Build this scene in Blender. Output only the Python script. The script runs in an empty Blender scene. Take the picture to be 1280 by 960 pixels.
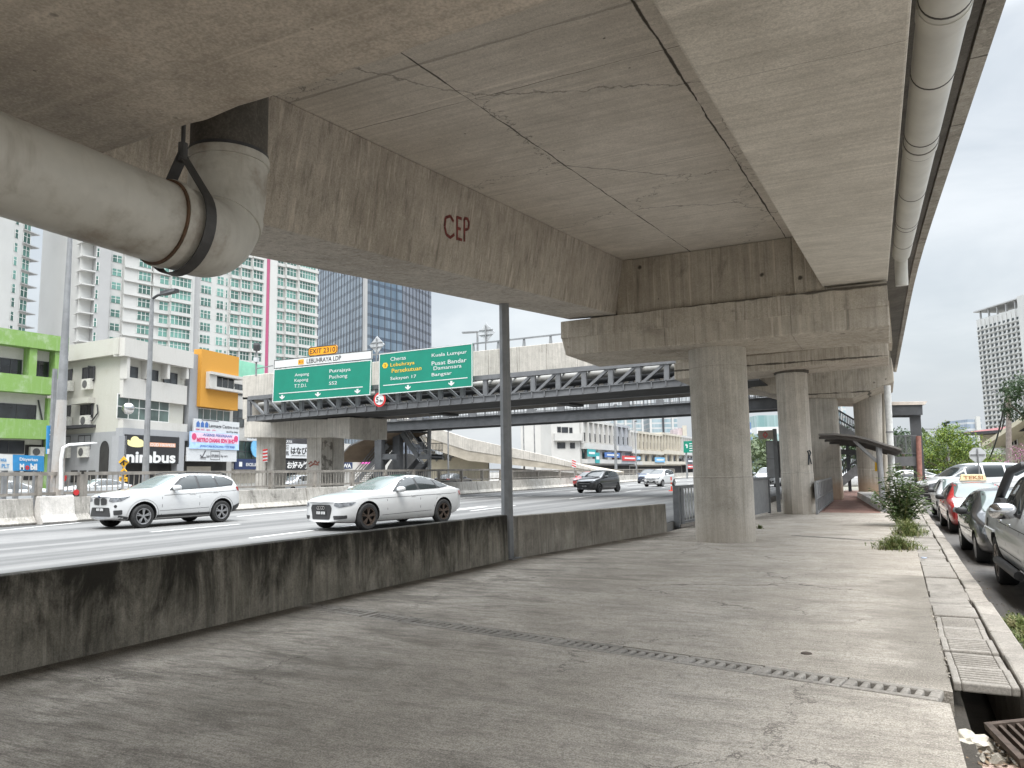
import bpy, bmesh, math, random
from mathutils import Vector, Matrix
from mathutils.bvhtree import BVHTree
random.seed(7)
R = math.radians
SC = bpy.context.scene
COL = SC.collection

# ------------------------------------------------------------------ camera
FPX, CX, CY = 950.0, 640.0, 480.0
YAW, ROLL = R(25.9), R(0.93)
PITCH = math.atan2(110 * math.cos(ROLL), FPX)
_F = Vector((-math.sin(YAW) * math.cos(PITCH), math.cos(YAW) * math.cos(PITCH), math.sin(PITCH)))
_r0 = Vector((math.cos(YAW), math.sin(YAW), 0)); _u0 = _r0.cross(_F)
_R = _r0 * math.cos(ROLL) - _u0 * math.sin(ROLL)
_U = _r0 * math.sin(ROLL) + _u0 * math.cos(ROLL)
EYE = Vector((0, 0, 1.65))
cam = bpy.data.cameras.new('camera'); camo = bpy.data.objects.new('camera', cam); COL.objects.link(camo)
camo.matrix_world = Matrix(((_R.x, _U.x, -_F.x, EYE.x), (_R.y, _U.y, -_F.y, EYE.y), (_R.z, _U.z, -_F.z, EYE.z), (0, 0, 0, 1)))
cam.sensor_fit = 'HORIZONTAL'; cam.sensor_width = 36; cam.lens = FPX / 1280 * 36
cam.clip_start = 0.05; cam.clip_end = 6000
SC.camera = camo

# survey helpers: where a line of sight measured in the photograph meets a real plane of the place
def _ray(px, py): return _F + _R * ((px - CX) / FPX) - _U * ((py - CY) / FPX)
def PZ(px, py, z=0.0): d = _ray(px, py); return EYE + d * ((z - EYE.z) / d.z)
def PY(px, py, y): d = _ray(px, py); return EYE + d * (y / d.y)
def PX(px, py, x): d = _ray(px, py); return EYE + d * (x / d.x)
def PD(px, py, s): return EYE + _ray(px, py) * s

# ------------------------------------------------------------------ objects
WM = {}
def wm(o): return WM.get(o.name, Matrix.Identity(4))
def thing(name, label, cat, loc=(0, 0, 0), rz=0.0, group=None):
    o = bpy.data.objects.new(name, None); COL.objects.link(o)
    o.empty_display_size = 0.3
    o.location = loc; o.rotation_euler = (0, 0, rz)
    WM[o.name] = Matrix.Translation(Vector(loc)) @ Matrix.Rotation(rz, 4, 'Z')
    o['label'] = label; o['category'] = cat
    if group: o['group'] = group
    return o
def tag(o, label=None, cat=None, group=None, kind=None):
    if label: o['label'] = label
    if cat: o['category'] = cat
    if group: o['group'] = group
    if kind: o['kind'] = kind
    return o

class MB:
    """collects shapes; build() links them as ONE mesh object"""
    def __init__(s): s.v = []; s.f = []; s.m = []; s.mats = []
    def mi(s, mat):
        if mat not in s.mats: s.mats.append(mat)
        return s.mats.index(mat)
    def add(s, vs, fs, mat=None):
        n = len(s.v); s.v += [Vector(p) for p in vs]
        k = 0 if mat is None else s.mi(mat)
        for f in fs: s.f.append([n + i for i in f]); s.m.append(k)
        return s
    def box(s, x0, x1, y0, y1, z0, z1, mat=None, rz=0, c=None):
        vs = [Vector((x, y, z)) for z in (z0, z1) for y in (y0, y1) for x in (x0, x1)]
        if rz:
            M = Matrix.Rotation(rz, 3, 'Z'); c = Vector(c or (0, 0, 0))
            vs = [M @ (p - c) + c for p in vs]
        return s.add(vs, [(0, 2, 3, 1), (4, 5, 7, 6), (0, 1, 5, 4), (2, 6, 7, 3), (0, 4, 6, 2), (1, 3, 7, 5)], mat)
    def hexa(s, p, mat=None):   # 8 points: bottom ring 0-3 (ccw from above), top ring 4-7
        return s.add(p, [(3, 2, 1, 0), (4, 5, 6, 7), (0, 1, 5, 4), (1, 2, 6, 5), (2, 3, 7, 6), (3, 0, 4, 7)], mat)
    def prism(s, poly, d, mat=None):  # extrude a planar polygon (list of 3d points) by vector d
        n = len(poly); d = Vector(d); vs = [Vector(p) for p in poly]; vs += [p + d for p in vs]
        fs = [tuple(range(n))[::-1], tuple(range(n, 2 * n))] + [(i, (i + 1) % n, n + (i + 1) % n, n + i) for i in range(n)]
        return s.add(vs, fs, mat)
    def bar(s, a, b, w, h, up=(0, 0, 1), mat=None):   # rectangular bar from a to b, w across, h along 'up'
        a = Vector(a); b = Vector(b); d = (b - a).normalized(); up = Vector(up)
        x = d.cross(up)
        if x.length < 1e-4: x = d.cross(Vector((0, 1, 0)))
        x.normalize(); u = x.cross(d).normalized()
        x *= w / 2; u *= h / 2
        vs = [a - x - u, a + x - u, a + x + u, a - x + u, b - x - u, b + x - u, b + x + u, b - x + u]
        return s.add(vs, [(0, 1, 2, 3), (7, 6, 5, 4), (0, 4, 5, 1), (1, 5, 6, 2), (2, 6, 7, 3), (3, 7, 4, 0)], mat)
    def tube(s, pts, r, n=12, mat=None, cap=True):
        pts = [Vector(p) for p in pts]; rs = r if isinstance(r, (list, tuple)) else [r] * len(pts)
        rings = []; px = None
        for i, p in enumerate(pts):
            d = (pts[min(i + 1, len(pts) - 1)] - pts[max(i - 1, 0)]).normalized()
            if px is None:
                px = d.cross(Vector((0, 0, 1)))
                if px.length < 1e-3: px = d.cross(Vector((0, 1, 0)))
            px = (px - d * px.dot(d)).normalized(); py = d.cross(px)
            rings.append([p + (px * math.cos(2 * math.pi * k / n) + py * math.sin(2 * math.pi * k / n)) * rs[i] for k in range(n)])
        vs = [q for g in rings for q in g]; fs = []
        for i in range(len(rings) - 1):
            for k in range(n):
                a = i * n + k; b = i * n + (k + 1) % n
                fs.append((a, b, b + n, a + n))
        if cap: fs += [tuple(range(n))[::-1], tuple(range(len(vs) - n, len(vs)))]
        return s.add(vs, fs, mat)
    def lathe(s, prof, c=(0, 0, 0), axis='Z', n=24, mat=None, closed=False):
        c = Vector(c); vs = []; fs = []; m = len(prof)
        for k in range(n):
            a = 2 * math.pi * k / n; ca, sa = math.cos(a), math.sin(a)
            for (r, h) in prof:
                vs.append(c + (Vector((r * ca, r * sa, h)) if axis == 'Z' else Vector((r * ca, h, r * sa)) if axis == 'Y' else Vector((h, r * ca, r * sa))))
        for k in range(n):
            for i in range(m if closed else m - 1):
                j = (i + 1) % m; k2 = (k + 1) % n
                fs.append((k * m + i, k2 * m + i, k2 * m + j, k * m + j))
        return s.add(vs, fs, mat)
    def quad(s, a, b, c, d, mat=None): return s.add([a, b, c, d], [(0, 1, 2, 3)], mat)
    def build(s, name, mat=None, parent=None, world=True, smooth=False, bevel=0, recalc=True):
        me = bpy.data.meshes.new(name)
        vs = s.v
        if parent is not None and world:
            inv = wm(parent).inverted(); vs = [inv @ p for p in vs]
        me.from_pydata([tuple(p) for p in vs], [], s.f)
        mats = s.mats if s.mats else [mat]
        for m in mats: me.materials.append(m)
        if len(mats) > 1: me.polygons.foreach_set('material_index', s.m)
        if recalc:
            bm = bmesh.new(); bm.from_mesh(me); bmesh.ops.recalc_face_normals(bm, faces=bm.faces); bm.to_mesh(me); bm.free()
        me.update()
        o = bpy.data.objects.new(name, me); COL.objects.link(o)
        if parent is not None: o.parent = parent; WM[o.name] = wm(parent).copy()
        if smooth:
            me.polygons.foreach_set('use_smooth', [True] * len(me.polygons))
            me.set_sharp_from_angle(angle=R(smooth if smooth is not True else 40))
        if bevel:
            b = o.modifiers.new('bevel', 'BEVEL'); b.width = bevel; b.segments = 2; b.limit_method = 'ANGLE'; b.angle_limit = R(40)
        return o

def copy_thing(o, loc, rz=None, label=None):
    def cp(q, par):
        c = q.copy(); COL.objects.link(c)
        if par: c.parent = par
        for ch in q.children: cp(ch, c)
        return c
    c = cp(o, None); c.location = loc
    if rz is not None: c.rotation_euler = (0, 0, rz)
    if label: c['label'] = label
    return c

# ------------------------------------------------------------------ lettering
_tc = {}
def glyphs(s, bold=0.0):
    k = (s, bold)
    if k not in _tc:
        cu = bpy.data.curves.new('lettering', 'FONT'); cu.body = s; cu.size = 1; cu.offset = bold; cu.resolution_u = 3
        ob = bpy.data.objects.new('lettering', cu); COL.objects.link(ob)
        bpy.context.view_layer.update()
        me = bpy.data.meshes.new_from_object(ob.evaluated_get(bpy.context.evaluated_depsgraph_get()))
        vs = [v.co.copy() for v in me.vertices]; fs = [tuple(p.vertices) for p in me.polygons]
        bpy.data.objects.remove(ob); bpy.data.meshes.remove(me); bpy.data.curves.remove(cu)
        if vs:
            x0 = min(v.x for v in vs); x1 = max(v.x for v in vs)
            y0 = min(v.y for v in vs); y1 = max(v.y for v in vs)
        else: x0 = y0 = 0; x1 = y1 = 1
        _tc[k] = (vs, fs, x0, x1, y0, y1)
    return _tc[k]
class Panel:
    """a flat sign face: TL, TR, BL corners in the world; u to the right, v down, both 0..1"""
    def __init__(s, TL, TR, BL, thick=0.06, depth=None):
        s.o = Vector(TL); s.x = Vector(TR) - s.o; s.y = Vector(BL) - s.o
        s.n = s.y.cross(s.x).normalized()          # towards the reader
        if s.n.dot(EYE - s.o) < 0: s.n = -s.n
        s.t = thick
    def at(s, u, v, d=0.0): return s.o + s.x * u + s.y * v + s.n * d
    def board(s, name, mat, parent=None, u0=0, v0=0, u1=1, v1=1, d=0.0, t=None):
        t = t or s.t
        return MB().prism([s.at(u0, v0, d), s.at(u1, v0, d), s.at(u1, v1, d), s.at(u0, v1, d)], -s.n * t).build(name, mat, parent)
    def rect(s, mb, u0, v0, u1, v1, d, mat=None, t=0.004):
        mb.prism([s.at(u0, v0, d), s.at(u1, v0, d), s.at(u1, v1, d), s.at(u0, v1, d)], -s.n * t, mat)
    def poly(s, mb, pts, d, mat=None, t=0.004): mb.prism([s.at(u, v, d) for u, v in pts], -s.n * t, mat)
    def text(s, mb, body, u0, v0, u1, v1, d=0.012, mat=None, bold=0.02, sk=0.0):
        vs, fs, x0, x1, y0, y1 = glyphs(body, bold)
        mb.add([s.at(u0 + (p.x - x0) / (x1 - x0) * (u1 - u0), v1 + (p.y - y0) / (y1 - y0) * (v0 - v1), d) for p in vs], fs, mat)

# ------------------------------------------------------------------ materials
class NT:
    def __init__(s, name):
        s.mat = bpy.data.materials.new(name); s.mat.use_nodes = True
        s.t = s.mat.node_tree; s.n = s.t.nodes; s.l = s.t.links
        s.b = s.n['Principled BSDF']
    def node(s, ty, **kw):
        n = s.n.new(ty)
        for k, v in kw.items():
            if k in n.inputs.keys(): 
                if hasattr(v, 'is_output'): s.l.new(v, n.inputs[k])
                else: n.inputs[k].default_value = v
            else: setattr(n, k, v)
        return n
    def pos(s): return s.node('ShaderNodeNewGeometry').outputs['Position']
    def objc(s): return s.node('ShaderNodeTexCoord').outputs['Object']
    def map(s, vec, sc=(1, 1, 1), loc=(0, 0, 0), rot=(0, 0, 0)):
        n = s.node('ShaderNodeMapping'); s.l.new(vec, n.inputs['Vector'])
        n.inputs['Scale'].default_value = sc; n.inputs['Location'].default_value = loc; n.inputs['Rotation'].default_value = rot
        return n.outputs[0]
    def noise(s, vec, scale, detail=4, rough=0.55, dist=0.0):
        n = s.node('ShaderNodeTexNoise', Scale=scale, Detail=detail, Roughness=rough, Distortion=dist)
        s.l.new(vec, n.inputs['Vector']); return n.outputs['Fac']
    def voro(s, vec, scale, feat='F1'):
        n = s.node('ShaderNodeTexVoronoi', feature=feat, Scale=scale); s.l.new(vec, n.inputs['Vector']); return n.outputs['Distance']
    def math(s, op, a, b=0.0, c=None, clamp=False):
        n = s.node('ShaderNodeMath', operation=op); n.use_clamp = clamp
        for i, v in enumerate((a, b, c)):
            if v is None: continue
            if hasattr(v, 'is_output'): s.l.new(v, n.inputs[i])
            else: n.inputs[i].default_value = v
        return n.outputs[0]
    def sstep(s, v, a, b):
        n = s.node('ShaderNodeMapRange', interpolation_type='SMOOTHSTEP'); s.l.new(v, n.inputs[0])
        n.inputs[1].default_value = a; n.inputs[2].default_value = b
        return n.outputs[0]
    def mix(s, fac, a, b, mode='MIX'):
        n = s.node('ShaderNodeMix', data_type='RGBA', blend_type=mode)
        for i, v in ((0, fac), (6, a), (7, b)):
            if hasattr(v, 'is_output'): s.l.new(v, n.inputs[i])
            elif i == 0: n.inputs[0].default_value = v
            else: n.inputs[i].default_value = (*v, 1) if len(v) == 3 else v
        return n.outputs[2]
    def sep(s, vec):
        n = s.node('ShaderNodeSeparateXYZ'); s.l.new(vec, n.inputs[0]); return n.outputs
    def bump(s, h, strength=0.3, dist=0.01):
        n = s.node('ShaderNodeBump', Strength=strength, Distance=dist); s.l.new(h, n.inputs['Height'])
        s.l.new(n.outputs[0], s.b.inputs['Normal']); return n
    def col(s, c):
        if hasattr(c, 'is_output'): s.l.new(c, s.b.inputs['Base Color'])
        else: s.b.inputs['Base Color'].default_value = (*c, 1)
    def set(s, **kw):
        for k, v in kw.items():
            k = k.replace('_', ' ')
            if hasattr(v, 'is_output'): s.l.new(v, s.b.inputs[k])
            else: s.b.inputs[k].default_value = v
        return s.mat

def plain(name, c, rough=0.6, metal=0.0, var=0.12, scale=6.0, coat=0.0, spec=0.5, objc=False, bump=0.0):
    t = NT(name); v = t.objc() if objc else t.pos()
    n = t.noise(v, scale, 5, 0.6)
    f = t.sstep(n, 0.3, 0.7)
    t.col(t.mix(f, tuple(x * (1 - var) for x in c), tuple(min(1, x * (1 + var)) for x in c)))
    if bump: t.bump(t.noise(v, scale * 8, 4), bump, 0.01)
    return t.set(Roughness=rough, Metallic=metal, Coat_Weight=coat, Specular_IOR_Level=spec)

def dirty(name, c, dirt=(0.12, 0.1, 0.08), amount=0.5, rough=0.7, scale=1.2, streak=True, metal=0.0):
    """paint or render with rain streaks and blotches"""
    t = NT(name); p = t.pos()
    a = t.noise(p, scale, 6, 0.65)
    b = t.noise(t.map(p, (3.0, 3.0, 0.18)), 2.2, 5, 0.65)
    f = t.sstep(a, 0.48, 0.8)
    if streak: f = t.math('MAXIMUM', f, t.math('MULTIPLY', t.sstep(b, 0.5, 0.85), 0.8))
    f = t.math('MULTIPLY', f, amount)
    k = t.noise(p, 14, 3)
    base = t.mix(t.sstep(k, 0.3, 0.7), tuple(x * 0.93 for x in c), c)
    t.col(t.mix(f, base, dirt))
    return t.set(Roughness=rough, Metallic=metal)

def concrete(name, c1, c2, stain=(0.05, 0.045, 0.038), stain_amt=0.35, streak=0.0, pit=0.5, boards=None, joints=(), mould=0.0, rust=0.0, bump=0.35, low=None, wash=0.0, crack=0.0, holes=0.0):
    c1 = (c1[0] * 1.14, c1[1] * 1.13, c1[2] * 1.125); c2 = (c2[0] * 1.17, c2[1] * 1.155, c2[2] * 1.15)
    t = NT(name); p = t.pos(); X, Y, Z = t.sep(p)
    big = t.noise(p, 0.55, 6, 0.62, 0.3); mid = t.noise(p, 2.6, 7, 0.68); fine = t.noise(p, 30, 5, 0.7)
    f = t.math('ADD', t.math('MULTIPLY', big, 0.55), t.math('MULTIPLY', mid, 0.45))
    c = t.mix(t.sstep(f, 0.36, 0.62), c1, c2)
    sand = t.noise(p, 75, 3, 0.7)
    c = t.mix(t.math('MULTIPLY', t.sstep(fine, 0.47, 0.62), 0.26), c, tuple(x * 0.5 for x in c1))
    c = t.mix(t.math('MULTIPLY', t.sstep(sand, 0.48, 0.62), 0.30), c, tuple(x * 0.55 for x in c1))
    c = t.mix(t.math('MULTIPLY', t.sstep(sand, 0.47, 0.36), 0.22), c, tuple(min(1, x * 1.4) for x in c2))
    h = t.math('ADD', t.math('MULTIPLY', fine, 0.35), t.math('MULTIPLY', mid, 0.6))
    if boards:   # marks of the formwork boards, running across 'boards' axis
        bx = {'x': (0.15, 7, 7), 'y': (7, 0.15, 7), 'z': (7, 7, 0.12)}[boards]
        bn = t.noise(t.map(p, bx), 1.6, 4, 0.6)
        c = t.mix(t.math('MULTIPLY', t.sstep(bn, 0.42, 0.68), 0.30), c, tuple(x * 0.62 for x in c1))
        bl = t.noise(t.map(p, bx, (3.1, 8.2, 1.7)), 2.9, 3, 0.6)
        c = t.mix(t.math('MULTIPLY', t.sstep(bl, 0.58, 0.75), 0.30), c, tuple(min(1, x * 1.35) for x in c2))
        h = t.math('ADD', h, t.math('MULTIPLY', bn, 0.5))
    if streak:   # rain streaks running down
        sn = t.noise(t.map(p, (5.5, 5.5, 0.22)), 1.7, 6, 0.68)
        c = t.mix(t.math('MULTIPLY', t.sstep(sn, 0.50, 0.74), streak), c, stain)
        sl = t.noise(t.map(p, (11, 11, 0.3), (4, 2, 9)), 1.3, 4, 0.6)
        c = t.mix(t.math('MULTIPLY', t.sstep(sl, 0.56, 0.70), streak * 0.75), c, tuple(min(1, x * 1.5) for x in c2))
    sb = t.noise(t.map(p, (1, 1, 1), (7, 3, 5)), 1.1, 8, 0.72, 0.6)
    c = t.mix(t.math('MULTIPLY', t.sstep(sb, 0.53, 0.74), stain_amt), c, stain)
    if wash:     # pale efflorescence
        wn = t.noise(t.map(p, (1, 1, 1), (17, 31, 5)), 0.8, 7, 0.7, 1.0)
        c = t.mix(t.math('MULTIPLY', t.sstep(wn, 0.55, 0.72), wash), c, tuple(min(1, x * 1.5) for x in c2))
    if rust:
        rn = t.noise(t.map(p, (2.2, 2.2, 0.5), (1, 5, 2)), 1.0, 6, 0.7)
        c = t.mix(t.math('MULTIPLY', t.sstep(rn, 0.60, 0.76), rust), c, (0.28, 0.165, 0.09))
    if pit:
        pw = t.map(p, (1, 1, 1), (0.3, 0.6, 0.1)); vd = t.voro(pw, 2.6); v2 = t.voro(pw, 7.5)
        pm = t.math('MAXIMUM', t.math('SUBTRACT', 1.0, t.sstep(vd, 0.016, 0.05)), t.math('MULTIPLY', t.math('SUBTRACT', 1.0, t.sstep(v2, 0.02, 0.06)), 0.7))
        c = t.mix(t.math('MULTIPLY', pm, pit), c, (0.03, 0.026, 0.022)); h = t.math('SUBTRACT', h, t.math('MULTIPLY', pm, 1.5))
    if holes:   # tie holes and honeycombed spots
        hv = t.node('ShaderNodeVectorMath', operation='ADD'); t.l.new(p, hv.inputs[0]); hc = t.node('ShaderNodeCombineXYZ'); hn = t.noise(p, 9, 3); t.l.new(t.math('MULTIPLY', hn, .07), hc.inputs[0]); t.l.new(t.math('MULTIPLY', mid, .05), hc.inputs[2]); t.l.new(hc.outputs[0], hv.inputs[1])
        hd = t.voro(hv.outputs[0], 1.55); hm = t.math('SUBTRACT', 1.0, t.sstep(hd, 0.045, 0.10))
        c = t.mix(t.math('MULTIPLY', hm, holes), c, (0.05, 0.044, 0.036)); h = t.math('SUBTRACT', h, hm)
    if mould:
        mn = t.noise(t.map(p, (1.5, 1.5, 0.55)), 1.4, 10, 0.74, 0.5)
        mn = t.math('ADD', mn, t.math('MULTIPLY', t.math('SUBTRACT', Z, 0.45), 0.30))
        ms = t.noise(t.map(p, (7, 7, 0.25)), 1.5, 6, 0.7)
        mn = t.math('ADD', mn, t.math('MULTIPLY', t.math('SUBTRACT', ms, 0.5), 0.22))
        c = t.mix(t.math('MULTIPLY', t.sstep(mn, 0.30, 0.66), mould), c, (0.022, 0.020, 0.016))
    if crack:
        cd = t.noise(p, 3.0, 4, 0.6)
        pv = t.node('ShaderNodeVectorMath', operation='ADD'); t.l.new(p, pv.inputs[0])
        cc = t.node('ShaderNodeCombineXYZ'); t.l.new(cd, cc.inputs[0]); t.l.new(cd, cc.inputs[1]); t.l.new(cc.outputs[0], pv.inputs[1])
        ed = t.voro(pv.outputs[0], 0.28, 'DISTANCE_TO_EDGE')
        km = t.math('SUBTRACT', 1.0, t.sstep(ed, 0.0015, 0.006))
        c = t.mix(t.math('MULTIPLY', km, crack), c, (0.05, 0.045, 0.04))
    wob = t.math('MULTIPLY', t.math('SUBTRACT', t.noise(p, 2.2, 5), 0.5), 0.055)
    wid = t.noise(p, 1.3, 4, 0.7)
    for (ax, v, w, k) in joints:
        s_ = {'x': X, 'y': Y, 'z': Z}[ax]
        d = t.math('ABSOLUTE', t.math('ADD', t.math('SUBTRACT', s_, v), wob))
        d = t.math('DIVIDE', d, t.math('MULTIPLY', t.sstep(wid, 0.25, 0.75), w * 2.2))
        jm = t.math('MULTIPLY', t.math('SUBTRACT', 1.0, t.sstep(d, 0.4, 1.0)), k)
        c = t.mix(jm, c, (0.045, 0.038, 0.03)); h = t.math('SUBTRACT', h, t.math('MULTIPLY', jm, 1.2))
    if low:      # earth splashed up the foot
        z0, z1, cl, k = low
        ln = t.math('ADD', Z, t.math('MULTIPLY', t.math('SUBTRACT', mid, 0.5), 0.9))
        c = t.mix(t.math('MULTIPLY', t.math('SUBTRACT', 1.0, t.sstep(ln, z0, z1)), k), c, cl)
    t.col(c); t.bump(h, bump, 0.012)
    return t.set(Roughness=0.9, Specular_IOR_Level=0.25)

def glassy(name, c=(0.02, 0.03, 0.03), rough=0.06, var=0.3, spec=0.6, scale=0.6):
    t = NT(name); p = t.pos(); n = t.noise(p, scale, 2)
    t.col(t.mix(t.sstep(n, 0.35, 0.65), tuple(x * (1 - var) for x in c), tuple(x * (1 + var) for x in c)))
    return t.set(Roughness=rough, Specular_IOR_Level=spec)

def paint(name, c, flake=0.0, rough=0.28, coat=1.0):
    t = NT(name); v = t.objc()
    n = t.noise(v, 1.7, 5, 0.65); z = t.sep(v)[2]
    d = t.math('MULTIPLY', t.math('SUBTRACT', 1.0, t.sstep(t.math('ADD', z, t.math('MULTIPLY', n, 0.35)), 0.35, 0.75)), 0.22)
    t.col(t.mix(d, c, (0.16, 0.14, 0.12)))
    if flake: t.set(Metallic=flake)
    return t.set(Roughness=rough, Coat_Weight=coat, Coat_Roughness=0.04)

M = {}
M['con_girder'] = concrete('girder_concrete', (0.33, 0.295, 0.25), (0.45, 0.412, 0.358), boards='z', streak=0.5, stain_amt=0.16, rust=0.12, pit=0.3)
M['con_soffit'] = concrete('deck_soffit_concrete', (0.47, 0.43, 0.37), (0.57, 0.525, 0.46), boards='x', stain_amt=0.16, pit=0.85, wash=0.14, crack=0.5,
    joints=(('x', -3.72, 0.010, 0.9), ('x', -1.62, 0.013, 0.95), ('y', 6.75, 0.006, 0.85), ('y', 10.2, 0.005, 0.8), ('y', 13.6, 0.005, 0.7), ('y', 5.75, 0.02, 0.35)))
M['con_under'] = concrete('girder_underside_concrete', (0.44, 0.405, 0.345), (0.56, 0.52, 0.45), boards='x', stain_amt=0.12, wash=0.22, rust=0.16, pit=0.25,
    joints=(('y', 5.0, 0.004, 0.5), ('y', 12.2, 0.004, 0.5), ('y', 14.2, 0.004, 0.5)))
M['con_near'] = concrete('near_crosshead_concrete', (0.36, 0.315, 0.26), (0.50, 0.445, 0.375), boards='x', stain_amt=0.38, wash=0.15, rust=0.2, pit=0.5, bump=0.6)
M['con_cap'] = concrete('crosshead_concrete', (0.35, 0.31, 0.255), (0.47, 0.43, 0.365), boards='z', streak=0.45, stain_amt=0.42, pit=0.9, rust=0.12, holes=.6,
    joints=(('x', -4.35, 0.006, 0.6), ('x', -1.6, 0.006, 0.5), ('z', 5.33, 0.03, 0.85)))
M['con_wall_dia'] = concrete('diaphragm_concrete', (0.34, 0.30, 0.245), (0.45, 0.41, 0.34), boards='z', streak=0.5, stain_amt=0.5, pit=1.0, rust=0.18, holes=.9)
M['con_col'] = concrete('column_concrete', (0.37, 0.345, 0.30), (0.49, 0.46, 0.41), boards='z', streak=0.30, stain_amt=0.20, pit=0.35, wash=0.12, joints=(('z', 1.45, 0.008, 0.35), ('z', 4.0, 0.006, 0.3)),
    low=(0.0, 1.0, (0.40, 0.34, 0.27), 0.35))
M['con_col_far'] = concrete('far_column_concrete', (0.38, 0.355, 0.31), (0.49, 0.46, 0.41), boards='z', streak=0.35, stain_amt=0.25, pit=0.3, joints=(('z', 1.6, 0.01, 0.35),),
    low=(0.5, 1.3, (0.42, 0.28, 0.18), 0.7))
M['con_wall'] = concrete('retaining_wall_concrete', (0.20, 0.185, 0.15), (0.34, 0.315, 0.265), boards='z', streak=0.45, stain_amt=0.45, mould=0.95, pit=0.3, bump=0.5)
M['con_wall2'] = concrete('clean_wall_concrete', (0.30, 0.275, 0.235), (0.42, 0.39, 0.335), boards='z', streak=0.45, stain_amt=0.40, mould=0.45, pit=0.3, bump=0.4)
M['con_bar'] = concrete('barrier_concrete', (0.33, 0.315, 0.285), (0.48, 0.46, 0.42), streak=0.5, stain_amt=0.75, mould=0.28, pit=0.2)
M['con_over'] = concrete('overpass_concrete', (0.40, 0.375, 0.33), (0.53, 0.50, 0.45), boards='z', streak=0.40, stain_amt=0.25, pit=0.2)
M['con_cover'] = concrete('drain_cover_concrete', (0.20, 0.184, 0.162), (0.30, 0.28, 0.25), stain_amt=0.5, pit=0.3, bump=0.6)
M['con_kerb'] = concrete('kerb_concrete', (0.20, 0.183, 0.162), (0.33, 0.305, 0.27), stain_amt=0.65, pit=0.4, wash=0.3, bump=0.6)
# ------------------------------------------------------------------ world, sun
def build_world():
    w = bpy.data.worlds.new('World'); SC.world = w; w.use_nodes = True
    nt = w.node_tree; n = nt.nodes; l = nt.links
    bg = n['Background']
    sky = n.new('ShaderNodeTexSky'); sky.sky_type = 'NISHITA'; sky.sun_disc = False
    sky.sun_elevation = R(62); sky.sun_rotation = R(150); sky.air_density = 1.6; sky.dust_density = 4.0; sky.ozone_density = 1.0
    tc = n.new('ShaderNodeTexCoord'); sp = n.new('ShaderNodeSeparateXYZ'); l.new(tc.outputs['Generated'], sp.inputs[0])
    # overcast layer: brighter towards the zenith, with soft cloud forms
    mp = n.new('ShaderNodeMapping'); mp.inputs['Scale'].default_value = (1.0, 1.0, 2.6); l.new(tc.outputs['Generated'], mp.inputs[0])
    no = n.new('ShaderNodeTexNoise'); no.inputs['Scale'].default_value = 2.3; no.inputs['Detail'].default_value = 6; no.inputs['Roughness'].default_value = 0.55; no.inputs['Distortion'].default_value = 0.4
    l.new(mp.outputs[0], no.inputs['Vector'])
    mr = n.new('ShaderNodeMapRange'); mr.interpolation_type = 'SMOOTHSTEP'; l.new(no.outputs['Fac'], mr.inputs[0])
    mr.inputs[1].default_value = 0.35; mr.inputs[2].default_value = 0.68; mr.inputs[3].default_value = 0.0; mr.inputs[4].default_value = 1.0
    cm = n.new('ShaderNodeMix'); cm.data_type = 'RGBA'; l.new(mr.outputs[0], cm.inputs[0])
    cm.inputs[6].default_value = (2.45, 2.66, 2.88, 1); cm.inputs[7].default_value = (3.45, 3.6, 3.74, 1)
    el = n.new('ShaderNodeMapRange'); l.new(sp.outputs[2], el.inputs[0])
    el.inputs[1].default_value = 0.46; el.inputs[2].default_value = 0.90; el.inputs[3].default_value = 1.0; el.inputs[4].default_value = 9.0
    ml = n.new('ShaderNodeVectorMath'); ml.operation = 'SCALE'; l.new(cm.outputs[2], ml.inputs[0]); l.new(el.outputs[0], ml.inputs['Scale'])
    mx = n.new('ShaderNodeMix'); mx.data_type = 'RGBA'; mx.inputs[0].default_value = 0.90
    l.new(sky.outputs[0], mx.inputs[6]); l.new(ml.outputs[0], mx.inputs[7]); l.new(mx.outputs[2], bg.inputs['Color'])
    bg.inputs['Strength'].default_value = 0.11
build_world()
sun = bpy.data.lights.new('sun', 'SUN'); sun.energy = 1.2; sun.angle = R(25); sun.color = (1, 0.96, 0.9)
so = bpy.data.objects.new('sun', sun); COL.objects.link(so)
# Nishita: rotation measured from +Y clockwise seen from above
_sd = Vector((math.sin(R(150)) * math.cos(R(62)), math.cos(R(150)) * math.cos(R(62)), math.sin(R(62))))
so.rotation_euler = _sd.to_track_quat('Z', 'Y').to_euler()
vs_ = SC.view_settings; vs_.view_transform = 'Standard'; vs_.look = 'None'; vs_.gamma = 1; vs_.use_curve_mapping = False; vs_.exposure = 1.3
SC.cycles.use_denoising = True; SC.cycles.max_bounces = 8; SC.cycles.diffuse_bounces = 5; SC.cycles.glossy_bounces = 3
SC.cycles.use_adaptive_sampling = True; SC.cycles.sample_clamp_indirect = 8

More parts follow.
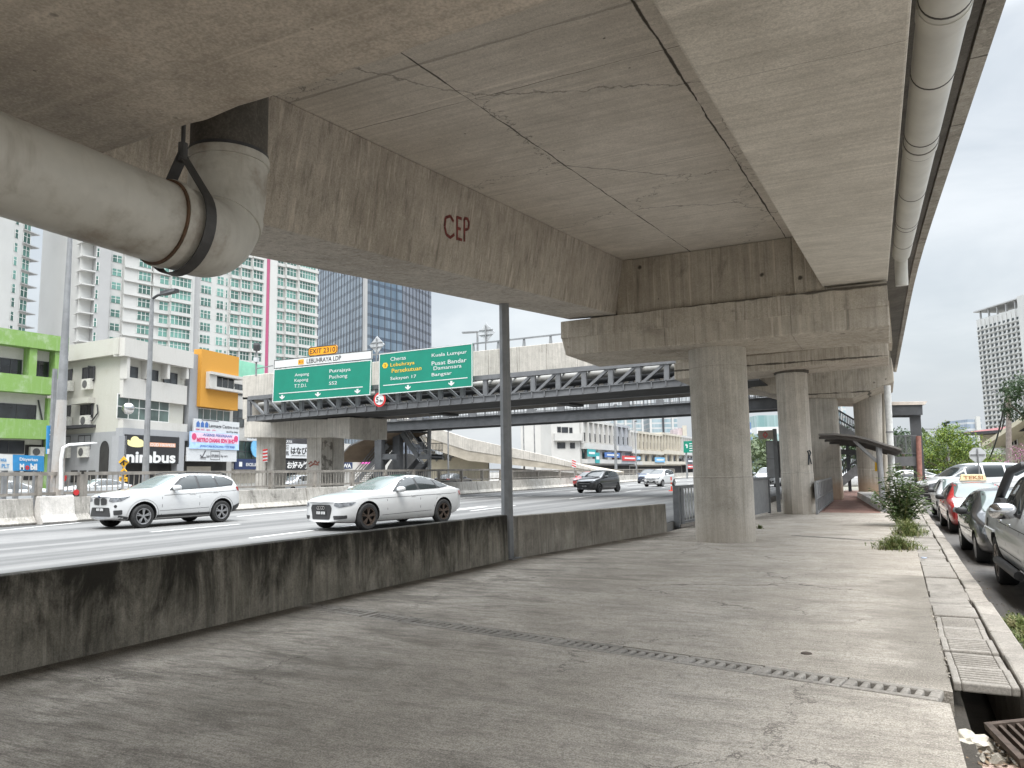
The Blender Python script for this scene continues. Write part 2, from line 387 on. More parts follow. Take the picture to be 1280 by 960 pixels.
# ------------------------------------------------------------------ ground materials
def mat_pavement():
    t = NT('pavement_concrete'); p = t.pos(); X, Y, Z = t.sep(p)
    big = t.noise(p, 0.35, 7, 0.62, 0.8)
    smear = t.noise(t.map(p, (0.75, 2.1, 1), rot=(0, 0, R(-12))), 1.1, 10, 0.74, 0.5)
    smear2 = t.noise(t.map(p, (0.55, 3.0, 1), (5, 9, 0), (0, 0, R(-4))), 1.9, 9, 0.72, 0.3)
    broom = t.noise(t.map(p, (2.2, 26, 1), rot=(0, 0, R(-8))), 1.6, 5, 0.7)
    grit = t.noise(p, 85, 3, 0.75); mid = t.noise(p, 3.4, 8, 0.72); patchy = t.noise(t.map(p, (1, 1, 1), (3, 8, 0)), 1.0, 9, 0.7, 0.4)
    c = t.mix(t.sstep(big, 0.35, 0.65), (0.48, 0.428, 0.365), (0.60, 0.542, 0.472))
    c = t.mix(t.math('MULTIPLY', t.sstep(patchy, 0.42, 0.70), 0.45), c, (0.27, 0.24, 0.20))
    c = t.mix(t.math('MULTIPLY', t.sstep(mid, 0.46, 0.72), 0.28), c, (0.23, 0.205, 0.172))
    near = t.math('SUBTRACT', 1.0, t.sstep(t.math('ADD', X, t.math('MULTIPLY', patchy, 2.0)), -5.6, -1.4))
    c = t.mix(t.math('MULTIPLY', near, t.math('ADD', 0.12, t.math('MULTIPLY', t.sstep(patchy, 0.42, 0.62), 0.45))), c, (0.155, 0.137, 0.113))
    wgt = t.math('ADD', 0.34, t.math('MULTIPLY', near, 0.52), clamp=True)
    c = t.mix(t.math('MULTIPLY', t.sstep(smear, 0.47, 0.66), wgt), c, (0.10, 0.088, 0.073))
    c = t.mix(t.math('MULTIPLY', t.sstep(smear2, 0.49, 0.66), t.math('MULTIPLY', wgt, 0.85)), c, (0.12, 0.107, 0.09))
    c = t.mix(t.math('MULTIPLY', t.sstep(broom, 0.49, 0.62), t.math('MULTIPLY', wgt, 0.75)), c, (0.12, 0.108, 0.09))
    c = t.mix(t.math('MULTIPLY', t.sstep(t.noise(t.map(p, (1, 1, 1), (9, 1, 0)), 1.4, 9, 0.75), 0.58, 0.72), 0.35), c, (0.56, 0.52, 0.46))
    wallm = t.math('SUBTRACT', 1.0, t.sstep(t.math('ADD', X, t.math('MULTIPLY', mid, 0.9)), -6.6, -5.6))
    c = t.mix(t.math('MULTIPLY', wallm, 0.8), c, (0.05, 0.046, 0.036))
    dm = t.math('MULTIPLY', t.sstep(t.math('ADD', X, t.math('MULTIPLY', t.noise(p, 1.1, 6), 1.6)), 0.35, 1.15), t.math('SUBTRACT', 1.0, t.sstep(t.math('ADD', Y, t.math('MULTIPLY', X, 0.16)), 13.0, 13.4)))
    dm = t.math('MULTIPLY', dm, t.sstep(Y, 6.4, 7.0))
    c = t.mix(t.math('MULTIPLY', dm, 0.62), c, (0.12, 0.108, 0.09))
    g2 = t.noise(p, 34, 4, 0.75); lumps = t.noise(p, 11, 6, 0.75)
    c = t.mix(t.math('MULTIPLY', t.sstep(lumps, 0.50, 0.62), 0.34), c, (0.17, 0.15, 0.125))
    c = t.mix(t.math('MULTIPLY', t.sstep(g2, 0.49, 0.60), 0.42), c, (0.16, 0.143, 0.12))
    c = t.mix(t.math('MULTIPLY', t.sstep(grit, 0.49, 0.60), 0.55), c, (0.15, 0.135, 0.114))
    c = t.mix(t.math('MULTIPLY', t.sstep(grit, 0.46, 0.36), 0.40), c, (0.72, 0.67, 0.59))
    pv = t.node('ShaderNodeVectorMath', operation='ADD'); t.l.new(p, pv.inputs[0]); cc = t.node('ShaderNodeCombineXYZ'); t.l.new(mid, cc.inputs[0]); t.l.new(patchy, cc.inputs[1]); t.l.new(cc.outputs[0], pv.inputs[1])
    ck = t.math('SUBTRACT', 1.0, t.sstep(t.voro(pv.outputs[0], 0.33, 'DISTANCE_TO_EDGE'), 0.0015, 0.005)); c = t.mix(t.math('MULTIPLY', t.math('MULTIPLY', ck, t.sstep(big, 0.45, 0.55)), 0.7), c, (0.06, 0.053, 0.045))
    sp = t.math('SUBTRACT', 1.0, t.sstep(t.voro(p, 1.9), 0.010, 0.030))
    c = t.mix(t.math('MULTIPLY', sp, 0.7), c, (0.05, 0.045, 0.04))
    for yj, w in ((13.15, 0.010), (22.0, 0.012), (30.0, 0.012)):
        d = t.math('ABSOLUTE', t.math('ADD', t.math('SUBTRACT', Y, yj), t.math('MULTIPLY', t.math('ADD', X, t.math('MULTIPLY', mid, 0.12)), 0.16)))
        c = t.mix(t.math('MULTIPLY', t.math('SUBTRACT', 1.0, t.sstep(d, w * 0.5, w * 1.6)), 0.65), c, (0.09, 0.08, 0.068))
    t.col(c)
    h = t.math('ADD', t.math('MULTIPLY', broom, 0.45), t.math('MULTIPLY', grit, 0.7)); h = t.math('ADD', h, t.math('MULTIPLY', mid, 0.5))
    h = t.math('ADD', h, t.math('MULTIPLY', g2, 0.6)); t.bump(h, 0.7, 0.015)
    return t.set(Roughness=0.92, Specular_IOR_Level=0.2)
def mat_asphalt(name, c1, c2, dirt=0.3):
    t = NT(name); p = t.pos()
    big = t.noise(t.map(p, (1.0, 0.025, 1), rot=(0, 0, R(-4))), 0.55, 6, 0.62); g = t.noise(p, 55, 3, 0.7); m = t.noise(p, 1.5, 6, 0.65)
    c = t.mix(t.sstep(big, 0.42, 0.58), c1, c2)
    c = t.mix(t.math('MULTIPLY', t.sstep(m, 0.5, 0.75), dirt), c, tuple(x * 0.55 for x in c1))
    c = t.mix(t.math('MULTIPLY', t.sstep(g, 0.5, 0.72), 0.35), c, tuple(x * 0.5 for x in c1))
    t.col(c); t.bump(g, 0.3, 0.01)
    return t.set(Roughness=0.85, Specular_IOR_Level=0.3)
def mat_roadpaint(name, c=(0.60, 0.59, 0.57)):
    t = NT(name); p = t.pos(); w = t.noise(p, 5, 7, 0.75)
    t.col(t.mix(t.math('MULTIPLY', t.sstep(w, 0.48, 0.7), 0.6), c, (0.25, 0.24, 0.23)))
    return t.set(Roughness=0.7)
M['pave'] = mat_pavement()
M['asphalt'] = mat_asphalt('highway_asphalt', (0.095, 0.094, 0.092), (0.165, 0.162, 0.157))
M['asphalt2'] = mat_asphalt('side_road_asphalt', (0.10, 0.094, 0.088), (0.19, 0.175, 0.162), 0.6)
M['roadpaint'] = mat_roadpaint('road_paint')
M['earth'] = plain('ground_earth', (0.16, 0.15, 0.12), 0.95, var=0.3, scale=0.2)
M['gravelly'] = plain('urban_ground', (0.24, 0.23, 0.215), 0.95, var=0.2, scale=0.3)
M['drain_dark'] = concrete('shaded_drain_concrete', (0.045, 0.04, 0.034), (0.08, 0.072, 0.06), stain_amt=0.7, mould=0.6, pit=0)  # concrete darkened: shade inside the drain put into its colour
def mat_brick():
    t = NT('red_paver'); p = t.pos()
    b = t.node('ShaderNodeTexBrick'); t.l.new(p, b.inputs['Vector'])
    b.inputs['Color1'].default_value = (0.30, 0.155, 0.12, 1); b.inputs['Color2'].default_value = (0.22, 0.115, 0.09, 1); b.inputs['Mortar'].default_value = (0.15, 0.11, 0.09, 1)
    b.inputs['Scale'].default_value = 1; b.inputs['Brick Width'].default_value = 0.2; b.inputs['Row Height'].default_value = 0.1; b.inputs['Mortar Size'].default_value = 0.006
    n = t.noise(p, 1.4, 6, 0.7)
    t.col(t.mix(t.math('MULTIPLY', t.sstep(n, 0.4, 0.7), 0.5), b.outputs['Color'], (0.36, 0.27, 0.22)))
    return t.set(Roughness=0.9)
M['brick'] = mat_brick()

def structure(mb, name, mat, **k):
    o = mb.build(name, mat, **k); o['kind'] = 'structure'; return o

# ------------------------------------------------------------------ ground sheets
G = MB()
G.quad((-7.2, -8, -.6), (.21, -8, -.6), (.21, 60, -.6), (-7.2, 60, -.6))
for x0, x1, y0, y1 in ((-3000, -7.2, -400, 5000), (-7.2, .21, -400, -8), (-7.2, .21, 60, 5000), (1.06, 3000, -400, 5000), (.21, 1.06, -400, -8), (.21, 1.06, 60, 5000)): G.quad((x0, y0, -.25), (x1, y0, -.25), (x1, y1, -.25), (x0, y1, -.25))
structure(G, 'ground', M['earth'])
def kx(y): return 0.0100 * (y - 7)               # the kerb line drifts slightly outwards
def wall_x(y):                                    # foot of the retaining wall
    pts = [(-8, -6.95), (4.1, -6.87), (7.6, -6.80), (13.3, -6.50), (20.3, -5.30), (34, -5.0), (60, -5.0)]
    for (a, xa), (b, xb) in zip(pts, pts[1:]):
        if y <= b: return xa + (xb - xa) * (y - a) / (b - a)
    return pts[-1][1]
# transverse drain line across the pavement
def xd(x): return 6.47 - 0.193 * (x - 0.15)       # middle line y(x)
XDW = 0.165
P1 = MB(); ys = [-8, 0, 4, 7.78]
# near piece (towards the camera) and far piece of the pavement, the drain gap between them
near = [(wall_x(y), y, 0) for y in (-8, 0, 4.1, 7.0)] + [(wall_x(7.6), xd(-6.8) - XDW, 0), (0.30, xd(0.3) - XDW, 0), (0.26, -8, 0)]
P1.prism([Vector(p) for p in near], (0, 0, -0.18))
far = [(wall_x(8), xd(-6.8) + XDW, 0)] + [(wall_x(y), y, 0) for y in (9, 11, 13.3, 20.3, 34, 60)] + [(0.36 + kx(60), 60, 0), (0.36 + kx(20), 20, 0), (0.34, xd(0.34) + XDW, 0)]
P1.prism([Vector(p) for p in far], (0, 0, -0.18))
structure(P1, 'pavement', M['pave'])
# channel under the transverse drain and the side drain (floor and cheeks)
D1 = MB()
D1.quad((-7, xd(-7) - .3, -.45), (.22, xd(.22) - .3, -.45), (.22, xd(.22) + .3, -.45), (-7, xd(-7) + .3, -.45))
D1.box(0.2, 1.1, -8, 60, -0.86, -0.84)
D1.hexa([(0.22, -8, -.84), (0.30, -8, -.84), (0.345 + kx(60), 60, -.84), (0.22 + kx(60), 60, -.84), (0.22, -8, -.185), (0.30, -8, -.185), (0.345 + kx(60), 60, -.185), (0.22 + kx(60), 60, -.185)])
structure(D1, 'drain_channel', M['drain_dark'])
K = MB()
rnd = random.Random(3)
y = -8.0
while y < 39:
    L = 1.0
    a, b = y + 0.006, y + L - 0.006
    j = rnd.uniform(-.012, .012); jz = rnd.uniform(-.012, .006)
    K.hexa([(.80 + kx(a) + j, a, -.85), (1.04 + kx(a) + j, a, -.85), (1.04 + kx(b) + j, b, -.85), (.80 + kx(b) + j, b, -.85),
            (.80 + kx(a) + j, a, .015 + jz), (1.00 + kx(a) + j, a, .01 + jz), (1.00 + kx(b) + j, b, .01 + jz), (.80 + kx(b) + j, b, .015 + jz)])
    y += L
structure(K, 'kerb', M['con_kerb'], bevel=0.02)
structure(MB().quad((.95, -10, -.22), (14, -10, -.22), (16, 90, -.15), (1.2, 90, -.15)), 'side_road', M['asphalt2'])
structure(MB().quad((-2.6, 30.2, .005), (-.25, 30.0, .005), (-.1, 58, .005), (-2.6, 58, .005)), 'paved_path', M['brick'])
# raised ground of the highway
structure(MB().prism([(-900, -60, .185), (-7.2, -60, .185)] + [(wall_x(q) - .22, q, .185) for q in (4, 8, 13.3, 20.3, 34, 60)] + [(-5.2, 1500, .185), (-900, 1500, .185)], (0, 0, -.4)), 'raised_ground', M['gravelly'])
structure(MB().add([(-26, -60, .2), (-7.15, -60, .2)] + [(wall_x(q) - .2, q, .2) for q in (4, 8, 13.3, 20.3, 34, 60)] + [(-9, 300, .2), (-20, 900, .2), (-60, 900, .2), (-34, 200, .2), (-26.6, 60, .2)], [tuple(range(13))]), 'highway', M['asphalt'])
structure(MB().add([(-44, -60, .205), (-27.5, -60, .205), (-28.5, 60, .205), (-37, 220, .205), (-60, 220, .205), (-46, 60, .205)], [tuple(range(6))]), 'service_road', M['asphalt'])
LM = MB()
def stripe(p, q, w=.12, z=.204):
    p = Vector((p[0], p[1], z)); q = Vector((q[0], q[1], z)); d = (q - p).normalized(); s = Vector((-d.y, d.x, 0)) * w / 2
    LM.quad(p - s, p + s, q + s, q - s)
def px_stripe(a, b, w=.12): stripe(PZ(*a, .204), PZ(*b, .204), w)
px_stripe((-60, 669), (100, 653), .14)           # edge line along the median barrier
px_stripe((296, 645.5), (420, 634), .14)
px_stripe((560, 624), (850, 600.5), .14)
a = PZ(188, 665.0, .204); b = PZ(300, 655.0, .204)
stripe(a, b, .13); d = (b - a).normalized()
lane = Vector((-.06, 1, 0)).normalized()
for base, off in ((a, 0), (PZ(312, 672.5, .204), 0)):
    for k in range(-2, 14):
        s = base + lane * (k * 12.0)
        if k != 0 or base is not a: stripe(s, s + lane * 4.5, .13)
px_stripe((556, 639), (606, 633), .3)
LM.add([(p.x, p.y, p.z) for p in []], [])
structure(LM, 'road_markings', M['roadpaint'])

# ------------------------------------------------------------------ drain covers
def slot_cover(mb, M4, L, W, T, slots, slot_along_w=True, rim=.05, bar=None):
    """a slab L (x) by W (y), thickness T, with real slots cut through"""
    def B(x0, x1, y0, y1, z0=-T, z1=0.0):
        vs = [M4 @ Vector((x, y, z)) for z in (z0, z1) for y in (y0, y1) for x in (x0, x1)]
        mb.add(vs, [(0, 2, 3, 1), (4, 5, 7, 6), (0, 1, 5, 4), (2, 6, 7, 3), (0, 4, 6, 2), (1, 3, 7, 5)])
    if slot_along_w:      # slots are short, lying across W; they repeat along x
        B(0, L, 0, rim + .02); B(0, L, W - rim - .02, W)
        pitch = (L - 2 * rim) / slots; g = pitch * .46
        B(0, rim + pitch / 2 - g / 2, rim + .02, W - rim - .02)
        for i in range(slots):
            x = rim + pitch * (i + .5) + g / 2
            x1 = rim + pitch * (i + 1.5) - g / 2 if i < slots - 1 else L
            B(x, x1, rim + .02, W - rim - .02)
    else:
        B(0, rim, 0, W); B(L - rim, L, 0, W)
        pitch = (W - 2 * rim) / slots; g = pitch * .50
        B(rim, L - rim, 0, rim + pitch / 2 - g / 2)
        for i in range(slots):
            y = rim + pitch * (i + .5) + g / 2
            y1 = rim + pitch * (i + 1.5) - g / 2 if i < slots - 1 else W
            B(rim, L - rim, y, y1)
ang = math.atan(-0.193)
rnd = random.Random(5)
n = 11; x0 = -6.95; L = .665
words = ['first', 'second', 'third', 'fourth', 'fifth', 'sixth', 'seventh', 'eighth', 'ninth', 'tenth', 'eleventh', 'twelfth', 'thirteenth', 'fourteenth', 'fifteenth', 'sixteenth', 'seventeenth', 'eighteenth', 'nineteenth', 'twentieth', 'twenty-first', 'twenty-second', 'twenty-third', 'twenty-fourth', 'twenty-fifth', 'twenty-sixth', 'twenty-seventh', 'twenty-eighth', 'twenty-ninth', 'thirtieth', 'thirty-first', 'thirty-second']
for i in range(n):
    x = x0 + i * L * math.cos(ang)
    mt = Matrix.Translation((x + .008, xd(x) - .158, .004 + rnd.uniform(-.006, .004))) @ Matrix.Rotation(ang + rnd.uniform(-.012, .012), 4, 'Z') @ Matrix.Rotation(rnd.uniform(-.012, .012), 4, 'X')
    mb = MB(); slot_cover(mb, mt, L - .014, .31, .06, 6)
    o = mb.build('drain_cover', M['con_cover'], bevel=.012)
    where = 'rightmost slotted concrete cover of the drain across the pavement' if i == n - 1 else 'slotted concrete cover against the retaining wall, in the drain across the pavement' if i == 0 else f'slotted concrete cover of the drain across the pavement, {words[n - 1 - i]} from its right end'
    tag(o, where, 'drain cover', 'slotted covers across the pavement')
y = 6.86; i = 0
spec = [(.58, 6), (.58, 6), (.58, 6), (.62, 7), (.62, 7), (.62, 0), (.62, 0), (.62, 0)] + [(.70, 0)] * 13 + [(1.6, 0)] * 9
for (Lc, ns) in spec:
    tz = rnd.uniform(-.012, .012) if i else .012
    mt = Matrix.Translation((.352 + kx(y) + rnd.uniform(-.008, .01), y, tz)) @ Matrix.Rotation(-.01 + rnd.uniform(-.02, .02), 4, 'Z') @ Matrix.Rotation(rnd.uniform(-.015, .015), 4, 'Y')
    mb = MB()
    if ns: slot_cover(mb, mt, .43, Lc - .014, .07, ns, False, .055)
    else:
        vs = [mt @ Vector((x_, y_, z_)) for z_ in (-.07, 0) for y_ in (0, Lc - .014) for x_ in (0, .43)]
        mb.add(vs, [(0, 2, 3, 1), (4, 5, 7, 6), (0, 1, 5, 4), (2, 6, 7, 3), (0, 4, 6, 2), (1, 3, 7, 5)])
    o = mb.build('drain_slab', M['con_cover'], bevel=.012)
    if i == 0: lab = 'thick slotted concrete slab beside the open drain pit, nearest of the row along the kerb'
    elif ns: lab = f'slotted concrete slab in the drain along the kerb, {words[i]} from the open pit'
    else: lab = f'solid concrete slab in the drain along the kerb, {words[i]} from the open pit'
    tag(o, lab, 'drain slab', 'drain slabs along the kerb')
    y += Lc; i += 1
# far transverse drain, a row of narrow slots
mb = MB()
a = PZ(992, 669.5, 0); b = PZ(1100, 676.5, 0)
a.z = b.z = .006
dd = (b - a); Ln = dd.length; dd.normalize(); nn = Vector((-dd.y, dd.x, 0))
mt = Matrix.Translation(a - nn * .11) @ Matrix(((dd.x, nn.x, 0, 0), (dd.y, nn.y, 0, 0), (0, 0, 1, 0), (0, 0, 0, 1)))
slot_cover(mb, mt, Ln, .22, .004, 22, True, .03)
slot = MB().quad(a - nn * .1, b - nn * .1, b + nn * .1, a + nn * .1)  # dark sheet under the slots, their shade put into colour
for v in slot.v: v.z = .004
t = thing('drain_grate', 'narrow slotted drain line across the pavement before the weeds', 'drain grate', tuple(a))
mb.build('grate', M['con_cover'], t); slot.build('gap', M['drain_dark'], t)
# broken steel grate and rubbish in the open pit
M['rust'] = plain('rusty_iron', (0.10, 0.075, 0.06), 0.8, var=.4, scale=9, metal=.3)
g = thing('iron_grate', 'broken rusty iron grate tipped into the open drain pit', 'grate', (.72, 5.9, -.14))
mt = Matrix.Translation((.50, 6.22, -.14)) @ Matrix.Rotation(R(14), 4, 'Z') @ Matrix.Rotation(R(-9), 4, 'Y') @ Matrix.Rotation(R(6), 4, 'X')
fr = MB(); bars = MB()
def mbx(mb, x0, x1, y0, y1, z0, z1):
    mb.add([mt @ Vector((x, y, z)) for z in (z0, z1) for y in (y0, y1) for x in (x0, x1)], [(0, 2, 3, 1), (4, 5, 7, 6), (0, 1, 5, 4), (2, 6, 7, 3), (0, 4, 6, 2), (1, 3, 7, 5)])
mbx(fr, 0, .42, -.5, -.46, 0, .05); mbx(fr, 0, .42, -.02, .02, 0, .05); mbx(fr, 0, .04, -.46, -.02, 0, .05); mbx(fr, .38, .42, -.46, -.02, 0, .05)
for k in range(6): mbx(bars, .075 + k * .053, .095 + k * .053, -.46, -.02, .005, .042)
fr.build('frame', M['rust'], g); bars.build('bars', M['rust'], g)
M['litter'] = plain('pale_litter', (0.62, 0.58, 0.50), .8, var=.35, scale=8)
M['leaf_dry'] = plain('dry_leaf', (0.17, 0.12, 0.075), .9, var=.5, scale=20)
def crumple(name, c, size, mat, label, cat, seed, flat=.35):
    r = random.Random(seed); bm = bmesh.new(); bmesh.ops.create_icosphere(bm, subdivisions=3, radius=1)
    for v in bm.verts:
        k = 1 + r.uniform(-.35, .25); v.co = Vector((v.co.x * size[0] * k, v.co.y * size[1] * k, v.co.z * size[2] * k)) + Vector(c)
    me = bpy.data.meshes.new(name); bm.to_mesh(me); bm.free(); me.materials.append(mat)
    o = bpy.data.objects.new(name, me); COL.objects.link(o); return tag(o, label, cat)
crumple('plastic_bag', (.40, 6.15, -.21), (.13, .10, .07), M['litter'], 'crumpled pale wrapper among the rubble in the open drain pit', 'litter', 2)
M['rubble'] = concrete('rubble_concrete', (0.22, 0.20, 0.165), (0.40, 0.37, 0.32), stain_amt=.5, pit=0)
M['pinkslab'] = concrete('pink_slab_concrete', (0.38, 0.28, 0.23), (0.46, 0.36, 0.31), stain_amt=.3, pit=.2)
structure(MB().add([(.25, 3, -.32), (.82, 3, -.32), (.82, 6.25, -.32), (.25, 6.25, -.32), (.82, 6.8, -.82), (.25, 6.8, -.82)], [(0, 1, 2, 3), (3, 2, 4, 5)]), 'silt_bed', M['leaf_dry'])
mb = MB(); mb.hexa([(.38, 5.3, -.30), (.70, 5.25, -.27), (.74, 5.78, -.26), (.40, 5.84, -.30), (.38, 5.3, -.23), (.70, 5.25, -.20), (.74, 5.78, -.19), (.40, 5.84, -.22)])
tag(mb.build('broken_slab', M['pinkslab'], bevel=.015), 'broken pinkish slab lying in the open drain below the grate', 'slab')
# rubble and leaf litter: uncountable
r = random.Random(11); mb = MB()
def chip(c, s):
    q = [Vector((r.uniform(-1, 1), r.uniform(-1, 1), r.uniform(-.6, .6))).normalized() * s * r.uniform(.6, 1) for _ in range(6)]
    bm = bmesh.new(); [bm.verts.new(p + Vector(c)) for p in q]
    try: bmesh.ops.convex_hull(bm, input=bm.verts)
    except Exception: pass
    bm.verts.index_update()
    mb.add([v.co.copy() for v in bm.verts], [[v.index for v in f.verts] for f in bm.faces]); bm.free()
for _ in range(900):
    yy = r.uniform(4.6, 6.6); chip((r.uniform(.28, .8), yy, -.30 - max(0, yy - 6.25) * .9 + r.uniform(0, .10)), r.uniform(.008, .05) if r.random() < .9 else r.uniform(.05, .10))
for _ in range(1300):
    xx, yy = r.uniform(-6, .25), r.uniform(3, 12); chip((xx, yy, .001), r.uniform(.002, .0055))
for _ in range(60):
    yy = r.uniform(6.9, 10.5); chip((.345 + kx(yy) + r.gauss(0, .012), yy, .004), r.uniform(.006, .022))
for _ in range(70): chip((r.uniform(1.05, 1.5), r.uniform(7, 16), -.215), r.uniform(.006, .028))
o = mb.build('rubble', M['rubble']); o['kind'] = 'stuff'; o['label'] = 'loose rubble and chips in the open drain and along the kerb'; o['category'] = 'rubble'
mb = MB()
for _ in range(700):
    c = Vector((r.uniform(.30, .8), r.uniform(4.6, 6.3), -.25 + r.uniform(0, .07))) if r.random() < .6 else Vector((r.uniform(1.03, 1.35), r.uniform(7, 22), -.205))
    a = r.uniform(0, 6.28); s = r.uniform(.015, .04); dx = Vector((math.cos(a), math.sin(a), r.uniform(-.4, .4))) * s; dy = Vector((-math.sin(a), math.cos(a), r.uniform(-.4, .4))) * s * .5
    mb.quad(c - dx, c - dy, c + dx, c + dy)
o = mb.build('leaf_litter', M['leaf_dry'], recalc=False); o['kind'] = 'stuff'; o['label'] = 'dry leaves in the drain pit and along the gutter'; o['category'] = 'leaves'
# small flattened can on the slabs
mb = MB(); c = PZ(1155, 698, .02); mb.lathe([(0.001, 0), (.045, 0), (.05, .01), (.05, .02), (.001, .024)], c, n=14)
tag(mb.build('flat_can', plain('blue_white_tin', (.45, .5, .62), .4, var=.5, scale=30)), 'small pale blue crushed can on the drain slabs', 'can')
mb = MB(); c = PZ(1008, 817, .0); mb.lathe([(0.001, .0), (.05, .0), (.045, .008), (.001, .010)], c, n=10)
tag(mb.build('iron_stub', M['rust']), 'small dark iron stub set in the pavement', 'stub')

# ------------------------------------------------------------------ retaining walls
def wall_strip(name, pts, h0, h1, th, mat, label, cap=.02, cat='wall'):
    mb = MB(); n = len(pts); ring = []
    for i, (x, y) in enumerate(pts):
        d = Vector((pts[min(i + 1, n - 1)][0] - pts[max(i - 1, 0)][0], pts[min(i + 1, n - 1)][1] - pts[max(i - 1, 0)][1], 0)).normalized(); nn = Vector((-d.y, d.x, 0))
        h = h0 + (h1 - h0) * i / (n - 1)
        p = Vector((x, y, -.05)); q = p + nn * th
        ring.append([p, q, q + Vector((0, 0, h + .05)), p + Vector((0, 0, h + .05)) + nn * .02])
    vs = [v for g_ in ring for v in g_]; fs = []
    for i in range(n - 1):
        for k in range(4): fs.append((i * 4 + k, i * 4 + (k + 1) % 4, i * 4 + 4 + (k + 1) % 4, i * 4 + 4 + k))
    fs += [(3, 2, 1, 0), tuple(range(4 * n - 4, 4 * n))]
    o = mb.add(vs, fs).build(name, mat, bevel=.02)
    return tag(o, label, cat)
wall_strip('retaining_wall', [(wall_x(y), y) for y in (-8, -2, 2, 4.1, 6, 7.6, 9.5, 11.5, 13.15)], .83, .84, .2, M['con_wall'], 'long low concrete wall streaked black with mould beside the road')
wall_strip('parapet_wall', [(wall_x(13.55) , 13.5), (wall_x(15.5), 15.5), (wall_x(18), 18), (wall_x(20.25), 20.25)], .80, .74, .2, M['con_wall2'], 'paler short concrete wall between the lamp post and the metal railing')
# ------------------------------------------------------------------ the flyover overhead
def rise(y):
    if y <= 17: return .10 * (y - 17)
    t = y - 17
    if t <= 13: return .10 * t - (.07 / 26) * t * t
    return .10 * 13 - (.07 / 26) * 169 + .03 * (t - 13)
YS = [-8, 0, 5, 9, 13, 17, 20, 23, 26, 30, 36, 43, 50, 60]
fly = thing('flyover', 'grey concrete flyover spanning overhead on round columns', 'flyover', (-3.2, 18.2, 0))
def sweep(name, sec, mat, parent, ys=YS, bevel=0):      # cross-section polygon (x, z at Y=17) swept along the rising deck
    mb = MB(); m = len(sec); vs = []; fs = []
    for y in ys:
        for (x, z) in sec: vs.append((x, y, z + rise(y)))
    for i in range(len(ys) - 1):
        for k in range(m): fs.append((i * m + k, i * m + (k + 1) % m, (i + 1) * m + (k + 1) % m, (i + 1) * m + k))
    fs += [tuple(range(m))[::-1], tuple(range((len(ys) - 1) * m, len(ys) * m))]
    return mb.add(vs, fs).build(name, mat, parent, bevel=bevel)
deck = sweep('deck_slab', [(-8.1, 6.75), (-6.85, 6.63), (-5.2, 6.62), (-.9, 6.62), (.31, 6.60), (1.02, 6.58), (1.02, 6.9), (-8.1, 6.95)], M['con_soffit'], fly)
M['con_dark'] = concrete('overhang_concrete', (0.07, 0.064, 0.055), (0.12, 0.11, 0.095), streak=.5, stain_amt=.6, pit=.2)  # overhang tone lowered: shade of the gap beside the pipe put into colour
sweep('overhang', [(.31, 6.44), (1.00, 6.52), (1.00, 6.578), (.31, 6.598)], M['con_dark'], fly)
M['con_edge'] = concrete('deck_edge_concrete', (0.22, 0.20, 0.17), (0.36, 0.335, 0.29), streak=.6, stain_amt=.6, pit=.2, joints=tuple(('y', 4 + 2.2 * i, .02, .8) for i in range(14)))
sweep('parapet', [(1.02, 6.50), (1.17, 6.50), (1.17, 7.75), (1.02, 7.75)], M['con_edge'], fly)
sweep('parapet', [(-8.1, 6.70), (-7.9, 6.76), (-7.9, 7.75), (-8.1, 7.75)], M['con_edge'], fly)
ys1 = [-8, 0, 5, 9, 13, 17.4]
lg = sweep('girder', [(-6.83, 5.36), (-5.51, 5.32), (-5.30, 6.62), (-6.95, 6.63)], M['con_girder'], fly, ys1, bevel=.02)
rg = sweep('girder', [(-.95, 5.44), (.30, 5.43), (.30, 6.60), (-1.02, 6.60)], M['con_under'], fly, ys1, bevel=.02)
sweep('girder', [(-6.83, 5.36), (-5.51, 5.32), (-5.30, 6.62), (-6.95, 6.63)], M['con_girder'], fly, [19.0, 23, 28.6])
sweep('girder', [(-.95, 5.44), (.30, 5.43), (.30, 6.60), (-1.02, 6.60)], M['con_under'], fly, [19.0, 23, 28.6])
# red stencilled letters on the left girder
def girder_pt(px, py): return PX(px, py, -5.51)
M['redpaint'] = plain('faded_red_paint', (0.17, 0.035, 0.03), .8, var=.45, scale=14)
mb = MB()
def gface(px, py):
    # the girder's inner face leans: x = -5.51 + .1615*(z-(5.32+rise))
    x = -5.42
    for _ in range(4):
        p = PX(px, py, x); x = -5.51 + .1615 * (p.z - 5.32 - rise(p.y)) + .006
    return PX(px, py, x)
def gtext(body, tl, tr, bl, br, mb):
    vs, fs, x0, x1, y0, y1 = glyphs(body, .0)
    A, B, C, D = gface(*tl), gface(*tr), gface(*bl), gface(*br)
    out = []
    for p in vs:
        u = (p.x - x0) / (x1 - x0); v = (y1 - p.y) / (y1 - y0)
        out.append((A * (1 - u) + B * u) * (1 - v) + (C * (1 - u) + D * u) * v)
    mb.add(out, fs)
def strokes(segs, w=.042):
    for a, b in segs:
        p, q = gface(*a), gface(*b)
        mb.bar(p, q, .004, w, up=(q - p).cross(Vector((1, 0, -.16))))
C0 = [(567, 277), (563, 270), (557, 272), (556, 283), (558, 293), (563, 297), (568, 293)]
strokes(list(zip(C0, C0[1:])))
strokes([((571.5, 270), (571.5, 300)), ((571.5, 271.5), (577, 273.5)), ((571.5, 285), (576, 286.5)), ((571.5, 298), (577.5, 300))])
P0 = [(580.5, 302), (580.5, 273), (584.5, 273.5), (586.5, 279), (585.5, 286), (581, 287.5)]
strokes(list(zip(P0, P0[1:])))
ob = mb.build('stencil_letters', M['redpaint'], lg)

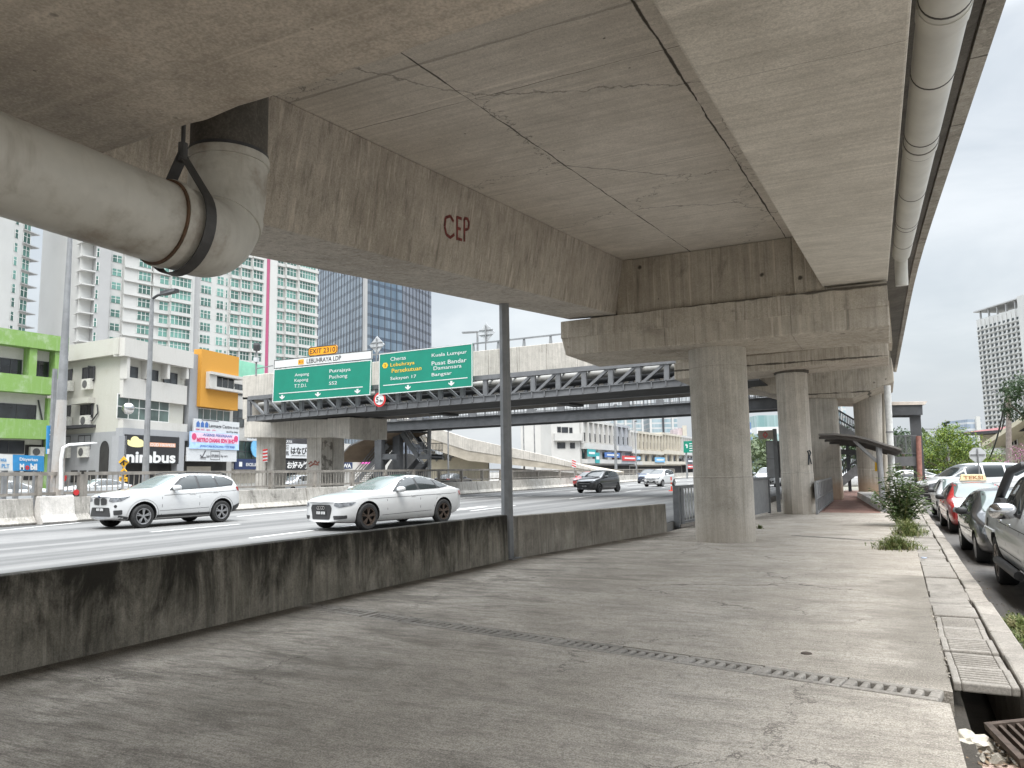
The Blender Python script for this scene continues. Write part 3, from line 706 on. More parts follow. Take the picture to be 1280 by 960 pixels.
def crosshead(name, y0, y1, pts, mat):     # pts: outline in x,z on the front face
    return MB().prism([(x, y0, z) for x, z in pts], (0, y1 - y0, 0)).build(name, mat, fly, bevel=.035)
c1 = crosshead('crosshead', 17.0, 19.4, [(-6.80, 4.44), (.28, 4.46), (.28, 5.385), (-6.90, 5.29), (-6.90, 4.86)], M['con_cap'])
# thin crease where the chamfered lower band begins
MB().hexa([(-6.90, 16.975, 4.86), (.28, 16.975, 4.885), (.28, 17.02, 4.885), (-6.9, 17.02, 4.86), (-6.90, 16.99, 5.28), (.28, 16.99, 5.375), (.28, 17.02, 5.375), (-6.9, 17.02, 5.28)]).build('upper_band', M['con_cap'], c1, bevel=.01)
MB().box(-5.50, -.9, 17.12, 17.5, 5.26, 6.62).build('diaphragm', M['con_wall_dia'], fly)
MB().box(-5.48, -5.05, 17.06, 17.2, 5.29, 6.62).build('diaphragm', M['con_wall_dia'], fly, bevel=.015)
MB().box(-1.5, -.9, 17.06, 17.2, 5.35, 6.61).build('diaphragm', M['con_wall_dia'], fly, bevel=.015)
c2 = crosshead('crosshead', 28.2, 30.6, [(-6.9, 5.0), (.36, 5.26), (.36, 5.80), (-6.9, 5.62)], M['con_cap'])
MB().hexa([(-6.9, 28.5, 5.6), (.5, 28.5, 5.78), (.5, 30.4, 5.78), (-6.9, 30.4, 5.6), (-6.9, 28.5, 7.3), (.5, 28.5, 7.3), (.5, 30.4, 7.3), (-6.9, 30.4, 7.3)]).build('diaphragm', M['con_wall_dia'], fly)
L_ = lambda px, py, y=41.3: PY(px, py, y)
pts = [L_(938, 484), L_(975, 495), L_(1013, 497.5), L_(1065, 497.5), L_(1078, 492), L_(1117.5, 477), L_(1116.5, 461)]
prof = [(p.x, p.z) for p in pts]
prof = [(-8.2, prof[0][1] + .35)] + prof + [(prof[-1][0] - .05, prof[-1][1] + .55), (-8.2, prof[-1][1] + .55)]
c3 = crosshead('crosshead', 41.3, 47.5, prof, M['con_cap'])
MB().box(-8.0, .6, 41.6, 47.3, prof[-1][1] - .3, 8.2).build('diaphragm', M['con_wall_dia'], fly)
# columns
def column(cx_, cy_, r, z1, mat, n=40, label=None, collar=False):
    prof = [(r + .0, -.05), (r, 1.46), (r - .012, 1.48), (r - .012, z1)]
    o = MB().lathe(prof, (cx_, cy_, 0), n=n, mat=None).build('column', mat, fly, smooth=30 if n > 12 else False)
    if label: o['label'] = label
    if collar: MB().lathe([(r - .04, z1 - .10), (r + .05, z1 - .10), (r + .05, z1), (r - .04, z1)], (cx_, cy_, 0), n=n).build('collar', M['con_dark'], o)  # dark ring at the column head stands in for a cast shadow
    return o
# near column: edges at px 868 and 941 at horizon height
def col_from(pl, pr, py, y):
    a, b = PY(pl, py, y), PY(pr, py, y)
    c = (a + b) / 2; d = (c - EYE).dot(_F)
    return c.x, (pr - pl) / FPX * d / 2
cx1, r1 = col_from(867.5, 939.5, 585, 18.2); column(cx1, 18.2, r1, 4.455, M['con_col'])
cx2, r2 = col_from(977, 1015, 585, 29.4); column(cx2, 29.4, r2 * 1.02, 5.16, M['con_col'], n=10, collar=True)
p3 = PZ(1053, 624.5, 0); p3a = PY(1010, 560, 41.6)
MB().box(p3a.x - 1.0, PY(1049, 560, 41.6).x, 41.6, 43.2, -.05, prof[2][1] + .1).build('pier_wall', M['con_col_far'], fly, bevel=.12)
cx4, r4 = col_from(1071.5, 1107.5, 560, 45.6); column(cx4, 45.6, r4, PY(1088, 500, 45.6).z + .4, M['con_col_far'])
# graffito on the second column
M['blackpaint'] = plain('black_spray_paint', (0.03, 0.04, 0.05), .6, var=.3)
mb = MB()
def c2pt(px, py):
    d = _ray(px, py); k = 0
    # ray - vertical cylinder
    ox, oy = EYE.x - cx2, EYE.y - 29.4; a_ = d.x * d.x + d.y * d.y; b_ = 2 * (ox * d.x + oy * d.y); c_ = ox * ox + oy * oy - (r2 * 1.03) ** 2
    disc = max(0, b_ * b_ - 4 * a_ * c_); s = (-b_ - math.sqrt(disc)) / (2 * a_); return EYE + d * s
G = [[(1012.5, 581), (1012.5, 567), (1011, 564), (1013.5, 563), (1015, 566), (1013.5, 571), (1016, 580)]]
for g_ in G:
    mb.tube([c2pt(x - 1.5, y) for x, y in g_], .022, 5)
mb.build('graffito', M['blackpaint'], fly)

# near crosshead at the camera: only its far underside is seen
def nx(px, py, z=3.25): return PZ(px, py, z)
a, b = nx(145, 190), nx(700, 4)
dirv = (b - a).normalized(); A = a - dirv * 5.5; B = a + dirv * 4.2
back = Vector((dirv.y, -dirv.x, 0)) * 2.6
nb = [A, B, B + back, A + back]
mb = MB(); seg = 90; top = 4.75
r = random.Random(4)
vs = []; fs = []
for i in range(seg + 1):       # ragged mortar lip on the far bottom edge
    p = A + (B - A) * (i / seg)
    j = r.gauss(0, .004)
    jag = .5 * (math.sin(i * .9) + math.sin(i * 2.3)) * .007
    e = p - back.normalized() * (jag + j)
    vs += [p + back, e + back.normalized() * .03 + Vector((0, 0, 0)), e + Vector((0, 0, .018 + r.uniform(0, .006))), Vector((p.x, p.y, top)), Vector((p.x, p.y, top)) + back]
for i in range(seg):
    for k in range(5): fs.append((i * 5 + k, i * 5 + (k + 1) % 5, i * 5 + 5 + (k + 1) % 5, i * 5 + 5 + k))
fs += [(0, 1, 2, 3, 4), tuple(range(seg * 5, seg * 5 + 5))[::-1]]
near = mb.add(vs, fs).build('crosshead', M['con_near'], fly)
near['label'] = 'crosshead close overhead with ragged mortar along its lip'
MB().box(-9.5, -.95, .3, 1.8, 4.6, 5.2).build('diaphragm', M['con_wall_dia'], fly)

# ------------------------------------------------------------------ pipe along the right girder
M['pvc'] = plain('pale_pipe_plastic', (0.50, 0.485, 0.44), .45, var=.10, scale=1.5)
M['pvc_dirty'] = dirty('weathered_pipe_plastic', (0.50, 0.48, 0.43), (0.15, 0.105, 0.065), .85, .5, 2.6)
M['joint_dark'] = plain('dark_joint', (0.05, 0.045, 0.04), .7)
dp = thing('drain_pipe', 'long pale plastic drain pipe with coupling rings along the deck edge', 'pipe', (.57, 8, 4.9))
def pz(y): return (PX(1181, 0, .57).z + .098 * (y - PX(1181, 0, .57).y))
path = [(.57, y, pz(y)) for y in (-4, 2, 6, 10, 14, 16.8)]
end_y = 16.8
e1 = [(.57, 17.0, pz(17) - .05), (.56, 17.1, pz(17) - .25), (.55, 17.14, pz(17) - .6)]
MB().tube([Vector(p) for p in path], .165, 28).build('pipe', M['pvc'], dp, smooth=True)
MB().tube([path[-1]] + e1, .12, 16).build('outlet', M['pvc'], dp, smooth=True)
for y in [3.1, 4.3, 5.55, 6.9, 8.6, 8.9, 9.15, 11.2, 13.2, 13.5, 15.2]:
    c = Vector((.57, y, pz(y))); d = Vector((0, 1, .098)).normalized() * .011
    MB().tube([c - d, c + d], .1685, 28).build('joint_ring', M['joint_dark'], dp, smooth=True)
for y in [5.75, 9.02]:
    c = Vector((.57, y, pz(y))); d = Vector((0, 1, .098)).normalized() * .11
    MB().tube([c - d, c + d], .1735, 28).build('coupling', M['pvc'], dp, smooth=True)
M['darksteel'] = plain('dark_steel', (0.055, 0.055, 0.058), .5, var=.2, metal=.4)
for y in [6.2, 11.6, 15.9]:
    c = Vector((.57, y, pz(y)))
    mb = MB(); mb.bar(c + Vector((0, 0, .15)), c + Vector((0, 0, 6.46 + rise(y) - c.z)), .03, .006, up=(0, 1, 0))
    mb.build('hanger', M['darksteel'], dp)

# ------------------------------------------------------------------ near drain pipe with elbow and strap
pe = thing('elbow_pipe', 'big weathered drain pipe with elbow hanging below the near crosshead', 'pipe', tuple(PD(205, 278, 3.5)))
a = PD(20, 213, 2.95); b = PD(205, 279, 3.5); ax = (b - a).normalized(); r0 = .19
far_l = a - ax * 2.6
pr = MB().tube([far_l, a, b], r0, 40).build('pipe', M['pvc_dirty'], pe, smooth=True)
d2 = b + ax * .16
up0 = PD(286, 205, 4.02); 
# bend: from d2 along ax, turning up to the vertical pipe
vx = Vector((up0.x, up0.y, 0)); 
c0 = d2; p1 = Vector((up0.x, up0.y, d2.z + .0)); top_ = Vector((up0.x, up0.y, up0.z))
bend = []
for i in range(15):
    t_ = i / 14; bend.append(c0 * (1 - t_) ** 2 + (p1) * 2 * t_ * (1 - t_) + top_ * t_ ** 2)
MB().tube([b] + bend, r0 + .006, 40).build('elbow', M['pvc_dirty'], pe, smooth=60)
for q, nm in ((b, 'collar'), (top_, 'collar')):
    dirq = ax if q is b else Vector((0, 0, 1))
    MB().tube([q - dirq * .012, q + dirq * .03], r0 + .016, 40).build(nm, M['pvc_dirty'], pe, smooth=60)
M['rustring'] = plain('rusty_seal', (0.10, 0.055, 0.03), .8, var=.4, scale=12)
MB().tube([b - ax * .022, b - ax * .010], r0 + .012, 40).build('seal_ring', M['rustring'], pe, smooth=60)
MB().tube([top_ + Vector((0, 0, .03)), top_ + Vector((0, 0, .05))], r0 + .012, 40).build('seal_ring', M['darksteel'], pe, smooth=60)
MB().tube([top_ + Vector((0, 0, .02)), Vector((up0.x, up0.y, 5.35))], r0 + .004, 40).build('riser', M['con_dark'], pe, smooth=60)
# moulded rib on the elbow
k = bend[8]; dk = (bend[9] - bend[7]).normalized()
MB().tube([k - dk * .03, k + dk * .03], r0 + .014, 40).build('rib', M['pvc_dirty'], pe, smooth=60)
# strap hanger: rod, clevis and a flat loop round the pipe
M['strap'] = plain('blackened_strap', (0.045, 0.043, 0.042), .6, var=.3, scale=10)
s0 = b + ax * .085; sx = ax.cross(Vector((0, 0, 1))).normalized(); sy = sx.cross(ax).normalized()
loop = []
for i in range(33):
    an = R(-38) + (2 * math.pi - R(104)) * 0  # unused
for i in range(29):
    an = R(35) - R(250) * i / 28
    loop.append(s0 + (sx * math.cos(an) + sy * math.sin(an)) * (r0 + .026))
apex = Vector((s0.x, s0.y, s0.z + r0 + .17))
loop = [apex] + loop + [apex]
mb = MB(); hw = ax * .028; vs = []; fs = []
for i, p in enumerate(loop):
    out = ((p - s0) - ax * (p - s0).dot(ax)).normalized() * .006
    vs += [p - hw, p + hw, p + hw + out, p - hw + out]
for i in range(len(loop) - 1):
    for k in range(4): fs.append((i * 4 + k, i * 4 + (k + 1) % 4, i * 4 + 4 + (k + 1) % 4, i * 4 + 4 + k))
mb.add(vs, fs).build('strap', M['strap'], pe)
mb = MB().tube([apex - Vector((0, 0, .03)), apex + Vector((0, 0, .06))], .022, 10); mb.tube([apex, Vector((apex.x, apex.y, 3.4))], .010, 8)
mb.build('hanger_rod', M['strap'], pe)

# ------------------------------------------------------------------ lamp post between the two walls
M['galv'] = plain('galvanised_steel', (0.24, 0.245, 0.25), .5, var=.14, scale=3, metal=.35)
M['galv_dark'] = plain('grey_painted_steel', (0.22, 0.225, 0.23), .5, var=.15, scale=3, metal=.2)
lp = thing('lamp_post', 'grey octagonal steel lamp post standing between two concrete walls', 'lamp post', (-6.62, 13.33, 0))
mb = MB(); rr = []
MB().lathe([(.125, 0), (.118, 1.2), (.085, 9.5)], (-6.62, 13.33, 0), n=8).build('pole', M['galv_dark'], lp)
MB().box(-6.82, -6.42, 13.13, 13.53, 0, .02).build('base_plate', M['galv_dark'], lp)
mb = MB().tube([(-6.62, 13.33, 9.45), (-7.2, 13.3, 10.0), (-8.6, 13.25, 10.3)], [.05, .045, .035], 8); mb.build('arm', M['galv_dark'], lp)
MB().box(-9.2, -8.5, 13.12, 13.38, 10.24, 10.36).build('lamp_head', M['galv'], lp)
# ------------------------------------------------------------------ steel truss bridge carrying the road signs
YT = 38.0
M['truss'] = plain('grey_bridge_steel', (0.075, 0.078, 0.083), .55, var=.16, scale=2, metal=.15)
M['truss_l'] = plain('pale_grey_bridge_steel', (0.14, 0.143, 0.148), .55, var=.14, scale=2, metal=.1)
M['blackgap'] = plain('near_black_underside', (0.035, 0.035, 0.035), .9, var=.3, scale=1)  # one near-black tone for deck undersides and openings
M['pipe_grey'] = plain('grey_service_pipe', (0.20, 0.195, 0.18), .6)
def tr_pt(px, py, dy=0.0): return PY(px, py, YT + dy)
bl, br_ = tr_pt(312, 523.5), tr_pt(865, 477.3); tl, trp = tr_pt(312, 498), tr_pt(865, 449.4)
dirx = (br_ - bl).normalized(); ext = br_ + (br_ - bl).normalized() * 3.2; extt = trp + (trp - tl).normalized() * 3.2
tb = thing('truss_bridge', 'long grey steel truss bridge hung with green road signs over the highway', 'bridge', tuple(bl))
Wt = 3.6
def L2(a, b, u): return a + (b - a) * u
NP = 22
for nm, mt_, dy in (('truss', M['truss_l'], 0.0), ('truss', M['truss'], Wt)):  # rear truss in the darker steel: shade inside the bridge put into colour
    mb = MB(); o3 = Vector((0, dy, 0))
    mb.bar(bl + o3, ext + o3, .30, .34, mat=mt_); mb.bar(tl + o3, extt + o3, .30, .26, mat=mt_)
    for i in range(NP + 1):
        u = i / NP; p, q = L2(bl, ext, u) + o3, L2(tl, extt, u) + o3
        mb.bar(p, q, .20, .26, up=dirx, mat=mt_)
        if i < NP:
            u2 = (i + 1) / NP
            p2, q2 = L2(bl, ext, u2) + o3, L2(tl, extt, u2) + o3
            a, b = (q, p2) if i < NP * .53 else (p, q2)
            mb.bar(a, b, .14, .18, up=(0, 1, 0), mat=mt_)
    mb.build(nm, mt_, tb)
# flange stiffeners on the bottom chord, deck plate, service pipes inside
mb = MB()
for i in range(NP * 2 + 1):
    p = L2(bl, ext, i / (NP * 2)); mb.box(p.x - .03, p.x + .03, YT - .22, YT - .14, p.z - .2, p.z + .2)
mb.bar(bl + Vector((0, -.16, -.17)), ext + Vector((0, -.16, -.17)), .12, .04)
mb.bar(bl + Vector((0, -.16, .17)), ext + Vector((0, -.16, .17)), .12, .04)
mb.build('flange', M['truss_l'], tb)
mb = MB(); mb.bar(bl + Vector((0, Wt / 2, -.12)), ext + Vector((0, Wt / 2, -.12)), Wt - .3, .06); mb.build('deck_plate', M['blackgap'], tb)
for k, (dy, dz, r_) in enumerate(((.9, .95, .22), (1.7, .8, .28), (2.6, .9, .2))):
    MB().tube([bl + Vector((0, dy, dz)), ext + Vector((0, dy, dz))], r_, 12).build('service_pipe', M['pipe_grey'] if k == 0 else M['truss'], tb, smooth=True)
mb = MB()
for i in range(NP + 1):
    p = L2(tl, extt, i / NP); mb.bar(p, p + Vector((0, Wt, 0)), .12, .12)
mb.build('cross_beam', M['truss'], tb)

# ------------------------------------------------------------------ concrete overpass behind the truss
YO = YT + Wt + .35
ov = thing('overpass', 'pale concrete overpass with railing behind the truss bridge', 'overpass', (tl.x, YO, 0))
pt = [PY(308, 470, YO), PY(345, 466, YO), PY(470, 452, YO), PY(590, 439.5, YO), PY(704, 427.5, YO)]
pt.append(pt[-1] + (pt[-1] - pt[-2]).normalized() * 9.5)
def low(p): return Vector((p.x, p.y, bl.z + (p.x - bl.x) * dirx.z / dirx.x + .35))
poly = pt + [low(p) for p in pt[::-1]]
M['con_over'] = concrete('overpass_parapet_concrete', (0.36, 0.34, 0.305), (0.47, 0.445, 0.40), boards='z', streak=0.40, stain_amt=0.25, pit=0.2, joints=tuple(('x', -38 + 2.0 * i, .014, .7) for i in range(16)))
MB().prism(poly, (0, .3, 0)).build('parapet', M['con_over'], ov, bevel=.03)
u0, u1 = low(pt[0]), low(pt[-1])
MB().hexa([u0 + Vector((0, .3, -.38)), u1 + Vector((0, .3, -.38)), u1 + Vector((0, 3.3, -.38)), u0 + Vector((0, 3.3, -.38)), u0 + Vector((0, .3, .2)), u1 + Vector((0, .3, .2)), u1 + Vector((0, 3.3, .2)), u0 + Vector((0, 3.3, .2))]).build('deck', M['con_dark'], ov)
for fx in (.22, .46, .72):   # transverse ribs of the underside
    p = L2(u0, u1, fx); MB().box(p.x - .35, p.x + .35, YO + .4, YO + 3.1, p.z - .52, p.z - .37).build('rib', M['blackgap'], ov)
MB().hexa([u0 + Vector((0, 3.02, -.36)), u1 + Vector((0, 3.02, -.36)), u1 + Vector((0, 3.3, -.38)), u0 + Vector((0, 3.3, -.38)), u0 + Vector((0, 3.02, 2.6)), u1 + Vector((0, 3.02, 2.6)), u1 + Vector((0, 3.3, 2.6)), u0 + Vector((0, 3.3, 2.6))]).build('parapet', M['con_over'], ov)
# railing posts and rail
rail = MB(); bpt = [p + Vector((0, .15, 0)) for p in pt]
for a, b in zip(bpt[1:], bpt[2:]): rail.bar(a + Vector((0, 0, .52)), b + Vector((0, 0, .52)), .09, .09)
rail.build('rail', M['galv'], ov)
tot = bpt[1:]; 
for i in range(15):
    u = i / 14 * (len(tot) - 1); k = min(int(u), len(tot) - 2); p = L2(tot[k], tot[k + 1], u - k)
    MB().add([p + Vector(q) for q in ((-.10, -.02, 0), (.10, -.02, 0), (.10, .10, 0), (-.10, .10, 0), (-.05, 0, .55), (.05, 0, .55), (.05, .08, .55), (-.05, .08, .55))], [(3, 2, 1, 0), (4, 5, 6, 7), (0, 1, 5, 4), (1, 2, 6, 5), (2, 3, 7, 6), (3, 0, 4, 7)]).build('rail_post', M['galv'], ov)
# left pier of the overpass: two columns, bearing beam and cheeks
Pz = lambda px, py, y=YT + 2.0: PY(px, py, y)
mb = MB().prism([Pz(305, 524), Pz(410, 524), Pz(410, 547), Pz(305, 547)], (0, 2.2, 0)); mb.build('pier_beam', M['con_over'], ov, bevel=.04)
MB().prism([Pz(409, 523, YT + 1.6), Pz(437, 521, YT + 1.6), Pz(437, 549, YT + 1.6), Pz(409, 546, YT + 1.6)], (0, 3, 0)).build('pier_end', M['con_over'], ov, bevel=.04)
MB().prism([Pz(438, 521, YT + 3), Pz(451, 521, YT + 3), Pz(451, 548, YT + 3), Pz(438, 548, YT + 3)], (0, 3, 0)).build('pier_block', M['con_over'], ov, bevel=.04)
MB().prism([Pz(303, 470), Pz(338, 466), Pz(338, 498), Pz(303, 500)], (0, 2.0, 0)).build('end_wall', M['con_over'], ov, bevel=.04)
MB().prism([Pz(303, 496), Pz(315, 496), Pz(315, 524), Pz(303, 524)], (0, 2.0, 0)).build('end_wall', M['con_over'], ov, bevel=.04)
for (x0, x1, dz, nm) in ((320, 343, 0, 1), (383, 402, 0, 2), (402, 417, 1.2, 3)):
    a, b = Pz(x0, 560, YT + 2.5 + dz), Pz(x1, 560, YT + 2.5 + dz)
    MB().box(a.x, b.x, a.y, a.y + 1.2, .1, Pz(360, 545).z + .3).build('pier_column', M['con_over'], ov, bevel=.08)
M['pinkspray'] = plain('faded_red_spray', (0.30, 0.12, 0.09), .8, var=.4, scale=9)
mb = MB(); yq = YT + 2.49
for g_ in ([(386, 580), (389, 577), (391, 581), (394, 576), (397, 579), (399, 577)], [(387, 583), (392, 580), (398, 581)]): mb.tube([PY(x, y, yq) for x, y in g_], .05, 5)
mb.build('graffito', M['pinkspray'], ov)

# lamp and diamond signs standing on the overpass
M['alu'] = plain('unpainted_sign_back', (0.50, 0.51, 0.52), .45, var=.18, scale=2, metal=.3)
def diamond(px, py, pbase, label, y=YO + .4):
    c = PY(px, py, y); b = PY(px, pbase, y); b.x = c.x
    t = thing('diamond_sign', label, 'sign', (c.x, y, b.z), group='diamond signs on the overpass')
    s = .62
    MB().prism([c + Vector((0, .06, s)), c + Vector((s, .06, 0)), c + Vector((0, .06, -s)), c + Vector((-s, .06, 0))], (0, .04, 0)).build('sign_plate', M['alu'], t)
    mb = MB(); mb.box(c.x - .5, c.x + .5, y + .02, y + .06, c.z + .13, c.z + .19); mb.box(c.x - .5, c.x + .5, y + .02, y + .06, c.z - .19, c.z - .13); mb.build('stiffener', M['galv'], t)
    MB().tube([(c.x, y, b.z), (c.x, y, c.z + .45)], .045, 8).build('post', M['galv'], t)
diamond(470.5, 431, 458, 'back of a diamond sign rising between the two green signs')
diamond(607, 415.5, 438, 'back of a diamond sign on the overpass right of the green signs')
p = PY(597, 436, YO + 2.6); q = PY(597, 415, YO + 2.6)
t = thing('overpass_lamp', 'thin lamp post on the overpass beside the diamond sign', 'street lamp', (p.x, p.y, p.z - 1))
MB().tube([(p.x, p.y, p.z - 1), (p.x, p.y, q.z)], .07, 8).build('pole', M['galv'], t)
mb = MB(); mb.bar((p.x + .05, p.y, q.z), (p.x - 1.15, p.y, q.z + .06), .22, .1); mb.build('lamp_head', M['galv'], t)
# traffic detector on the truss by the left sign
p = PY(320, 470, YT + .5); t = thing('traffic_camera', 'small camera on a bracket left of the first green sign', 'camera', tuple(p))
mb = MB(); mb.tube([p, p + Vector((0, 0, 2.0))], .06, 8); mb.bar(p + Vector((0, 0, .5)), p + Vector((1.5, 0, .6)), .06, .06); mb.build('bracket', M['galv'], t)
MB().lathe([(.001, 0), (.22, 0), (.24, .35), (.2, .5), (.001, .52)], p + Vector((0, 0, 1.75)), n=12).build('housing', M['darksteel'], t)
MB().lathe([(.001, 0), (.2, 0), (.2, .3), (.001, .3)], p + Vector((0, 0, .95)), n=12).build('box', M['alu'], t)

# ------------------------------------------------------------------ the green signs
M['green'] = plain('green_sign_sheet', (0.0, 0.185, 0.122), .45, var=.06, scale=1)
M['signwhite'] = plain('white_sign_sheet', (0.58, 0.59, 0.58), .5, var=.04, scale=2)
M['signyellow'] = plain('yellow_sign_sheet', (0.75, 0.44, 0.02), .5, var=.05, scale=2)
M['signorange'] = plain('orange_sign_sheet', (0.80, 0.33, 0.01), .5, var=.05, scale=2)
M['signblack'] = plain('black_sign_letter', (0.02, 0.02, 0.02), .5)
M['signred'] = plain('red_sign_sheet', (0.52, 0.03, 0.03), .5)
YG = YT - .55
def arrow(p, mb, u, v, w, h, d=.014):
    p.poly(mb, [(u - w * .18, v - h * .5), (u + w * .18, v - h * .5), (u + w * .18, v - h * .05), (u + w * .5, v - h * .25), (u + w * .5, v + h * .02), (u, v + h * .5), (u - w * .5, v + h * .02), (u - w * .5, v - h * .25), (u - w * .18, v - h * .05)], d)
def edge_lines(p, mb, u0, v0, u1, v1, w=.008, asp=2.4):
    p.rect(mb, u0, v0, u1, v0 + w * asp, .012); p.rect(mb, u0, v1 - w * asp, u1, v1, .012)
    p.rect(mb, u0, v0 + w * asp, u0 + w, v1 - w * asp, .012); p.rect(mb, u1 - w, v0 + w * asp, u1, v1 - w * asp, .012)
# left sign: px -> panel coordinates measured on the photograph
TL, TR, BL = PY(343, 450.5, YG), PY(465, 437.5, YG), PY(340.5, 503, YG)
P = Panel(TL, TR, BL); 
s1 = thing('road_sign', 'left green sign with white strip and yellow exit plate on the truss bridge', 'road sign', tuple(P.at(.5, 1)), group='green direction signs')
P.board('board', M['green'], s1, v0=.215)
P.board('strip', M['signwhite'], s1, v1=.2)
lm = MB(); edge_lines(P, lm, 0, .215, 1, 1); P.rect(lm, .07, .795, .925, .815, .012)
for u in (.105, .48, .875): arrow(P, lm, u, .895, .055, .105)
for txt, a in (('Ampang', (.23, .36, .38, .455)), ('Kepong', (.23, .49, .375, .585)), ('T.T.D.I.', (.23, .62, .36, .70)), ('Putrajaya', (.59, .345, .80, .445)), ('Puchong', (.59, .48, .77, .585)), ('SS2', (.59, .625, .67, .70))): P.text(lm, txt, *a, bold=.004)
lm.build('lettering', M['signwhite'], s1)
mb = MB(); edge_lines(P, mb, 0, 0, 1, .2, .005); P.text(mb, 'LEBUHRAYA LDP', .35, .05, .70, .155, bold=.01); mb.build('strip_lettering', M['signblack'], s1)
mb = MB(); P.rect(mb, .26, .045, .32, .16, .012); mb.build('route_shield', M['signorange'], s1)
mb = MB(); P.text(mb, 'E11', .27, .075, .31, .13, .016); mb.build('shield_lettering', M['signblack'], s1)
Q = Panel(PY(385.5, 434.5, YG), PY(421.5, 430.5, YG), PY(385, 445.5, YG), .05)
rp = [(0.0, .25), (.03, .08), (.07, 0), (.93, 0), (.97, .08), (1, .25), (1, .75), (.97, .92), (.93, 1), (.07, 1), (.03, .92), (0, .75)]
mb = MB(); mb.prism([Q.at(u, v) for u, v in rp], -Q.n * .05); ex = mb.build('exit_plate', M['signorange'], s1)
mb = MB(); Q.text(mb, 'EXIT 2310', .06, .22, .94, .78, bold=.01); 
def ring(mb, P_, pts, k, d, kx=None):
    n_ = len(pts); kx = kx or k
    for i in range(n_):
        a, b = pts[i], pts[(i + 1) % n_]; sh = lambda p_: (.5 + (p_[0] - .5) * (1 - kx), .5 + (p_[1] - .5) * (1 - k))
        P_.poly(mb, [a, b, sh(b), sh(a)], d)
ring(mb, Q, rp, .12, .012, .035)
mb.build('exit_lettering', M['signblack'], ex)
mb = MB()
for u in (.12, .35, .62, .88): a = P.at(u, .98, -.1); mb.bar(a, P.at(u, .2, -.1), .08, .12, up=(0, 1, 0)); mb.bar(P.at(u, .75, -.1), P.at(u, .75, -.1) + Vector((0, .45, 0)), .08, .08)
for u in (.38, .62): mb.bar(P.at(u, .1, -.1), P.at(u, -.25, -.1), .06, .06, up=(0, 1, 0))
mb.build('bracket', M['galv_dark'], s1)
# right sign
TL, TR, BL = PY(474, 442.5, YG), PY(590.5, 429, YG), PY(473.5, 493.5, YG)
P = Panel(TL, TR, BL)
s2 = thing('road_sign', 'right green sign with two columns of place names on the truss bridge', 'road sign', tuple(P.at(.5, 1)), group='green direction signs')
P.board('board', M['green'], s2)
lm = MB(); edge_lines(P, lm, 0, 0, 1, 1); P.rect(lm, .05, .775, .95, .795, .012)
for u in (.325, .785): arrow(P, lm, u, .885, .06, .115)
for txt, a in (('Cheras', (.13, .115, .30, .205)), ('Seksyen 17', (.13, .595, .415, .695)), ('Kuala Lumpur', (.58, .14, .945, .245)), ('Pusat Bandar', (.58, .325, .94, .42)), ('Damansara', (.60, .45, .89, .535)), ('Bangsar', (.58, .60, .79, .70))): P.text(lm, txt, *a, bold=.004)
lm.build('lettering', M['signwhite'], s2)
mb = MB(); P.text(mb, 'Lebuhraya', .13, .26, .395, .37, bold=.004); P.text(mb, 'Persekutuan', .145, .40, .47, .50, bold=.004); mb.build('yellow_lettering', M['signyellow'], s2)
mb = MB(); mb.prism([P.at(.07 + .033 * math.cos(R(60 * i)), .30 + .075 * math.sin(R(60 * i)), .012) for i in range(6)], -P.n * .004); mb.build('route_shield', M['signyellow'], s2)
mb = MB(); P.text(mb, '2', .06, .27, .08, .33, .016); mb.build('shield_lettering', M['signblack'], s2)
mb = MB()
for u in (.12, .38, .65, .9): a = P.at(u, .98, -.1); mb.bar(a, P.at(u, .05, -.1), .08, .12, up=(0, 1, 0)); mb.bar(P.at(u, .75, -.1), P.at(u, .75, -.1) + Vector((0, .45, 0)), .08, .08)
mb.build('bracket', M['galv_dark'], s2)
# round height limit sign
c = PY(474.5, 499.5, YT - .5)
t = thing('height_sign', 'round red bordered height limit sign below the green signs', 'road sign', tuple(c))
def disc(r_, y, name, mat): MB().lathe([(.001, 0), (r_, 0), (r_, .02), (.001, .02)], (c.x, y, c.z), 'Y', 28).build(name, mat, t)
disc(.44, c.y, 'rim', M['signred']); disc(.32, c.y - .025, 'face', M['signwhite'])
Q = Panel((c.x - .32, c.y - .025, c.z + .24), (c.x + .32, c.y - .025, c.z + .24), (c.x - .32, c.y - .025, c.z - .24))
mb = MB(); Q.text(mb, '5', .12, .12, .42, .88, .008); Q.text(mb, '.4m', .46, .45, .9, .85, .008); mb.build('lettering', M['signblack'], t)
MB().box(c.x - .06, c.x + .06, c.y + .02, c.y + .4, c.z - .1, c.z + .1).build('bracket', M['galv_dark'], t)

# ------------------------------------------------------------------ pedestrian footbridge farther on, with its stairs
YF = 54.0
fb = thing('footbridge', 'grey steel footbridge with fine railing passing behind the overpass', 'footbridge', tuple(PY(452, 600, YF)))
fa, fb_ = PY(449, 535.5, YF), PY(990, 502.5, YF)
Wf = 2.8
mb = MB()
mb.bar(fa, fb_, .25, .75); mb.bar(fa + Vector((0, -.14, -.38)), fb_ + Vector((0, -.14, -.38)), .3, .06); mb.bar(fa + Vector((0, -.14, .38)), fb_ + Vector((0, -.14, .38)), .3, .06)
mb.build('girder', M['truss'], fb)
mb = MB(); mb.bar(fa + Vector((0, Wf, 0)), fb_ + Vector((0, Wf, 0)), .25, .75); mb.build('girder', M['truss'], fb)
mb = MB(); mb.bar(fa + Vector((0, Wf / 2, -.2)), fb_ + Vector((0, Wf / 2, -.2)), Wf - .3, .1); mb.build('deck', M['blackgap'], fb)
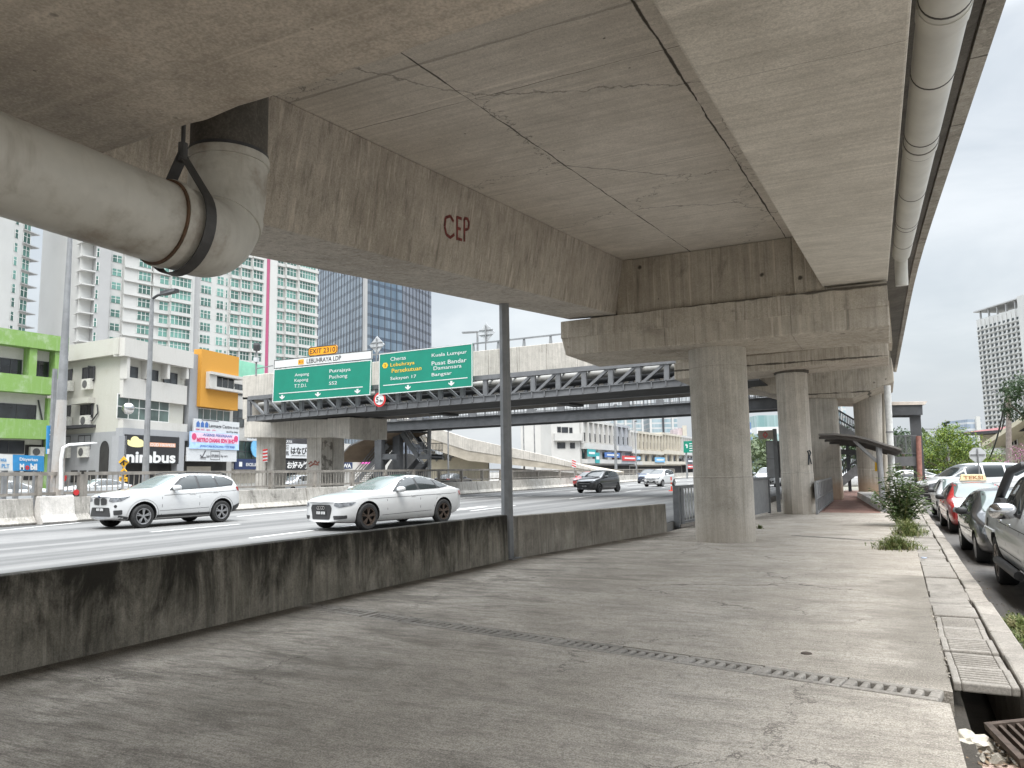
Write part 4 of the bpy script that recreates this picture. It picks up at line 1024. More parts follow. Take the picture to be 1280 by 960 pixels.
for dy in (0, Wf):
    mb = MB(); o3 = Vector((0, dy, 0))
    for h in (.5, 1.55): mb.bar(fa + o3 + Vector((0, 0, h)), fb_ + o3 + Vector((0, 0, h)), .07, .07)
    for i in range(131):
        p = L2(fa, fb_, i / 130) + o3; mb.bar(p + Vector((0, 0, .4)), p + Vector((0, 0, 1.55)), .03 if i % 10 else .1, .03 if i % 10 else .1, up=(0, 1, 0))
    mb.build('railing', M['truss_l'], fb)
mb = MB()
for i in range(14):   # little brackets fixed on the face
    p = L2(fa, fb_, (i + .5) / 14); mb.box(p.x - .28, p.x + .28, YF - .3, YF - .15, p.z + .35, p.z + .75)
mb.build('bracket', M['truss_l'], fb)
for px in (475, 497.5):
    p = PY(px, 536, YF + (1.2 if px > 480 else 0)); MB().box(p.x - .35, p.x + .35, p.y - .3, p.y + .3, .15, p.z - .2).build('post', M['truss'], fb)
a, b = PY(475, 571, YF), PY(497, 571, YF); mb = MB(); mb.bar(a, b, .3, .45); mb.build('tie_beam', M['truss'], fb)
mb = MB(); mb.bar(PY(462, 537, YF), PY(474, 550, YF), .22, .22); mb.build('brace', M['truss_l'], fb)
# right stair: falls to the right to a landing
mb = MB(); rs_ = []
s0, s1_ = PY(499, 537, YF + .9), PY(523, 571, YF + .9); s2_ = PY(538, 571, YF + .9)
for dy in (0, 2.0):
    r_ = MB(); rs_.append(r_); o3 = Vector((0, dy, 0)); mb.bar(s0 + o3, s1_ + o3, .1, .45); mb.bar(s1_ + o3, s2_ + o3, .1, .45)
    for h in (.6, 1.2): r_.bar(s0 + o3 + Vector((0, 0, h)), s1_ + o3 + Vector((0, 0, h)), .06, .06); r_.bar(s1_ + o3 + Vector((0, 0, h)), s2_ + o3 + Vector((0, 0, h)), .06, .06)
    for i in range(16): p = L2(s0, s1_, i / 15) + o3; r_.bar(p, p + Vector((0, 0, 1.2)), .035, .035, up=(0, 1, 0))
    for i in range(9): p = L2(s1_, s2_, i / 8) + o3; r_.bar(p, p + Vector((0, 0, 1.2)), .035, .035, up=(0, 1, 0))
for i in range(18): p = L2(s0, s1_, (i + .5) / 18); mb.box(p.x - .17, p.x + .17, p.y, p.y + 2.0, p.z - .03, p.z + .02)
mb.bar(s1_ + Vector((0, 1, 0)), s2_ + Vector((0, 1, 0)), 1.9, .08)
st = mb.build('stair', M['truss'], fb); [q_.build('railing', M['truss_l'], st) for q_ in rs_]
for px in (500, 537): p = PY(px, 590, YF + 1.9); MB().box(p.x - .12, p.x + .12, p.y - .1, p.y + .1, .15, PY(px, 545 if px < 510 else 535, YF + 1.9).z).build('stair_post', M['galv'], fb)
# return flight back to the left
mb = MB(); q0, q1 = PY(523, 575, YF + 3.4), PY(497, 606, YF + 3.4)
for dy in (0, 1.9): mb.bar(q0 + Vector((0, dy, 0)), q1 + Vector((0, dy, 0)), .1, .45)
for i in range(16): p = L2(q0, q1, (i + .5) / 16); mb.box(p.x - .17, p.x + .17, p.y, p.y + 1.9, p.z - .03, p.z + .02)
mb.build('stair', M['truss'], fb)
# roofed left stair of the footbridge: brown underside slab falling to the left
M['browns'] = plain('brown_roof_underside', (0.17, 0.125, 0.085), .8, var=.2, scale=1)
M['roofdark'] = plain('dark_roof_sheet', (0.10, 0.10, 0.10), .7, var=.2, scale=1)
ss = thing('roofed_stair', 'roofed stair with brown underside falling left from the footbridge', 'stairs', tuple(PZ(430, 606, .19)))
yl = YF - .5
ra = [PY(419, 578, yl), PY(437, 558, yl), PY(450, 552, yl), PY(478, 541, yl)]
rb = [p + Vector((2.6, 3.2, 0)) for p in ra]
mb = MB(); n = len(ra)
vs = ra + rb + [p + Vector((0, 0, .14)) for p in ra] + [p + Vector((0, 0, .14)) for p in rb]
fs = [(i, i + 1, n + i + 1, n + i) for i in range(n - 1)]
fs2 = [(2 * n + i, 3 * n + i, 3 * n + i + 1, 2 * n + i + 1) for i in range(n - 1)] + [(i, 2 * n + i, 2 * n + i + 1, i + 1) for i in range(n - 1)] + [(n + i, n + i + 1, 3 * n + i + 1, 3 * n + i) for i in range(n - 1)] + [(0, n, 3 * n, 2 * n), (n - 1, 3 * n - 1, 4 * n - 1, 2 * n - 1)]
mb.add(vs, fs, M['browns']); mb.mi(M['roofdark']); k = len(mb.v); mb.add(vs, fs2, M['roofdark']); mb.build('roof', None, ss, recalc=False)
for px, py in ((419, 580), (450, 553), (478, 541)):
    for dy in (0,):
        p = PY(px, py, yl); q = p + Vector((2.6, 3.2, 0)); MB().box(q.x - .08, q.x + .08, q.y - .08, q.y + .08, .15, q.z).build('post', M['truss'], ss)
mb = MB(); f0, f1 = PY(485, 556, yl + 1.6), PY(444, 604, yl + 1.6)
for dy in (0, 1.8):
    mb.bar(f0 + Vector((0, dy, 0)), f1 + Vector((0, dy, 0)), .1, .4)
    for h in (.5, .85, 1.15): mb.bar(f0 + Vector((0, dy, h)), f1 + Vector((0, dy, h)), .05, .05)
for i in range(20): p = L2(f0, f1, (i + .5) / 20); mb.box(p.x - .16, p.x + .16, p.y, p.y + 1.8, p.z - .03, p.z + .02)
mb.build('flight', M['truss_l'], ss)

# ------------------------------------------------------------------ ramp of the interchange descending to the right
YR = 74.0
rm = thing('descending_ramp', 'pale concrete road ramp descending to the right behind the stairs', 'ramp', tuple(PY(600, 600, YR)))
top = [PY(478, 512, YR), PY(520, 527, YR), PY(585, 548, YR), PY(690, 571, YR), PY(750, 588, YR)]
bot = [PY(478, 540, YR), PY(520, 555, YR), PY(585, 576, YR), PY(690, 586, YR), PY(750, 592, YR)]
mid_ = [L2(a, b, .55) for a, b in zip(top, bot)]
MB().prism(top + mid_[::-1], (0, .3, 0)).build('parapet', M['con_over'], rm)
MB().prism([p + Vector((0, .05, 0)) for p in mid_] + [p + Vector((0, .05, 0)) for p in bot[::-1]], (0, 8, 0)).build('deck', plain('ramp_edge_concrete', (0.36, .32, .26), .9, var=.2, scale=.8), rm)
M['tanwall'] = plain('tan_wall_render', (0.50, 0.44, 0.33), .9, var=.12, scale=.6)
a, b = PY(520, 573, YR + 2.4), PY(610, 577, YR + 2.4)
MB().box(a.x, b.x, a.y, a.y + .3, .15, a.z).build('abutment', M['tanwall'], rm)
a, b = PY(640, 585, YR + 2.4), PY(752, 592, YR + 2.4)
MB().prism([(a.x, a.y, .15), (b.x, a.y, .15), (b.x, b.y, b.z - .2), (a.x, a.y, a.z)], (0, .3, 0)).build('abutment', M['con_bar'], rm)
for px in (532, 560): p = PY(px, 570, YR + 5); MB().box(p.x - .7, p.x + .7, p.y, p.y + 1.2, .15, p.z + .6).build('pier', M['con_over'], rm)
mb = MB()
for g_ in ([(541, 570), (546, 566), (550, 570), (545, 574)], [(553, 566), (556, 573)], [(559, 573), (560, 566), (564, 567), (562, 574)]): mb.tube([PY(x, y + 2, YR + 2.3) for x, y in g_], .14, 5)
mb.build('graffito', M['pipe_grey'], rm)
p = PY(507, 590, YR - 6); q = PY(518, 572, YR - 6)
mb = MB(); mb.lathe([(.001, 0), (2.6, 0), (2.6, .5), (.001, .5)], (p.x, p.y, 1.2), 'Y', 24); tag(mb.build('culvert_mouth', M['blackgap']), 'round black opening below the stair landing', 'opening')
# ------------------------------------------------------------------ vehicles
M['tyre'] = plain('tyre_rubber', (0.022, 0.022, 0.022), .85, var=.3, scale=5, objc=True)
M['alloy'] = plain('alloy_rim', (0.42, 0.42, 0.43), .3, metal=.8, var=.1, objc=True)
M['alloy_dark'] = plain('bronze_rim', (0.10, 0.075, 0.06), .35, metal=.6, objc=True)
M['alloy_black'] = plain('dark_rim', (0.06, 0.06, 0.062), .35, metal=.5, objc=True)
M['carglass'] = glassy('car_glass', (0.022, 0.027, 0.028), .04, .2, .55)
M['carglass_l'] = glassy('pale_car_glass', (0.10, 0.125, 0.12), .05, .15, .6)
M['blackplastic'] = plain('black_plastic', (0.028, 0.028, 0.029), .55, objc=True)
M['archdark'] = plain('wheel_arch_dark', (0.012, 0.012, 0.012), .95, objc=True)
M['seam'] = plain('panel_gap_crease_shade', (0.03, 0.03, 0.03), .8, objc=True)
M['chrome'] = plain('chrome', (0.62, 0.62, 0.63), .14, metal=1.0, objc=True)
M['lamp'] = plain('clear_headlight', (0.20, 0.21, 0.225), .12, metal=.3, var=.45, scale=16, coat=1, objc=True)
M['lampred'] = plain('red_tail_light', (0.32, 0.012, 0.012), .15, var=.3, coat=1, objc=True)
M['plate'] = plain('black_number_plate', (0.02, 0.02, 0.02), .5, objc=True)
M['platewhite'] = plain('white_plate_character', (0.7, 0.7, 0.7), .6, objc=True)
M['p_white'] = paint('white_car_paint', (0.53, 0.535, 0.535))
M['p_black'] = paint('black_car_paint', (0.018, 0.019, 0.021))
M['p_silver'] = paint('silver_car_paint', (0.43, 0.44, 0.445), .0, .4, .35)
M['p_grey'] = paint('dark_grey_car_paint', (0.028, 0.029, 0.032), .0)
M['p_red'] = paint('red_car_paint', (0.36, 0.018, 0.02))
M['p_navy'] = paint('navy_car_paint', (0.02, 0.035, 0.08), .2)

def lerp_tab(tab, x):
    if x <= tab[0][0]: return tab[0][1]
    for (a, va), (b, vb) in zip(tab, tab[1:]):
        if x <= b: return va + (vb - va) * (x - a) / (b - a) if b > a else vb
    return tab[-1][1]

def make_body(S, name, mat, parent):
    L = S['L']; cab0, cab1 = S['cabin']     # cowl x and rear end of the cabin
    xs = sorted(set([round(a, 3) for a, _ in S['top']] + [round(a, 3) for a, _ in S['hw']] + [round(a, 3) for a, _ in S['belt']] + S.get('xs', [])))
    xs2 = [xs[0]]
    for x in xs[1:]:
        if x - xs2[-1] > .03: xs2.append(x)
    xs = xs2
    bm = bmesh.new(); rings = []
    for x in xs:
        t, b, w, bo = lerp_tab(S['top'], x), lerp_tab(S['belt'], x), lerp_tab(S['hw'], x), lerp_tab(S['bot'], x)
        b = min(b, t - .015); h = t - b
        rw = S['rw'] * W_ if False else S['rw']
        k = max(0, min(1, (h - .10) / .38))          # 0: bonnet section, 1: full cabin
        hood = [(w * .955, b), (w * .92, b + h * .35), (w * .82, b + h * .72), (w * .5, b + h * .93), (0, t)]
        cabn = [(w * .955, b), (w * .945 * .45 + rw * .55, b + h * .52), (rw * 1.0, b + h * .90), (rw * .62, t - .015), (0, t)]
        up = [(hx * (1 - k) + cx__ * k, hz * (1 - k) + cz * k) for (hx, hz), (cx__, cz) in zip(hood, cabn)]
        sec = [(0, bo), (w * .78, bo), (w * .95, bo + .05), (w * S.get('flare', 1.0), bo + .42 * (b - bo)), (w * .995, bo + .76 * (b - bo))] + up
        bow = S.get('bow', .13)
        ring_ = []
        for sgn in (1, -1):
            for (yy, zz) in (sec if sgn == 1 else sec[-2:0:-1]):
                fx = 0
                if x < .5: fx = bow * (yy / S['hw'][3][1]) ** 2 * (1 - x / .5)
                if x > L - .5: fx = -bow * .8 * (yy / S['hw'][3][1]) ** 2 * (1 - (L - x) / .5)
                ring_.append(bm.verts.new((x + fx - L / 2, sgn * yy, zz)))
        rings.append(ring_)
    n = len(rings[0])
    for a, b in zip(rings, rings[1:]):
        for i in range(n): bm.faces.new((a[i], a[(i + 1) % n], b[(i + 1) % n], b[i]))
    for rg_ in (rings[0], rings[-1]):    # closed ends as strips across the car
        half = n // 2
        left = [rg_[i] for i in range(0, half + 1)]; right = [rg_[0]] + [rg_[n - i] for i in range(1, half)] + [rg_[half]]
        for i in range(half):
            vs = []
            for v in (left[i], left[i + 1], right[i + 1], right[i]):
                if v not in vs: vs.append(v)
            if len(vs) > 2: bm.faces.new(vs)
    bmesh.ops.recalc_face_normals(bm, faces=bm.faces)
    me = bpy.data.meshes.new(name); bm.to_mesh(me); bm.free()
    me.materials.append(mat); me.materials.append(M['archdark'])
    o = bpy.data.objects.new(name, me); COL.objects.link(o)
    o.modifiers.new('s', 'SUBSURF').levels = 2
    cut = []
    for wx in S['axles']:
        for sg in (1, -1):
            cm = MB().lathe([(.001, 0), (S['ar'], 0), (S['ar'], .42), (.001, .42)], (wx - L / 2, sg * (S['W'] / 2 + .06) - (0.42 if sg > 0 else 0), S['r'] + .015), 'Y', 28)
            co = cm.build('cutter', M['archdark'])
            bo_ = o.modifiers.new('b', 'BOOLEAN'); bo_.object = co; bo_.operation = 'DIFFERENCE'; bo_.solver = 'EXACT'; bo_.material_mode = 'TRANSFER'
            cut.append(co)
    bpy.context.view_layer.update()
    dg = bpy.context.evaluated_depsgraph_get()
    me2 = bpy.data.meshes.new_from_object(o.evaluated_get(dg)); me2.name = name
    o.modifiers.clear(); o.data = me2; bpy.data.meshes.remove(me)
    for c in cut: d = c.data; bpy.data.objects.remove(c); bpy.data.meshes.remove(d)
    me2.polygons.foreach_set('use_smooth', [True] * len(me2.polygons)); me2.set_sharp_from_angle(angle=R(38))
    o.parent = parent
    bvh = BVHTree.FromPolygons([v.co.copy() for v in me2.vertices], [tuple(p.vertices) for p in me2.polygons])
    return o, bvh

def patch(bvh, poly, mode, side=1, eps=.006, cell=.06, L=0):
    """polygon drawn on the car seen from the side / front / top / corner, laid on the body surface; returns verts, faces"""
    bm = bmesh.new(); f = bm.faces.new([bm.verts.new((a, b, 0)) for a, b in poly])
    a0, a1 = min(p[0] for p in poly), max(p[0] for p in poly); b0, b1 = min(p[1] for p in poly), max(p[1] for p in poly)
    for ax, lo, hi in ((0, a0, a1), (1, b0, b1)):
        k = 1
        while lo + k * cell < hi - 1e-4:
            co = [0, 0, 0]; no = [0, 0, 0]; co[ax] = lo + k * cell; no[ax] = 1
            bmesh.ops.bisect_plane(bm, geom=bm.verts[:] + bm.edges[:] + bm.faces[:], plane_co=co, plane_no=no); k += 1
    bm.verts.index_update(); vs = []
    for v in bm.verts:
        a, b = v.co.x, v.co.y
        if mode == 'side': o = Vector((a - L / 2, side * 3, b)); d = Vector((0, -side, 0))
        elif mode == 'front': o = Vector((-L / 2 - 2, a, b)); d = Vector((1, 0, 0))
        elif mode == 'rear': o = Vector((L / 2 + 2, a, b)); d = Vector((-1, 0, 0))
        elif mode == 'top': o = Vector((a - L / 2, b, 4)); d = Vector((0, 0, -1))
        elif mode == 'corner':      # a = (x + |y|)/sqrt2 seen from 45 degrees in front
            e = Vector((.7071, .7071 * side, 0)); d = Vector((.7071, -.7071 * side, 0)); o = Vector((-L / 2, 0, 0)) + e * a - d * 3; o.z = b
        elif mode == 'rcorner':
            e = Vector((-.7071, .7071 * side, 0)); d = Vector((-.7071, -.7071 * side, 0)); o = Vector((L / 2, 0, 0)) + e * a - d * 3; o.z = b
        hit = bvh.ray_cast(o, d)
        if hit[0] is None:
            hit = bvh.find_nearest(o + d * 2.2)
        n = hit[1]; n = -n if n.dot(d) > 0 else n
        vs.append(hit[0] + n * eps)
    fs = [[v.index for v in f.verts] for f in bm.faces]; bm.free()
    return vs, fs

def rounded(poly, r=.04, seg=3):
    out = []; n = len(poly)
    for i in range(n):
        p = Vector(poly[i]); a = Vector(poly[i - 1]); b = Vector(poly[(i + 1) % n])
        da = a - p; db = b - p; k = min(r, da.length * .4, db.length * .4)
        A = p + da.normalized() * k; B = p + db.normalized() * k
        for j in range(seg + 1):
            t = j / seg; q = A * (1 - t) ** 2 + p * 2 * t * (1 - t) + B * t * t; out.append((q.x, q.y))
    return out

def wheel(root, S, wx, sg, rim_mat, spokes=5, double=True):
    L, r = S['L'], S['r']; wd = S.get('ww', .225); y = sg * (S['W'] / 2 - .015); yo = y
    c = (wx - L / 2, 0, r)
    s = sg
    def Y_(d): return y - s * d           # d: depth inwards from the outer face
    hub = bpy.data.objects.new('wheel', None)
    rr = r * .66
    ty = MB().lathe([(rr, Y_(.02)), (rr + .015, Y_(0)), (r - .035, Y_(.0)), (r - .008, Y_(.025)), (r, Y_(.05)), (r, Y_(wd - .04)), (r - .03, Y_(wd)), (rr, Y_(wd))], (c[0], 0, r), 'Y', 36)
    w = MB().lathe([(.001, Y_(.09)), (rr, Y_(.09)), (rr, Y_(wd))], (c[0], 0, r), 'Y', 28).build('wheel', M['archdark'], root, world=False, smooth=30)
    ty.build('tyre', M['tyre'], w, world=False, smooth=40)
    rim = MB().lathe([(rr + .002, Y_(.005)), (rr - .018, Y_(.012)), (rr - .028, Y_(.06)), (rr + .002, Y_(.06))], (c[0], 0, r), 'Y', 36, closed=True)
    rim.lathe([(.001, Y_(.012)), (r * .14, Y_(.014)), (r * .16, Y_(.05)), (.001, Y_(.05))], (c[0], 0, r), 'Y', 16)
    for k in range(spokes):
        an = 2 * math.pi * k / spokes + .3
        for off in ((-.16, .16) if double else (0,)):
            a1 = an + off * .9; a0 = an + off * .35
            p = Vector((c[0] + math.cos(a0) * r * .12, Y_(.03), r + math.sin(a0) * r * .12)); q = Vector((c[0] + math.cos(a1) * (rr - .02), Y_(.022), r + math.sin(a1) * (rr - .02)))
            rim.bar(p, q, .028, .03 if double else .06, up=(0, 1, 0).__class__((math.sin(a1), 0, -math.cos(a1))) if False else Vector((0, 1, 0)).cross(q - p))
    rim.build('rim', rim_mat, w, world=False, smooth=30)

def make_car(S, name, label, cat, mats, loc, heading, group=None, detail=2):
    """heading: world direction (dx, dy) the nose points to"""
    L = S['L']
    rz = math.atan2(-heading[1], -heading[0])          # local -x is the nose
    root = thing(name, label, cat, loc, rz, group)
    body, bvh = make_body(S, 'body', mats['body'], root)
    def P(nm, polys, mode, mat, sides=(0,), eps=.006, cell=.07, rd=0.0, par=root, one=False):
        mb = MB()
        for sd in sides:
            for poly in polys:
                poly = rounded(poly, rd) if rd else poly
                if not one: mb = MB()
                mb.add(*patch(bvh, poly, mode, sd or 1, eps, cell, L))
                if not one: mb.build(nm, mat, par, world=False, smooth=True)
        if one: mb.build(nm, mat, par, world=False, smooth=True)
    g = mats.get('glass', M['carglass'])
    if S.get('trim'): P('window_trim', S['trim'], 'side', M['blackplastic'], (1, -1), .003, rd=.05)
    P('window', S['win'], 'side', g, (1, -1), .007, rd=.035)
    P('windscreen', [S['screen']], 'front', mats.get('screen', g), eps=.007, rd=.06)
    if S.get('rearscreen'): P('rear_window', [S['rearscreen']], 'rear', g, eps=.007, rd=.06)
    if S.get('clad'): P('sill_cladding', S['clad'], 'side', M['blackplastic'], (1, -1), .008)
    if S.get('archring'):
        for wx in S['axles']:
            ring_ = []
            for rr in (S['ar'] + .055, S['ar'] - .004):
                pts = [(wx + rr * math.cos(a), S['r'] + .015 + rr * math.sin(a)) for a in [R(-22 + 224 * i / 20) for i in range(21)]]
                ring_.append(pts)
            for sd in (1, -1):
                mb = MB()
                for i in range(20): mb.add(*patch(bvh, [ring_[0][i], ring_[0][i + 1], ring_[1][i + 1], ring_[1][i]], 'side', sd, .010, .2, L))
                mb.build('arch_trim', M['blackplastic'], root, world=False)
    seams = []
    for x, z0, z1, dx in S.get('doors', []): seams.append([(x, z0), (x + .014, z0), (x + .014 + dx, z1), (x + dx, z1)])
    if S.get('crease'):
        for (xa, za, xb, zb) in S['crease']: seams.append([(xa, za), (xb, zb), (xb, zb + .010), (xa, za + .010)])  # creases drawn as dark strips, their shade line put into colour
    if seams: P('door_gap_crease_shade', seams, 'side', M['seam'], (1, -1), .003, .25, one=True, par=body)
    for nm, polys, mode, mat, sides, rd in S.get('extra', []):
        P(nm, polys, mode, mats.get(mat, M.get(mat)), sides, .009, .05, rd=rd)
    for wx in S['axles']:
        for sg in (1, -1): wheel(root, S, wx, sg, mats.get('rim', M['alloy']), S.get('spokes', 5), S.get('double', True))
    for x, z in S.get('handles', []):
        for sd in (1, -1):
            h = bvh.ray_cast(Vector((x - L / 2, sd * 3, z)), Vector((0, -sd, 0)))
            if h[0] is None: continue
            p = h[0]; MB().box(p.x - .10, p.x + .10, p.y - .012, p.y + .018 * sd if sd > 0 else p.y + .012, z - .018, z + .018).build('door_handle', mats.get('handle', mats['body']), root, world=False, bevel=.006) if sd > 0 else MB().box(p.x - .10, p.x + .10, p.y - .018, p.y + .012, z - .018, z + .018).build('door_handle', mats.get('handle', mats['body']), root, world=False, bevel=.006)
    if S.get('mirror'):
        mx_, mz = S['mirror']; msz = S.get('msize', (.10, .15, .09))
        for sd in (1, -1):
            h = bvh.ray_cast(Vector((mx_ - L / 2, sd * 3, mz - .02)), Vector((0, -sd, 0))); p = h[0]
            mb = MB(); bm = bmesh.new(); bmesh.ops.create_uvsphere(bm, u_segments=14, v_segments=10, radius=1)
            c = Vector((p.x + .02, p.y + sd * (.07 + msz[1] * .75), mz + .02))
            vs = []
            for v in bm.verts:
                q = v.co.copy(); q.x = max(-1, min(.55, q.x)); q = Vector([math.copysign(abs(k_) ** .75, k_) for k_ in q])
                vs.append(c + Vector((q.x * msz[0], q.y * msz[1], q.z * msz[2])))
            mb.add(vs, [[v.index for v in f.verts] for f in bm.faces]); bm.free()
            m_ = mb.build('mirror', mats.get('mirror', mats['body']), root, world=False, smooth=60)
            MB().bar(p - Vector((0, sd * .03, .01)), c - Vector((0, 0, msz[2] * .8)), .06, .03).build('mirror_arm', M['blackplastic'], m_, world=False)
    if S.get('plate'):
        px_, pzc = S['plate']
        h = bvh.ray_cast(Vector((-L / 2 - 2, 0, pzc)), Vector((1, 0, 0))); xf = h[0].x - .018
        q = MB().box(xf, xf + .03, -.22, .22, pzc - .06, pzc + .06).build('number_plate', M['plate'], root, world=False)
        mb = MB()
        for i, yy in enumerate((-.17, -.115, -.06, .02, .075, .13)):
            mb.box(xf - .003, xf - .001, yy, yy + .014, pzc - .035, pzc + .035); mb.box(xf - .003, xf - .001, yy + .024, yy + .036, pzc - .035, pzc + .035); mb.box(xf - .003, xf - .001, yy + .014, yy + .024, pzc + (.02 if i % 2 else -.035), pzc + (.035 if i % 2 else -.02))
        mb.build('plate_lettering', M['platewhite'], q, world=False)
    # dark floor so that light does not show under the body
    return root, bvh, body

SUV = dict(L=4.44, W=1.82, r=.345, ar=.415, rw=.60, axles=(.86, 3.53), cabin=(1.25, 4.1), bow=.16, archring=True,
    top=[(0, .93), (.05, .98), (.28, 1.04), (.8, 1.10), (1.28, 1.15), (1.75, 1.40), (2.08, 1.545), (2.5, 1.585), (3.2, 1.58), (3.8, 1.545), (4.12, 1.50), (4.30, 1.16), (4.40, .98), (4.44, .80)],
    belt=[(0, .88), (.28, .95), (.8, 1.00), (1.28, 1.03), (2.5, 1.07), (3.6, 1.10), (4.1, 1.14), (4.3, 1.08), (4.44, .75)],
    hw=[(0, .58), (.06, .70), (.28, .83), (.7, .895), (1.3, .905), (2.2, .91), (3.6, .905), (4.12, .86), (4.34, .77), (4.44, .64)],
    bot=[(0, .30), (.3, .22), (.8, .20), (3.6, .20), (4.1, .28), (4.44, .42)],
    win=[[(1.80, 1.09), (2.20, 1.40), (2.50, 1.485), (2.66, 1.49), (2.66, 1.11)], [(2.74, 1.115), (2.74, 1.49), (3.30, 1.475), (3.36, 1.13)], [(3.42, 1.135), (3.37, 1.47), (3.70, 1.435), (3.98, 1.29), (3.90, 1.19)]],
    trim=[[(1.66, 1.06), (2.14, 1.42), (2.48, 1.51), (3.3, 1.50), (3.74, 1.46), (4.06, 1.30), (3.96, 1.16), (3.2, 1.11)]],
    screen=[(-.66, 1.14), (.66, 1.14), (.55, 1.52), (-.55, 1.52)], rearscreen=[(-.55, 1.2), (.55, 1.2), (.5, 1.44), (-.5, 1.44)],
    clad=[[(1.27, .22), (3.12, .22), (3.10, .36), (1.29, .36)], [(3.95, .30), (4.36, .42), (4.36, .62), (3.97, .50)], [(.20, .24), (.44, .21), (.44, .34), (.20, .40)]],
    doors=[(1.42, .36, 1.05, .0), (2.68, .36, 1.1, .02), (3.42, .62, 1.12, .10)], crease=[(1.5, .92, 4.1, .99), (1.35, .47, 3.05, .50)],
    handles=[(2.45, .955), (3.28, .985)], mirror=(1.82, 1.12), plate=(0, .56), msize=(.11, .14, .085),
    extra=[('grille', [[(-.32, .70), (-.04, .68), (-.03, .86), (-.10, .90), (-.27, .885), (-.33, .84)], [(.32, .70), (.04, .68), (.03, .86), (.10, .90), (.27, .885), (.33, .84)]], 'front', 'blackplastic', (0,), .05),
           ('air_intake', [[(-.52, .36), (.52, .36), (.44, .62), (-.44, .62)]], 'front', 'blackplastic', (0,), .04),
           ('side_intake', [[(.52, .40), (.74, .42), (.74, .55), (.50, .54)]], 'corner', 'blackplastic', (1, -1), .03),
           ('headlight', [[(.34, .80), (.46, .77), (.72, .80), (.92, .93), (.70, .90), (.40, .90)]], 'corner', 'lamp', (1, -1), .02),
           ('fog_lamp', [[(.56 + .045 * math.cos(R(45 * i)), .655 + .045 * math.sin(R(45 * i))) for i in range(8)]], 'corner', 'blackplastic', (1, -1), 0),
           ('tail_light', [[(.48, .96), (.78, 1.00), (.80, 1.12), (.50, 1.14)]], 'rcorner', 'lampred', (1, -1), .03),
           ('silver_sill', [[(1.35, .205), (3.05, .205), (3.05, .25), (1.35, .25)]], 'side', 'alloy', (1, -1), 0),
           ('skid_plate', [[(-.50, .30), (.50, .30), (.48, .36), (-.48, .36)]], 'front', 'alloy', (0,), 0)])
SEDAN = dict(L=4.92, W=1.87, r=.35, ar=.395, rw=.57, axles=(.91, 3.82), cabin=(1.45, 4.2), bow=.20,
    top=[(0, .74), (.05, .81), (.3, .885), (.9, .97), (1.50, 1.03), (2.0, 1.26), (2.38, 1.395), (2.8, 1.445), (3.2, 1.435), (3.7, 1.35), (4.25, 1.12), (4.55, 1.045), (4.85, 1.00), (4.92, .84)],
    belt=[(0, .70), (.3, .80), (.9, .88), (1.5, .92), (2.8, .95), (4.2, .99), (4.85, .95), (4.92, .78)],
    hw=[(0, .60), (.06, .72), (.28, .86), (.7, .92), (1.5, .93), (2.4, .935), (3.8, .93), (4.5, .87), (4.8, .78), (4.92, .66)],
    bot=[(0, .24), (.3, .19), (.8, .17), (4.0, .17), (4.5, .25), (4.92, .38)],
    win=[[(1.92, .985), (2.36, 1.255), (2.68, 1.345), (2.80, 1.355), (2.80, 1.0)], [(2.88, 1.0), (2.88, 1.36), (3.22, 1.345), (3.52, 1.26), (3.60, 1.03)], [(3.66, 1.035), (3.58, 1.245), (3.78, 1.19), (4.02, 1.07)]],
    trim=[[(1.80, .965), (2.30, 1.27), (2.66, 1.37), (3.24, 1.37), (3.70, 1.25), (4.14, 1.06), (3.6, 1.01)]],
    screen=[(-.68, 1.03), (.68, 1.03), (.55, 1.37), (-.55, 1.37)], rearscreen=[(-.55, 1.12), (.55, 1.12), (.5, 1.36), (-.5, 1.36)],
    doors=[(1.58, .26, .93, -.02), (2.82, .26, .97, .02), (3.40, .5, .98, .22)], crease=[(.9, .80, 4.6, .86), (1.4, .36, 3.3, .40)],
    handles=[(2.58, .845), (3.62, .865)], mirror=(1.98, 1.01), plate=(0, .47), msize=(.10, .13, .075), spokes=5,
    extra=[('grille', [[(-.42, .60), (-.34, .30), (.34, .30), (.42, .60), (.36, .68), (-.36, .68)]], 'front', 'blackplastic', (0,), .03),
           ('headlight', [[(.42, .655), (.56, .60), (.88, .66), (.98, .74), (.80, .735), (.44, .73)]], 'corner', 'lamp', (1, -1), .015),
           ('side_intake', [[(.42, .30), (.76, .33), (.76, .41), (.40, .40)]], 'corner', 'blackplastic', (1, -1), .02),
           ('tail_light', [[(.5, .78), (.80, .80), (.82, .92), (.52, .93)]], 'rcorner', 'lampred', (1, -1), .02)])
